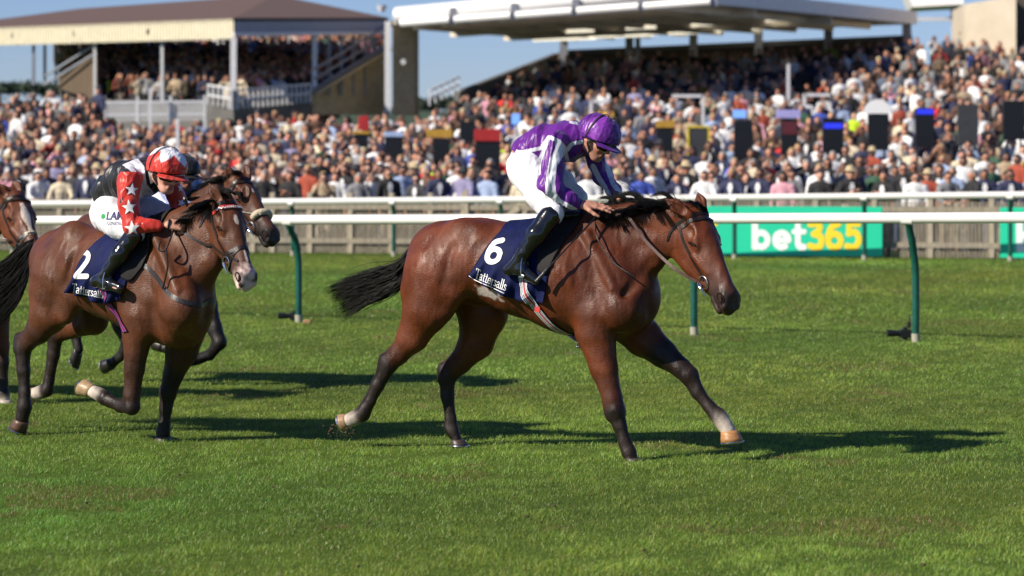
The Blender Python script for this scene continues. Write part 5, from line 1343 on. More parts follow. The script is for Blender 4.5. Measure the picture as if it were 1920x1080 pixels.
# remote cameras on the grass
M['camblack'] = mat_simple('camera_black', (.012, .012, .013), rough=.4); M['glass'] = mat_simple('camera_glass', (.01, .01, .02), rough=.05, coat=1)
def remote(px, py, flip, label):
    Y = F*CH/(py-HOR); b = MB(); b.box((0, 0, .085), (.15, .08, .11), bev=.012); b.box((0, 0, .15), (.06, .06, .04), bev=.01)
    o = b.build('remote_camera', M['camblack'], None, smooth=False); o.location = ((px-960)*Y/F, Y, 0); o.rotation_euler = (0, 0, flip); tag(o, label, 'camera'); o.scale = (.8, .8, .8)
    m = MB(); m.tube([(-.07, -.01, .09), (-.12, -.01, .09), (-.13, -.01, .09), (-.24, -.01, .095)], [.036, .036, .042, .045], 16); l = m.build('lens', M['camblack'], o, smooth=True)
    m = MB(); m.tube([(-.238, -.01, .095), (-.243, -.01, .095)], [.038, .036], 16); m.build('front_glass', M['glass'], l)
    m = MB(); m.box((.05, 0, .20), (.045, .05, .08), bev=.01); m.tube([(.06, 0, .24), (.065, .01, .33)], [.012, .008], 8); m.build('transmitter', M['camblack'], o)
    m = MB(); m.beam((0, 0, 0), (0, 0, .04), .05, .05, up=(0, 1, 0)); m.build('foot', M['camblack'], o)
    return o
remote(1697, 638, .15, 'black remote camera on the grass beside the right-hand rail post')
remote(553, 604, .1, 'black remote camera at the foot of the post between the two leading horses')
mb = MB(); mb.box((0, 0, .03), (.09, .05, .05), bev=.012); o = mb.build('leather_pouch', mat_simple('tan_pouch', (.35, .22, .1)), None); o.location = ((576-960)*33.0/F, 33.0, 0); tag(o, 'small tan pouch lying on the grass right of the left remote camera', 'pouch')

# ------------------------------------------------------------------ wooden fence and betting boards
M['wood'] = mat_simple('weathered_wood', (.27, .235, .18), rough=.85, var=.3, scale=6, stretch=(3, 3, .4))
M['wood2'] = mat_simple('pale_post_wood', (.36, .31, .235), rough=.85, var=.25, scale=6, stretch=(3, 3, .4))
FY = lambda px: 54.7+(1920-px)/1920*5.2
def fence_panel(p0, p1, label, n):
    A = Vector(((p0-960)*FY(p0)/F, FY(p0), 0)); Bv = Vector(((p1-960)*FY(p1)/F, FY(p1), 0)); d = Bv-A; Ln = d.length; rot = math.atan2(d.y, d.x)
    mb = MB(); mb.box((0, 0, .60), (.11, .11, 1.2), bev=.01)
    o = mb.build('fence_panel', M['wood2'], None); o.name = 'picket_fence'; o.location = A; o.rotation_euler = (0, 0, rot); tag(o, label, 'fence panel', 'panels of the wooden picket fence')
    mb = MB()
    for z in (.25, .92): mb = MB(); mb.box((Ln/2, -.045, z), (Ln, .04, .10)); mb.build('fence_rail', M['wood'], o)
    mb = MB(); k = int(Ln/.064); rr = random.Random(int(p0))
    for q in range(k):
        x = (q+.5)*Ln/k
        if x < .07: continue
        mb.box((x, .0, .54+rr.uniform(-.01, .01)), (.036, .018, 1.06))
    mb.build('pickets', M['wood'], o); return o
fps = [-110, -35, 40, 113, 186, 259, 331, 403, 475, 512, 582, 658, 735, 808, 870, 985, 1060, 1150, 1240, 1330, 1420, 1530, 1640, 1745, 1860, 1960, 2080]
ordw = ['first', 'second', 'third', 'fourth', 'fifth', 'sixth', 'seventh', 'eighth', 'ninth', 'tenth', 'eleventh', 'twelfth', 'thirteenth', 'fourteenth', 'fifteenth', 'sixteenth', 'seventeenth', 'eighteenth', 'nineteenth', 'twentieth', 'twenty-first', 'twenty-second', 'twenty-third', 'twenty-fourth', 'twenty-fifth', 'twenty-sixth', 'twenty-seventh']
for k, (a_, b_) in enumerate(zip(fps[:-1], fps[1:])):
    f_ = fence_panel(a_, b_, f'weathered wooden picket fence panel below the crowd, {ordw[k]} counted from the left', 0)
    if a_ == 870:
        mb = MB(); Ln = 115*FY(900)/F; mb.beam((.05, -.08, .25), (Ln-.05, -.08, .92), .03, .09, up=(0, 0, 1)); mb.box((.06, -.07, .66), (.09, .05, 1.22)); mb.build('brace', M['wood2'], f_)
M['bgreen'] = mat_simple('teal_board', (.01, .54, .32), rough=.45, var=.04, scale=2)
M['bwhite'] = mat_simple('board_white', (.82, .82, .82), rough=.5, var=.02); M['byellow'] = mat_simple('board_yellow', (.85, .60, .02), rough=.5, var=.02)

def lay_word(word, gap=0.0):
    x = 0; segs = {}
    for i_, ch in enumerate(word):
        g, ad = GL[ch]; segs[i_] = ([([(px_+x, py_) for px_, py_ in P], w*.90) for P, w in g], ch); x += ad+gap
    return segs, x
def flat_letters(name, segs, Wd, x0, x1, z0, z1, y, mat, parent, res=.012):
    f = strokes_mask(segs); nx = int((x1-x0)/res); nz = int((z1-z0)/res); X, Z = np.meshgrid(np.arange(nx), np.arange(nz), indexing='ij')
    m = f((X+.5)/nx*Wd, (Z+.5)/nz); ijs = np.argwhere(m); V = []; idx = {}; Q = []
    def vid(a, b, s):
        k = (a, b, s)
        if k not in idx: idx[k] = len(V); V.append((x0+(x1-x0)*a/nx, y-s*.006, z0+(z1-z0)*b/nz))
        return idx[k]
    for a, b in ijs: Q.append((vid(a, b, 1), vid(a+1, b, 1), vid(a+1, b+1, 1), vid(a, b+1, 1)))
    return mesh_np(name, np.array(V), np.array(Q), mat, parent, False)
def ad_board(px0, px1, label, off=0.0):
    Y0, Y1 = FY(px0)-.28, FY(px1)-.28; A = Vector(((px0-960)*Y0/F, Y0, 0)); Bv = Vector(((px1-960)*Y1/F, Y1, 0)); d = Bv-A; Ln = d.length
    mb = MB(); mb.box((Ln/2, 0, .50), (Ln, .06, .94), bev=.006); o = mb.build('advertising_board', M['bgreen'], None); o.location = A; o.rotation_euler = (0, 0, math.atan2(d.y, d.x)); tag(o, label, 'advertising board', 'teal advertising boards along the fence')
    mb = MB()
    for x in (.4, Ln-.4): mb.beam((x, .03, 0), (x, .03, .9), .05, .05, up=(0, 1, 0))
    mb.build('board_leg', M['wood2'], o)
    segs, Wd = lay_word('bet365', -.02); tx0 = .29+off; tx1 = tx0+2.12; 
    flat_letters('lettering', [s for i_ in (0, 1, 2) for s in segs[i_][0]], Wd, tx0, tx1, .14, .71, -.031, M['bwhite'], o)
    flat_letters('lettering', [s for i_ in (3, 4, 5) for s in segs[i_][0]], Wd, tx0, tx1, .14, .71, -.033, M['byellow'], o)
    return o
ad_board(1102, 1376, 'teal advertising board mostly hidden behind the head of the leading bay', .17)
ad_board(1381, 1655, 'teal advertising board with white and yellow lettering right of the leading bay')
ad_board(1875, 2149, 'teal advertising board cut off by the right edge of the picture')

# clods of turf thrown up and lying about
mb = MB(); rc = random.Random(5)
def clod(c, r):
    n = 7; V = []; Fs = []
    for k in range(n):
        for q in (-.5, .5): a = 2*math.pi*k/n; rr = r*rc.uniform(.7, 1.2); V.append((c[0]+rr*math.cos(a), c[1]+rr*math.sin(a), c[2]+r*.7*q+rc.uniform(-.2, .2)*r))
    V += [(c[0], c[1], c[2]-r*.8), (c[0], c[1], c[2]+r*.8)]
    for k in range(n): a, b = 2*k, 2*((k+1) % n); Fs += [(a, b, b+1, a+1), (b, a, 2*n), (a+1, b+1, 2*n+1)]
    mb.add(V, Fs)
for k in range(70):
    p = H1.L(648+rc.gauss(-4, 16), 812+rc.gauss(0, 8), .16+rc.gauss(0, .05)); c = H1.P0+p[0]*H1.x+p[1]*H1.y; clod((c[0], c[1], max(p[2], .02)+rc.uniform(0, .03)), rc.uniform(.002, .008))
for k in range(70):
    Y = rc.uniform(13, 26); clod((rc.uniform(-1, 1)*900*Y/F, Y, .018), rc.uniform(.004, .010))
tag(mb.build('turf_clods', mat_simple('soil', (.075, .048, .026), rough=.95, var=.4, scale=60), None, kind='stuff'), 'brown crumbs of soil kicked up and scattered over the grass', 'soil', kind='stuff')
# ------------------------------------------------------------------ raised ground and terraces under the crowd
TOPS = [(-260, 172), (0, 168), (185, 166), (215, 224), (385, 226), (440, 214), (580, 209), (780, 206), (850, 178), (930, 140), (1000, 108), (1060, 99), (1400, 90), (1560, 80), (1640, 74), (1700, 64), (2180, 54)]
def topy(u): return np.interp(u, [t[0] for t in TOPS], [t[1] for t in TOPS])
def YM(u): return np.interp(u, [-260, 580, 800, 1000, 2180], [88, 86, 92, 113, 113])
def zground(u, Y):
    y0 = FY(u)+.9; t = np.clip((Y-y0)/(YM(u)-y0), 0, 1); y = 331-(331-topy(u))*t
    return (CH+(HOR-y)*Y/F-1.70)*np.clip(t*14, 0, 1)**.5*np.clip((Y-y0)/3, 0, 1)
M['terrace'] = mat_simple('grey_terrace', (.16, .15, .14), rough=.9, var=.2, scale=2)
us = np.linspace(-260, 2180, 90); ts = np.linspace(0, 1, 50); V = []
for u in us:
    y0, y1 = FY(u)+.5, YM(u)+1.2
    for t in ts: Y = y0+(y1-y0)*t; V.append(((u-960)*Y/F, Y, float(zground(u, Y))+.004))
    V.append(((u-960)*(y1+.05)/F, y1+.05, 0))
V = np.array(V); m_ = len(ts)+1; i, j = np.meshgrid(np.arange(len(us)-1), np.arange(m_-1), indexing='ij'); a = (i*m_+j).ravel()
tag(mesh_np('terrace', V, np.stack([a, a+m_, a+m_+1, a+1], 1), M['terrace'], None, False), kind='structure')

# ------------------------------------------------------------------ spectators
def shirt_prims(S, P, f=1.0, short=True, c=(0, 0, 0)):
    S.cap((0, 0, .98), (0, 0, 1.10), .125*f, .130*f, (1, 0, 0), .80, .80, .05, c); S.cap((0, 0, 1.10), (0, 0, 1.36), .135*f, .150*f, (1, 0, 0), .78, .66, .05, c)
    S.cap((0, -.13, 1.39), (0, .13, 1.39), .062*f, .062*f, None, 1, 1, .06, c)
POSES = {
 'standing': ([(0, -.19, 1.38), (.02, -.24, 1.12), (.08, -.22, .88)], [(0, .19, 1.38), (.02, .24, 1.12), (.08, .22, .88)]),
 'shading eyes': ([(0, -.19, 1.38), (.14, -.30, 1.30), (.13, -.11, 1.58)], [(0, .19, 1.38), (.02, .24, 1.12), (.10, .20, .90)]),
 'holding up a phone': ([(0, -.19, 1.38), (.14, -.24, 1.20), (.34, -.10, 1.45)], [(0, .19, 1.38), (.14, .24, 1.20), (.34, .08, 1.45)]),
 'clapping': ([(0, -.19, 1.38), (.06, -.25, 1.12), (.30, -.03, 1.24)], [(0, .19, 1.38), (.06, .25, 1.12), (.30, .02, 1.25)]),
 'leaning forward': ([(0, -.19, 1.38), (.12, -.26, 1.14), (.34, -.20, 1.08)], [(0, .19, 1.38), (.12, .26, 1.14), (.34, .20, 1.08)]),
 'raising one arm': ([(0, -.19, 1.38), (.08, -.28, 1.55), (.10, -.24, 1.82)], [(0, .19, 1.38), (.02, .24, 1.12), (.12, .20, .92)])}
def spectator_sdf(pose, hairk, hat, part, sleeve=.62):
    A, Bq = POSES[pose]; S = Sdf(); c = (1, 0, 0)
    if part == 'body':
        S.cap((0, 0, 1.595), (.018, 0, 1.60), .088, .084, (0, 1, 0), .88, .88, .02); S.cap((.03, 0, 1.55), (.04, 0, 1.52), .055, .042, k=.03); S.cap((.09, 0, 1.575), (.105, 0, 1.56), .014, .014, k=.02)
        S.cap((0, 0, 1.42), (0, 0, 1.52), .052, .05, k=.03); S.cap((0, -.12, 1.37), (0, .12, 1.37), .05, k=.04); S.cap((0, 0, 1.0), (0, 0, 1.3), .10, .12, (1, 0, 0), .75, .7, .04)
        for s in (-1, 1):
            S.cap((0, s*.082, 1.57), (0, s*.086, 1.59), .02, .02, k=.01)
            S.cap((0, s*.09, .92), (0, s*.10, .48), .075, .052, k=.04); S.cap((0, s*.10, .48), (0, s*.11, .06), .052, .036, k=.03); S.cap((0, s*.11, .05), (.13, s*.12, .035), .04, .032, k=.02)
        for L_ in (A, Bq): S.cap(L_[0], L_[1], .048, .040, k=.03); S.cap(L_[1], L_[2], .040, .028, k=.02); d = np.array(L_[2])-np.array(L_[1]); d = d/np.linalg.norm(d); S.cap(np.array(L_[2]), np.array(L_[2])+d*.09, .034, .024, (1, 0, 0), .6, .6, .015); S.cap(np.array(L_[2])+d*.09, np.array(L_[2])+d*.15, .026, .016, (1, 0, 0), .6, .6, .015)
    if part == 'shirt':
        shirt_prims(S, None, 1.06)
        for L_ in (A, Bq):
            S.cap(L_[0], L_[1], .064, .052, k=.05); e = np.array(L_[1]); w = np.array(L_[2]); S.cap(e, e+(w-e)*sleeve, .052, .042, k=.02)
    if part == 'trousers':
        S.cap((0, -.05, .94), (0, .05, .94), .115, .115, (1, 0, 0), .95, .95, .05)
        for s in (-1, 1): S.cap((0, s*.085, .92), (0, s*.10, .48), .094, .068, k=.05); S.cap((0, s*.10, .48), (0, s*.11, .10), .068, .056, k=.03)
    if part in ('shoe_r', 'shoe_l'):
        s = -1 if part == 'shoe_r' else 1; S.cap((-.01, s*.11, .045), (.15, s*.125, .035), .046, .038, (0, 0, 1), .9, .8, .02)
    if part == 'hair':
        if hat: 
            S.cap((0, 0, 1.66), (0, 0, 1.69), .100, .088, (0, 0, 1), .8, .8, .02); S.cap((.01, 0, 1.645), (.02, 0, 1.645), .15, .15, (0, 0, 1), .09, .09, .01)
        else:
            S.cap((-.022, 0, 1.615), (-.005, 0, 1.635), .094, .086, (0, 1, 0), .92, .92, .02); S.cap((.13, 0, 1.555), (.10, 0, 1.56), .085, .085, (0, 1, 0), 1.6, 1.6, .01, sub=True)
            if hairk == 'long':
                S.cap((-.045, 0, 1.58), (-.06, 0, 1.40), .075, .055, (0, 1, 0), 1.35, 1.5, .04); S.cap((.12, 0, 1.50), (.10, 0, 1.42), .085, .085, (0, 1, 0), 1.6, 1.6, .01, sub=True)
    return S
SH = {'white': (.72, .72, .72), 'pale blue': (.30, .38, .56), 'navy': (.02, .025, .07), 'black': (.014, .014, .016), 'grey': (.2, .2, .21), 'pink': (.66, .32, .38), 'cream': (.62, .53, .38), 'beige': (.38, .29, .19), 'brown': (.12, .06, .035),
      'rust red': (.34, .06, .03), 'dark green': (.03, .09, .05), 'charcoal': (.045, .045, .05), 'lavender': (.25, .23, .38), 'red': (.60, .03, .03), 'royal blue': (.04, .08, .40), 'mustard': (.5, .3, .04), 'lime': (.45, .65, .02)}
SHW = {'white': 26, 'pale blue': 5, 'navy': 18, 'black': 24, 'grey': 5, 'pink': 4, 'cream': 8, 'beige': 5, 'brown': 8, 'rust red': 3, 'dark green': 2, 'charcoal': 8, 'lavender': 1, 'red': 2, 'royal blue': 1, 'mustard': 1, 'lime': 1}
HR = {'dark brown': (.035, .018, .010), 'black': (.010, .008, .007), 'blond': (.36, .24, .11), 'grey': (.28, .27, .25), 'auburn': (.12, .045, .02)}
SK = [(.52, .25, .16), (.44, .20, .12), (.55, .29, .20), (.28, .13, .08)]
TR = [(.02, .025, .05), (.03, .03, .03), (.20, .16, .11), (.08, .10, .16), (.35, .31, .24)]
fab = {k: mat_simple(k.replace(' ', '_')+'_cloth', v, rough=.8, var=.18, scale=7, bump=.01, bscale=12) for k, v in SH.items()}
hairm = {k: mat_simple(k.replace(' ', '_')+'_hair', v, rough=.6, var=.3, scale=30) for k, v in HR.items()}
strawm = mat_simple('straw_hat', (.5, .4, .24), rough=.8); capm = mat_simple('dark_hat', (.03, .03, .035), rough=.8)
skm = [mat_simple('tanned_skin', c, rough=.55, var=.1) for c in SK]; trm = [mat_simple('trouser_cloth', c, rough=.85, var=.15) for c in TR]
sgm = M['lens']; pat = mat_simple('white_shirt_front', (.7, .7, .7), rough=.7)
protos = {}
def proto(pose, hairk, hat):
    k = (pose, hairk, hat)
    if k in protos: return protos[k]
    r = {}
    for part, h in (('body', .019), ('shirt', .024), ('trousers', .035), ('shoe_r', .03), ('shoe_l', .03), ('hair', .019)):
        kk = (part, pose if part in ('body', 'shirt') else '', (hairk, hat) if part == 'hair' else '')
        if kk not in protos:
            V, Q = spectator_sdf(pose, hairk, hat, part).mesh(h)
            if part in ('shirt', 'trousers'): V = wrinkle(V, Q, .012, 6, 1)
            o = mesh_np({'body': 'person', 'hair': 'hat' if hat else 'hair'}.get(part, part), V, Q, None, None, True); o.data.materials.append(skm[0]); me = o.data; COL.objects.unlink(o); bpy.data.objects.remove(o); protos[kk] = me
        r[part] = protos[kk]
    protos[k] = r; return r
def glasses_mesh():
    mb = MB(); mb.box((.100, -.032, 1.588), (.012, .045, .03)); mb.box((.100, .032, 1.588), (.012, .045, .03)); mb.box((.104, 0, 1.594), (.006, .03, .008)); mb.box((.05, .083, 1.594), (.11, .006, .008)); mb.box((.05, -.083, 1.594), (.11, .006, .008))
    o = mb.build('sunglasses', sgm); me = o.data; COL.objects.unlink(o); bpy.data.objects.remove(o); return me
gm = glasses_mesh()
def front_mesh():
    mb = MB(); V = [(.108, -.03, 1.42), (.108, .03, 1.42), (.122, .055, 1.32), (.128, .0, 1.14), (.122, -.055, 1.32)]; V2 = [(x-.03, y, z) for x, y, z in V]
    mb.add(V+V2, [(0, 4, 3, 2, 1), (5, 6, 7, 8, 9)]+[(k, (k+1) % 5, (k+1) % 5+5, k+5) for k in range(5)]); o = mb.build('shirt_front', pat); me = o.data; COL.objects.unlink(o); bpy.data.objects.remove(o); return me
frm = front_mesh()
def inst(name, me, mat, parent=None):
    o = bpy.data.objects.new(name, me); link(o, parent)
    if mat: o.material_slots[0].link = 'OBJECT'; o.material_slots[0].material = mat
    return o
rp = random.Random(21); shn = list(SHW); shw = list(SHW.values())
rows = []
for r in range(27):
    t = r/26; rows.append(t)
people = []
nrow = 23
for r in range(nrow):
    u = -150.0
    while u < 2080:
        y0 = FY(u)+.75; Y = y0+(YM(u)-y0-.6)*(r/(nrow-1))**1.05+rp.uniform(-.5, .5)*(1 if r else .2); s = F/Y
        u += s*(.56 if r < 8 else .52)*rp.uniform(.75, 1.3)
        if r > 1 and rp.random() < (.06 if u > 780 else .10): continue
        people.append((r, u, Y))
people.sort(key=lambda p: (p[0], p[1]))
ind = []; rest = []
vis = lambda u: -10 < u < 1930
cnt = 0
for p in people:
    if vis(p[1]) and cnt < 296: ind.append(p); cnt += 1
    else: rest.append(p)
rowname = ['front row', 'second row', 'third row', 'fourth row', 'fifth row', 'sixth row', 'seventh row', 'eighth row', 'ninth row']
specs = []
for (r, u, Y) in ind:
    pose = rp.choices(list(POSES), [38, 18, 9, 8, 22 if r == 0 else 6, 3])[0]; sh = rp.choices(shn, shw)[0]; hat = rp.random() < .06; hk = 'long' if rp.random() < .33 else 'short'; hr = rp.choices(list(HR), [44, 26, 8, 15, 7])[0]
    specs.append(dict(r=r, u=u, Y=Y, pose=pose, sh=sh, hat=hat, hk=hk, hr=hr, sun=rp.random() < .45, jacket=sh in ('navy', 'black', 'charcoal', 'grey', 'brown') and rp.random() < .6))
def desc(d):
    top = ('jacket' if d['jacket'] else ('blouse' if d['hk'] == 'long' and not d['hat'] else 'shirt'))
    hd = ('in a hat' if d['hat'] else f"with {'long' if d['hk']=='long' else 'short'} {d['hr']} hair")
    ps = {'standing': '', 'leaning forward': ' leaning forward', 'shading eyes': ' shading eyes', 'holding up a phone': ' hands raised', 'clapping': ' clapping', 'raising one arm': ' raising one arm'}[d['pose']]
    return f"spectator {hd} in {d['sh']} {top}{ps}"
from collections import defaultdict
grp = defaultdict(list)
for d in specs: grp[(d['r'], desc(d))].append(d)
onum = ['leftmost', 'second', 'third', 'fourth', 'fifth', 'sixth', 'seventh']
for (r, ds), L_ in grp.items():
    L_.sort(key=lambda d: d['u'])
    for k, d in enumerate(L_):
        d['label'] = f"{ds}, {rowname[r]}" if len(L_) == 1 else f"{ds}, {onum[min(k, 6)]} in {rowname[r]}"
for d in specs:
    pr = proto(d['pose'], d['hk'], d['hat']); X = (d['u']-960)*d['Y']/F
    o = inst('person', pr['body'], rp.choice(skm)); o.location = (X, d['Y'], max(float(zground(d['u'], d['Y'])), 0)+.005); o.rotation_euler = (0, 0, -math.pi/2+rp.gauss(-.15, .35)); sc = rp.uniform(.93, 1.05) if d['r'] else rp.uniform(.90, 1.0); o.scale = (sc, sc, sc)
    tag(o, d['label'], 'spectator', 'spectators packed behind the wooden fence')
    inst('jacket' if d['jacket'] else 'shirt', pr['shirt'], fab[d['sh']], o); inst('trousers', pr['trousers'], rp.choice(trm), o); inst('shoe', pr['shoe_r'], trm[1], o); inst('shoe', pr['shoe_l'], trm[1], o)
    inst('hat' if d['hat'] else 'hair', pr['hair'], (strawm if rp.random() < .4 else capm) if d['hat'] else hairm[d['hr']], o)
    if d['sun']: link(bpy.data.objects.new('sunglasses', gm), o)
    if d['jacket']: link(bpy.data.objects.new('shirt_front', frm), o)

# everyone further back: one object
lows = []
for pose in ('standing', 'standing', 'shading eyes', 'clapping', 'holding up a phone'):
    for hk, hat in (('short', False), ('long', False), ('short', True)):
        Vs = []; Qs = []; G = []; n0 = 0
        for g, (part, h) in enumerate((('body', .036), ('shirt', .045), ('trousers', .06), ('hair', .034))):
            V, Q = spectator_sdf(pose, hk, hat, part).mesh(h); Vs.append(V); Qs.append(Q+n0); G.append(np.full(len(V), g)); n0 += len(V)
        lows.append((np.concatenate(Vs), np.concatenate(Qs), np.concatenate(G), hat))
extra = []
CV = []; CQ = []; CC = []; n0 = 0
shc = np.array([SH[k] for k in shn]); shp = np.array(shw)/sum(shw)
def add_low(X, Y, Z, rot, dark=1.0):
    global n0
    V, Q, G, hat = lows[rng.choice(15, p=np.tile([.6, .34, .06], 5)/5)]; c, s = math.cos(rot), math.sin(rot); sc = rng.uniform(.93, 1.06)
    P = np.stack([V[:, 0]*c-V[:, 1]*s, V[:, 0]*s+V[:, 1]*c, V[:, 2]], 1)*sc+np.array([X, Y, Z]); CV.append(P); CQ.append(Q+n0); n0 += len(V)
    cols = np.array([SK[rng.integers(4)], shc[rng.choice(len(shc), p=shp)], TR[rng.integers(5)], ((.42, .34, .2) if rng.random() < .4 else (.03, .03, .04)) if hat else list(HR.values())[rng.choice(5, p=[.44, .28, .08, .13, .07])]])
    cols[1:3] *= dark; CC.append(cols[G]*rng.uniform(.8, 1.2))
for (r, u, Y) in rest: add_low((u-960)*Y/F, Y, float(zground(u, Y))+.005, -math.pi/2+rng.normal(-.15, .5), .35 if (Y > 99 and rng.random() < .75) else 1.0)  # clothing colour darkened to deepen the canopy's shade on the rear rows
# ------------------------------------------------------------------ old grandstand on the left
M['roofbrown'] = mat_simple('brown_roof', (.115, .072, .056), rough=.8, var=.15, scale=1, stretch=(6, 6, 6))
M['cream'] = mat_simple('cream_fascia', (.70, .64, .48), rough=.6, var=.08, scale=4)
M['greyfascia'] = mat_simple('grey_fascia', (.30, .31, .34), rough=.6, var=.1)
M['steelwhite'] = mat_simple('white_painted_steel', (.62, .62, .64), rough=.45, var=.08)
M['steelgrey'] = mat_simple('grey_painted_steel', (.22, .23, .27), rough=.5, var=.1)
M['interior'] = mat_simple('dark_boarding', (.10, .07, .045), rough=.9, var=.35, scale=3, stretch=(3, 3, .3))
M['concrete'] = mat_simple('stand_concrete', (.11, .105, .10), rough=.85, var=.2, scale=2)
def mat_brick():
    m, nt, p = new_mat('yellow_brick'); L = nt.links; tc = N(nt, 'ShaderNodeTexCoord'); b = N(nt, 'ShaderNodeTexBrick', Scale=4.0); b.inputs['Color1'].default_value = (.50, .41, .27, 1); b.inputs['Color2'].default_value = (.38, .31, .20, 1); b.inputs['Mortar'].default_value = (.22, .2, .17, 1)
    mp = N(nt, 'ShaderNodeMapping'); mp.inputs['Rotation'].default_value = (math.pi/2, 0, 0); L.new(tc.outputs['Object'], mp.inputs[0]); L.new(mp.outputs[0], b.inputs['Vector']); L.new(b.outputs[0], p.inputs['Base Color']); p.inputs['Roughness'].default_value = .9
    return m
M['brick'] = mat_brick()
def empty(name, loc): o = bpy.data.objects.new(name, None); o.location = loc; COL.objects.link(o); o.empty_display_size = .5; return o
def prism(name, pts, dvec, mat, parent, org):
    "extrude a planar polygon by a vector"
    mb = MB(); P = [Vector(p)-org for p in pts]; n = len(P); d = Vector(dvec)
    mb.add(P+[p+d for p in P], [tuple(range(n)), tuple(range(2*n-1, n-1, -1))]+[(k, k+n, (k+1) % n+n, (k+1) % n) for k in range(n)])
    return mb.build(name, mat, parent)
eC = W(438, 72, 95); eL = W(-150, 87, 109); eR = W(728, 60, 102); zE = 6.0
eC.z = 5.80; eL.z = 6.05; eR.z = 6.15; eB = eL+eR-eC
org = Vector((eC.x, eC.y, 0)); G1 = empty('old_grandstand', org); tag(G1, 'old covered grandstand with brown hipped roof and cream fascia on the left', 'grandstand')
fh = .62
def quad(a, b, h): return [a, b, b+Vector((0, 0, h)), a+Vector((0, 0, h))]
inw = ((eB-eC).normalized())*.12; inw.z = 0
prism('front_fascia', quad(eL, eC+Vector((0, 0, 0)), fh), (.03, .10, 0), M['cream'], G1, org)
mb = MB(); n = 110
for k in range(n):
    a = (eL+(eC-eL)*((k+.3)/n))-org; mb.box((a.x-.01, a.y-.02, a.z+fh/2-.02), (.07, .03, fh+.04), rot=math.atan2((eC-eL).y, (eC-eL).x))
mb.build('fascia_boards', M['cream'], G1)
prism('side_fascia', quad(eC+Vector((0, 0, .10)), eR+Vector((0, 0, .10)), fh-.1), (-.05, .10, 0), M['greyfascia'], G1, org)
mb = MB(); mb.beam(eC-org+Vector((.0, -.06, .12)), eR-org+Vector((.0, -.06, .12)), .10, .12); mb.build('gutter', M['steelwhite'], G1)
tz = Vector((0, 0, fh+.03)); ov = .3
rC, rL, rR, rB = [p+tz for p in (eC, eL, eR, eB)]; A1 = W(150, 16, 112); A2 = W(515, -10, 106); A1.z = max(A1.z, 7.6)
mb = MB(); P = [p-org for p in (rC, rL, rR, rB, A1, A2)]; low = [p-Vector((0, 0, .12)) for p in P[:4]]
mb.add(P+low, [(0, 5, 4, 1), (0, 2, 5), (2, 3, 5), (3, 4, 5), (3, 1, 4), (6, 7, 9, 8), (0, 1, 7, 6), (0, 6, 8, 2), (2, 8, 9, 3), (3, 9, 7, 1)]); mb.build('roof', M['roofbrown'], G1)
def colm(px, ytop, ybot, Y, r, mat, name='column'):
    a = W(px, ybot, Y)-org; b = W(px, ytop, Y)-org; mb = MB(); mb.beam(a, b, r*2, r*2, up=(0, 1, 0)); return mb.build(name, mat, G1)
colm(438, 70, 206, 95, .095, M['steelwhite'])
for px, Y in ((304, 98.3), (178, 101.3)): colm(px, 80, 190, Y, .05, M['steelwhite'])
for px, yt, Y, r in ((590, 60, 98.6, .08), (617, 60, 99.4, .05), (640, 60, 100, .05), (662, 60, 100.7, .05), (684, 60, 101.2, .045)): colm(px, yt, 178, Y, r, M['steelwhite'] if r > .07 else M['steelgrey'])
for px, Y in ((63, 104.2), (84, 106), (105, 108), (125, 110), (145, 112)): colm(px, 84, 160, Y, .05, M['steelgrey'])
# seating deck: steps rising towards the back wall
dF = [W(178, 190, 101.5), W(438, 206, 95.3), W(585, 196, 98.5)]
back0 = W(150, 108, 116); back1 = W(722, 96, 112)
def deck(t, s):
    a = dF[0]*(1-s)+dF[1]*s if False else None
q0 = W(130, 190, 102.6); q1 = W(438, 203, 95.4); q2 = W(586, 197, 98.6)
mb = MB(); ns = 14
fr_ = [q0-org, q1-org, q2-org]; bk_ = [W(110, 112, 116)-org, W(430, 100, 114)-org, W(722, 92, 110)-org]
for k in range(ns):
    t0, t1 = k/ns, (k+1)/ns; a = [f*(1-t0)+b*t0 for f, b in zip(fr_, bk_)]; b_ = [f*(1-t1)+b*t1 for f, b in zip(fr_, bk_)]
    z = [p.z for p in a]; top = [Vector((p.x, p.y, zz)) for p, zz in zip(a, z)]; tb = [Vector((p.x, p.y, zz)) for p, zz in zip(b_, z)]
    lo = [Vector((p.x, p.y, zz-1.2)) for p, zz in zip(a, z)]
    mb.add(top+tb+lo, [(0, 1, 4, 3), (1, 2, 5, 4), (6, 7, 1, 0), (7, 8, 2, 1)])
mb.build('seating_deck', M['concrete'], G1)
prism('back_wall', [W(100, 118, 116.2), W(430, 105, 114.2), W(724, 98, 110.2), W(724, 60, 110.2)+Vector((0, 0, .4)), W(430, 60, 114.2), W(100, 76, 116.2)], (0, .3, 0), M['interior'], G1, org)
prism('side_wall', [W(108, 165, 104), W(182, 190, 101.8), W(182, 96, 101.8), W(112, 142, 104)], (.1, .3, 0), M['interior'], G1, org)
prism('front_wall', [W(384, 190, 96.4), W(438, 202, 95.1), W(438, 240, 95.1), W(384, 240, 96.4)], (.05, .15, 0), M['concrete'], G1, org)
prism('front_wall', [W(438, 202, 95.1), W(583, 190, 98.4), W(583, 240, 98.4), W(438, 240, 95.1)], (-.05, .15, 0), M['concrete'], G1, org)
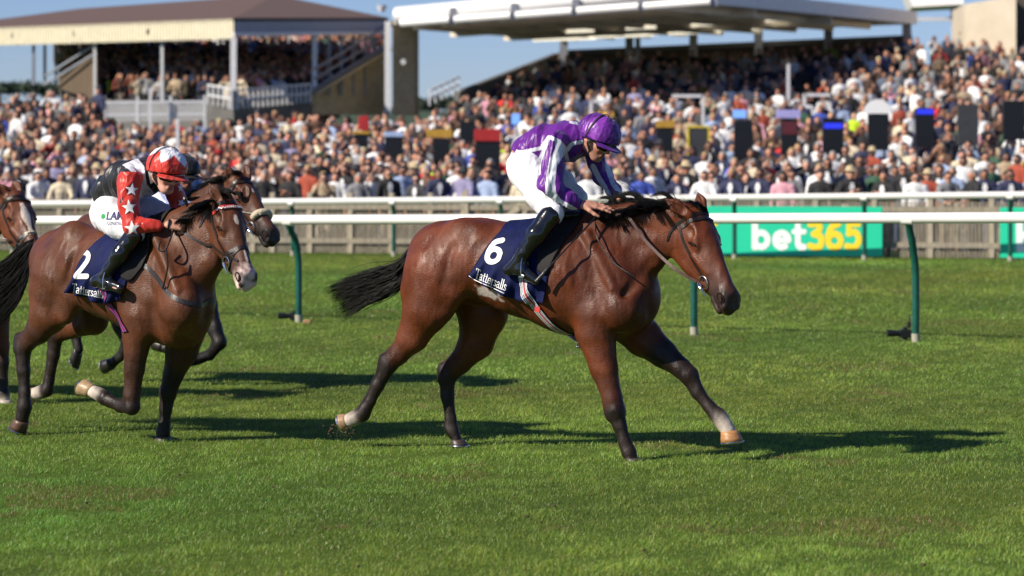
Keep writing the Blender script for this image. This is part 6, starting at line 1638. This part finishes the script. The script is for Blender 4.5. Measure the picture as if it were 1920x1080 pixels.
def railing(pA, pB, h, npost, mat, name='railing', bars=2, r=.03, org_=None, par=None):
    og = org if org_ is None else org_; mb = MB(); a = Vector(pA)-og; b = Vector(pB)-og
    for k in range(npost+1): p = a+(b-a)*k/npost; mb.beam(p, p+Vector((0, 0, h)), r*2, r*2, up=(0, 1, 0))
    for k in range(bars): z = h*(1-k/bars); mb.beam(a+Vector((0, 0, z)), b+Vector((0, 0, z)), r*1.8, r*1.8)
    return mb.build(name, mat, par if par is not None else G1)
railing(W(390, 196, 96.2), W(438, 205, 94.9), .65, 5, M['steelwhite'], bars=2); railing(W(438, 205, 94.9), W(582, 192, 98.3), .62, 16, M['steelwhite'], bars=2)
# stair flights with handrails
prism('end_wall', [W(581, 176, 98.8), W(724, 92, 102.2), W(724, 215, 102.2), W(581, 215, 98.8)], (-.2, .5, 0), M['brick'], G1, org)
for dz in (0, .33, .66): 
    mb = MB(); mb.beam(W(590, 166, 98.4)-org+Vector((0, 0, dz)), W(724, 84, 101.8)-org+Vector((0, 0, dz)), .06, .07); mb.build('handrail', M['steelgrey'], G1)
mb = MB(); mb.beam(W(583, 176, 98.3)-org, W(724, 92, 101.7)-org, .5, .10); mb.build('coping', mat_simple('sand_coping', (.35, .28, .17)), G1)
mb = MB()
for dz in (0, .3): mb.beam(W(85, 158, 104)-org+Vector((0, 0, dz)), W(180, 99, 101.6)-org+Vector((0, 0, dz)), .06, .07)
mb.build('handrail', M['steelgrey'], G1)
prism('stair_tower', [W(736, 48, 99.0), W(777, 48, 99.6), W(777, 215, 99.6), W(736, 215, 99.0)], (.1, 1.5, 0), M['brick'], G1, org)
mb = MB(); mb.box(W(756, 45, 99.9)-org+Vector((0, 0, 0)), (1.1, 1.9, .12)); mb.build('coping', M['concrete'], G1)
mb = MB(); mb.beam(W(727, 215, 98.7)-org, W(727, 40, 98.7)-org, .20, .12, up=(0, 1, 0)); mb.build('drainpipe', M['steelwhite'], G1)
mb = MB(); mb.tube([W(756, 116, 99.0)-org, W(756, 116, 98.8)-org], [.11, .09], 12); mb.build('wall_lamp', M['steelwhite'], G1)
for px in (27, 142, 280):
    Y = 95+(438-px)/588*14; p = W(px, 68-(px*.03), Y-.25)-org; mb = MB(); mb.box(p, (.22, .3, .16), rot=.3); mb.beam(p, p+Vector((.12, .1, -.35)), .04, .04); mb.build('floodlight', M['camblack'], G1)
mb = MB(); mb.tube([W(716, 22, 103)-org, W(716, 10, 103)-org], [.12, .20], 10); mb.build('roof_vent', M['steelwhite'], G1)
# people in the old stand
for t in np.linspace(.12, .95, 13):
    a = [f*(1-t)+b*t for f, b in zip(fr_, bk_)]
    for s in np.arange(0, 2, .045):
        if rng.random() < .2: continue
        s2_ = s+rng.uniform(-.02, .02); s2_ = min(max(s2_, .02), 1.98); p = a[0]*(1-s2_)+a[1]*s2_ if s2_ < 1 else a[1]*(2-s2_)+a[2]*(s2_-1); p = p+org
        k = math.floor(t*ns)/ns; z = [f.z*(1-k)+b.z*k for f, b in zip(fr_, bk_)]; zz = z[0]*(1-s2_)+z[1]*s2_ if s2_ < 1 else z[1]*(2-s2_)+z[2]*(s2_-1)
        add_low(p.x, p.y, zz-.72, -math.pi/2+rng.normal(-.2, .4), .4 if rng.random() < .7 else 1.0)  # most clothes darkened, putting the shade under the roof into their colour
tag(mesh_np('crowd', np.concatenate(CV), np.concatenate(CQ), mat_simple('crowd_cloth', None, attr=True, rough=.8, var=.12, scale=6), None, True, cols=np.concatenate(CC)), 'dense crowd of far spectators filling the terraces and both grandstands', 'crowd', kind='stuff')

# white picket railing in front of the old stand
mb = MB(); a = W(196, 228, 93); b = W(384, 226, 93); n = 40
for k in range(n): p = a+(b-a)*k/(n-1); mb.beam(p-a, p-a+Vector((0, 0, .62)), .035, .03, up=(0, 1, 0))
rl = mb.build('white_railing', M['steelwhite'], None); rl.location = a; tag(rl, 'white slatted railing in front of the old grandstand', 'railing')
mb = MB(); mb.beam((0, 0, .60), b-a+Vector((0, 0, .60)), .07, .08); mb.beam((0, 0, .2), b-a+Vector((0, 0, .2)), .06, .07)
for q in (0, .33, .66, 1): mb.beam((b-a)*q-Vector((0, 0, .5)), (b-a)*q+Vector((0, 0, .8)), .08, .08, up=(0, 1, 0))
mb.build('top_rail', M['steelwhite'], rl)

# ------------------------------------------------------------------ large covered stand on the right
FL = W(738, 46, 98); FR_ = W(1262, 0, 94); BL = W(1050, 70, 119); BR = W(1708, 44, 116)
org2 = Vector((BL.x, BL.y, 0)); G2 = empty('covered_grandstand', org2); tag(G2, 'large grandstand with a flat white canopy above the packed terraces', 'grandstand')
M['soffit'] = mat_simple('canopy_soffit', (.80, .72, .62), rough=.8, var=.12, scale=.6); M['canopy'] = mat_simple('white_canopy', (.74, .73, .72), rough=.4, var=.04)
th = Vector((0, 0, .35)); mb = MB(); c = [p-org2 for p in (FL, FR_, BR, BL)]; mb.add(c+[p+th for p in c], [(0, 1, 2, 3), (4, 7, 6, 5), (0, 4, 5, 1), (1, 5, 6, 2), (2, 6, 7, 3), (3, 7, 4, 0)]); mb.build('roof', M['soffit'], G2)
mb = MB(); mb.tube([W(744, 30, 97.3)-org2, W(1270, -18, 93.3)-org2], .30, 14); mb.build('front_beam', M['canopy'], G2, smooth=True)
px_ = [748, 850, 965, 1080, 1205, 1340]
for a_, b_ in zip(px_[:-1], px_[1:]):
    f = lambda p: 44-(p-748)*.0705
    mb = MB(); mb.tube([W(a_+4, f(a_), 96.9-(a_-748)*.008)-org2, W(b_-6, f(b_), 96.9-(b_-748)*.008)-org2], .14, 12); mb.build('lower_beam', M['canopy'], G2, smooth=True)
    mb = MB(); mb.box(W(b_-1, f(b_)-7, 97-(b_-748)*.008)-org2, (.22, .22, .55)); mb.build('bracket', M['steelgrey'], G2)
mb = MB(); mb.beam(FR_-org2+Vector((0, 0, .22)), BR-org2+Vector((0, 0, .22)), .5, .5); mb.build('side_beam', mat_simple('pale_edge', (.8, .76, .70), rough=.6), G2)
for q in np.linspace(.08, .92, 9):       # ribs under the canopy
    a = FL*(1-q)+FR_*q; b = BL*(1-q)+BR*q; b = a+(b-a)*.93; mb = MB(); mb.beam(a-org2-Vector((0, 0, .12)), b-org2-Vector((0, 0, .12)), .16, .22); mb.build('rafter', M['soffit'], G2)
for q in (.3, .62): a = FL*(1-q)+BL*q; b = FR_*(1-q)+BR*q; mb = MB(); mb.beam(a-org2-Vector((0, 0, .17)), b-org2-Vector((0, 0, .17)), .14, .26); mb.build('purlin', M['soffit'], G2)
nrm_ = (FR_-FL).cross(BL-FL).normalized(); camp_ = Vector((0, 0, CH))
def under(px, py):
    d = W(px, py, 1.0)-camp_; t = (FL-camp_).dot(nrm_)/d.dot(nrm_); return camp_+d*t-Vector((0, 0, .30))
m, nt, p = new_mat('lit_skylight'); p.inputs['Base Color'].default_value = (.8, .75, .62, 1); p.inputs['Emission Color'].default_value = (1, .92, .72, 1); p.inputs['Emission Strength'].default_value = .75; M['skylight'] = m  # translucent roof panels; emission stands in for daylight coming through them
for x0, x1, y in ((1018, 1097, 60), (1124, 1205, 54), (1244, 1330, 48), (1361, 1462, 41), (1497, 1600, 36), (1072, 1102, 43), (1185, 1218, 37), (1302, 1338, 31), (1435, 1470, 22)):
    a = under(x0, y)-org2; b = under(x1, y-(x1-x0)*.03)-org2; mb = MB(); mb.beam(a, b, 1.2 if x1-x0 > 50 else .7, .12); mb.build('skylight_panel', M['skylight'], G2)
mb = MB(); mb.beam(BL-org2+Vector((0, 0, .1)), BR-org2+Vector((0, 0, .1)), .3, .25); mb.build('back_beam', M['soffit'], G2)
mb = MB(); mb.beam(W(1050, 99, 119)-org2+Vector((0, 0, 0)), W(1710, 70, 116)-org2, .3, .2); mb.build('back_parapet', M['concrete'], G2)
for px in (1057, 1180, 1196, 1300, 1422, 1553, 1700):
    q = (px-1050)/658; Y = 119-3*q-.3; a = W(px, 150, Y); b = BL*(1-q)+BR*q; mb = MB(); r = .32 if px != 1196 else .2; mb.beam(Vector((a.x, a.y, a.z))-org2, Vector((a.x, a.y, b.z))-org2, r, r, up=(0, 1, 0)); mb.build('column', M['steelgrey'], G2)
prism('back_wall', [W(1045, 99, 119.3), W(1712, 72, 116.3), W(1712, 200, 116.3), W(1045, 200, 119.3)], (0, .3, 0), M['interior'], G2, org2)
prism('side_wall', [W(862, 172, 99), W(1046, 100, 119), W(1046, 230, 119), W(862, 230, 99)], (-.2, .1, 0), M['concrete'], G2, org2)
railing(W(805, 198, 96), W(860, 172, 98), .5, 5, M['steelwhite'], name='railing', org_=org2, par=G2)
# right-hand block
org3 = W(1850, 300, 112); org3.z = 0; G3 = empty('stone_building', org3); tag(G3, 'pale stone building with a white canopy at the top right corner', 'building')
M['stone'] = mat_simple('pale_stone', (.50, .43, .33), rough=.85, var=.1, scale=1)
prism('wall', [W(1808, 8, 111), W(1905, -8, 109), W(1905, 200, 109), W(1808, 200, 111)], (.3, 5, 0), M['stone'], G3, org3)
prism('side_block', [W(1906, -12, 110.5), W(2200, -40, 110.5), W(2200, 200, 110.5), W(1906, 200, 110.5)], (.3, 5, 0), mat_simple('dark_stone', (.09, .075, .06), rough=.9), G3, org3)
prism('canopy', [W(1702, -12, 117), W(1806, -22, 116), W(1806, 8, 116), W(1712, 13, 117)], (.3, 4, 0), M['canopy'], G3, org3)
mb = MB(); mb.beam(W(1708, 36, 117)-org3, W(1810, 36, 117)-org3, .14, .14); mb.beam(W(1786, 14, 117)-org3, W(1796, 200, 117)-org3, .16, .16, up=(0, 1, 0)); mb.build('strut', M['steelwhite'], G3)

# ------------------------------------------------------------------ bookmakers' boards and fittings standing among the crowd
M['bblack'] = mat_simple('board_black', (.008, .008, .009), rough=.35, var=.1); M['bgrey'] = mat_simple('board_grey', (.045, .045, .048), rough=.4)
def led(name, c, st):
    m, nt, p = new_mat(name); p.inputs['Base Color'].default_value = (.01, .01, .02, 1); p.inputs['Emission Color'].default_value = (*c, 1); p.inputs['Emission Strength'].default_value = st; return m
M['ledblue'] = led('blue_led', (.02, .04, 1), .8); M['ledred'] = led('red_led', (.5, .03, .01), .12); M['ledsky'] = led('pale_screen', (.2, .42, 1), .9)
def board(x0, y0, x1, y1, Y, label, mat='bblack', header=None, ledc=None, frame=None, arch=False):
    a = W(x0, y1, Y); b = W(x1, y0, Y); cx = (a.x+b.x)/2; w = b.x-a.x; h = b.z-a.z; zg = float(zground((x0+x1)/2, Y)); o_ = Vector((cx, Y, zg))
    mb = MB(); mb.box((0, 0, a.z-zg+h/2), (w, .10, h), bev=.01); o = mb.build('betting_board', M[mat], None); o.location = o_; tag(o, label, 'betting board', "bookmakers' boards among the crowd")
    mb = MB(); mb.beam((-w*.3, 0, 0), (-w*.3, 0, a.z-zg+.02), .05, .05, up=(0, 1, 0)); mb.beam((w*.3, 0, 0), (w*.3, 0, a.z-zg+.02), .05, .05, up=(0, 1, 0)); mb.build('leg', M['bblack'], o)
    if header:
        col, hx0, hy0, hx1, hy1 = header; ha = W(hx0, hy1, Y-.02); hb = W(hx1, hy0, Y-.02); mb = MB(); ww = hb.x-ha.x; hh = hb.z-ha.z; c_ = ((ha.x+hb.x)/2-cx, -.03, (ha.z+hb.z)/2-zg)
        if arch:
            P = [(c_[0]+ww/2*math.cos(t), -.03, c_[2]-hh/2+hh*math.sin(t)) for t in np.linspace(0, math.pi, 14)]; P2 = [(x, y+.06, z) for x, y, z in P]; n = len(P)
            mb.add(P+P2, [tuple(range(n)), tuple(range(2*n-1, n-1, -1))]+[(k, k+n, (k+1) % n+n, (k+1) % n) for k in range(n)])
        else: mb.box(c_, (ww, .12, hh), bev=.01)
        mb.build('header', M[col], o)
    if ledc:
        lm, ly0, ly1 = ledc; z0 = W(x0, ly1, Y).z-zg; z1 = W(x0, ly0, Y).z-zg; mb = MB(); mb.box((0, -.056, (z0+z1)/2), (w*.86, .012, z1-z0)); mb.build('led_strip', M[lm], o)
    if frame:
        mb = MB(); zz = a.z-zg; t = .05
        mb.box((-w/2-t/2, -.02, zz+h/2), (t, .10, h+t)); mb.box((w/2+t/2, -.02, zz+h/2), (t, .10, h+t)); mb.box((0, -.02, zz+h+t*.6), (w+2*t, .11, t)); mb.build('frame', M[frame], o)
    return o
M['hyellow'] = mat_simple('yellow_header', (.42, .24, .03), rough=.5); M['hred'] = mat_simple('red_header', (.36, .02, .02), rough=.5); M['hpale'] = mat_simple('pale_header', (.32, .42, .62), rough=.5); M['hlav'] = mat_simple('lavender_header', (.36, .34, .66), rough=.5); M['fyel'] = mat_simple('yellow_frame', (.6, .48, .03), rough=.5)
board(722, 257, 756, 322, 70, 'tall black betting board with a pale blue header left of the yellow one', header=('hpale', 720, 247, 757, 257))
board(812, 259, 843, 322, 70, 'black betting board topped by a yellow L-shaped header', header=('hyellow', 800, 243, 849, 258))
board(891, 265, 938, 328, 68, 'wide black betting board under a red sloping header', header=('hred', 889, 242, 938, 265))
board(862, 228, 892, 272, 78, 'plain dark betting board above and left of the red header')
board(664, 252, 690, 292, 78, 'small black betting board with a thin yellow top, left of the pale blue one', header=('hyellow', 660, 246, 694, 252))
board(1292, 240, 1327, 292, 72, 'grey betting board in a yellow frame', mat='bgrey', frame='fyel')
board(1376, 226, 1411, 302, 71, 'black betting board with a bright blue screen on top', header=('ledsky', 1374, 206, 1399, 221))
board(1464, 223, 1496, 292, 71, 'black betting board with dim red figures under a lavender header', header=('hlav', 1456, 206, 1501, 222), ledc=('ledred', 228, 252))
board(1542, 221, 1582, 288, 71, 'black betting board with a blue light strip, right of the lavender header', ledc=('ledblue', 231, 241))
board(1627, 213, 1666, 282, 70, 'black betting board under a white arched header', header=('bwhite', 1619, 186, 1672, 213), arch=True)
board(1716, 203, 1752, 276, 70, 'black betting board with a blue light strip, right of the white arch', ledc=('ledblue', 205, 214))
board(1795, 196, 1834, 272, 70, 'plain charcoal betting board between the blue-lit one and the right edge', mat='bgrey')
board(1880, 189, 1922, 262, 70, 'plain black betting board at the right edge')
board(1232, 240, 1262, 290, 72, 'black betting board with a yellow top beside the rider in purple', header=('hyellow', 1230, 226, 1266, 240))
def sign(x0, y0, x1, y1, Y, mat, name, label, cat):
    a = W(x0, y1, Y); b = W(x1, y0, Y); zg = float(zground((x0+x1)/2, Y)); mb = MB(); mb.box((0, 0, (a.z+b.z)/2-zg), (b.x-a.x, .1, b.z-a.z), bev=.02); o = mb.build(name, M[mat], None); o.location = ((a.x+b.x)/2, Y, zg); tag(o, label, cat)
    mb = MB(); mb.beam((0, .02, 0), (0, .02, a.z-zg), .05, .05, up=(0, 1, 0)); mb.build('pole', M['steelwhite'], o); return o
sign(672, 218, 692, 246, 80, 'hred', 'red_sign', 'red sign panel standing in the crowd below the brick stair tower', 'sign')
sign(959, 213, 975, 233, 76, 'ledsky', 'screen', 'small bright blue screen on a pole behind the rider in purple', 'screen')
sign(31, 218, 46, 256, 82, 'bwhite', 'white_sign', 'tall white sign panel on a pole at the far left of the crowd', 'sign')
def pole(px, y0, y1, Y, label, arm=None):
    zg = float(zground(px, Y)); a = W(px, y1, Y); b = W(px, y0, Y); mb = MB(); mb.beam((0, 0, 0), (0, 0, b.z-zg), .09, .09, up=(0, 1, 0))
    if arm: c_ = W(arm, y0+2, Y); mb.beam((0, 0, b.z-zg-.03), (c_.x-b.x, 0, b.z-zg-.03), .09, .09)
    o = mb.build('crush_barrier' if arm else 'white_pole', M['steelwhite'], None); o.location = (b.x, Y, zg); tag(o, label, 'barrier' if arm else 'pole'); return o
pole(333, 222, 280, 75, 'slim white pole in the crowd above the red starred cap'); pole(1478, 120, 210, 92, 'tall white pole in the crowd behind the betting boards', None)
pole(1108, 188, 235, 84, 'white crush barrier on the terrace above the rider in purple', arm=1142); pole(1318, 178, 225, 86, 'white crush barrier left of the tall white pole', arm=1260)
pole(1508, 176, 212, 86, 'white crush barrier right of the tall white pole', arm=1556); pole(282, 165, 230, 92.6, 'white post by the slatted railing under the old grandstand')

# ------------------------------------------------------------------ far trees
def treeline(x0, x1, ytop, Y, label, seed, col=(.035, .055, .035)):
    r = np.random.default_rng(seed); S_ = []; V = []; Fq = []; C = []; n0 = 0
    xs = np.arange(x0, x1, 5)
    for px in xs:
        for k in range(26):
            top = np.interp(px, [t[0] for t in ytop], [t[1] for t in ytop]); c_ = W(px+r.uniform(-4, 4), top+abs(r.normal(0, 5))+3, Y+r.uniform(-4, 4)); s_ = r.uniform(.3, .9)
            d = r.normal(0, 1, (3, 3)); d /= np.linalg.norm(d, axis=1)[:, None]; P = np.array(c_)+d*s_; V.append(P); Fq.append([n0, n0+1, n0+2]); n0 += 3; C.append(np.tile(np.array(col)*r.uniform(.6, 1.5), (3, 1)))
    V = np.concatenate(V); o = mesh_np('far_trees', V, np.array(Fq), mat_simple('far_foliage', None, attr=True, rough=.9), None, False, cols=np.concatenate(C)); tag(o, label, 'trees', kind='stuff')
    mb = MB(); P = [W(px, np.interp(px, [t[0] for t in ytop], [t[1] for t in ytop])+5, Y) for px in range(int(x0), int(x1)+1, 20)]
    return o
treeline(776, 905, [(776, 188), (800, 190), (840, 184), (870, 192), (905, 196)], 330, 'low dark trees on the horizon between the two grandstands', 3)
treeline(-120, 110, [(-120, 158), (0, 160), (40, 157), (110, 163)], 330, 'low line of trees on the horizon at the far left', 4)
V = []; 
for Y_, z_ in ((260, -.1), (300, 7.2), (345, 8.2), (600, 8.2)):
    for x_ in np.linspace(-160, 160, 60): V.append((x_, Y_, z_+(.5*math.sin(x_*.11)+.4*math.sin(x_*.31)) if z_ > 0 else z_))
V = np.array(V); i, j = np.meshgrid(np.arange(3), np.arange(59), indexing='ij'); a = (i*60+j).ravel()
tag(mesh_np('hill', V, np.stack([a, a+1, a+61, a+60], 1), mat_simple('far_hill_green', (.035, .06, .03), rough=.9, var=.3, scale=.2), None, True), kind='structure')
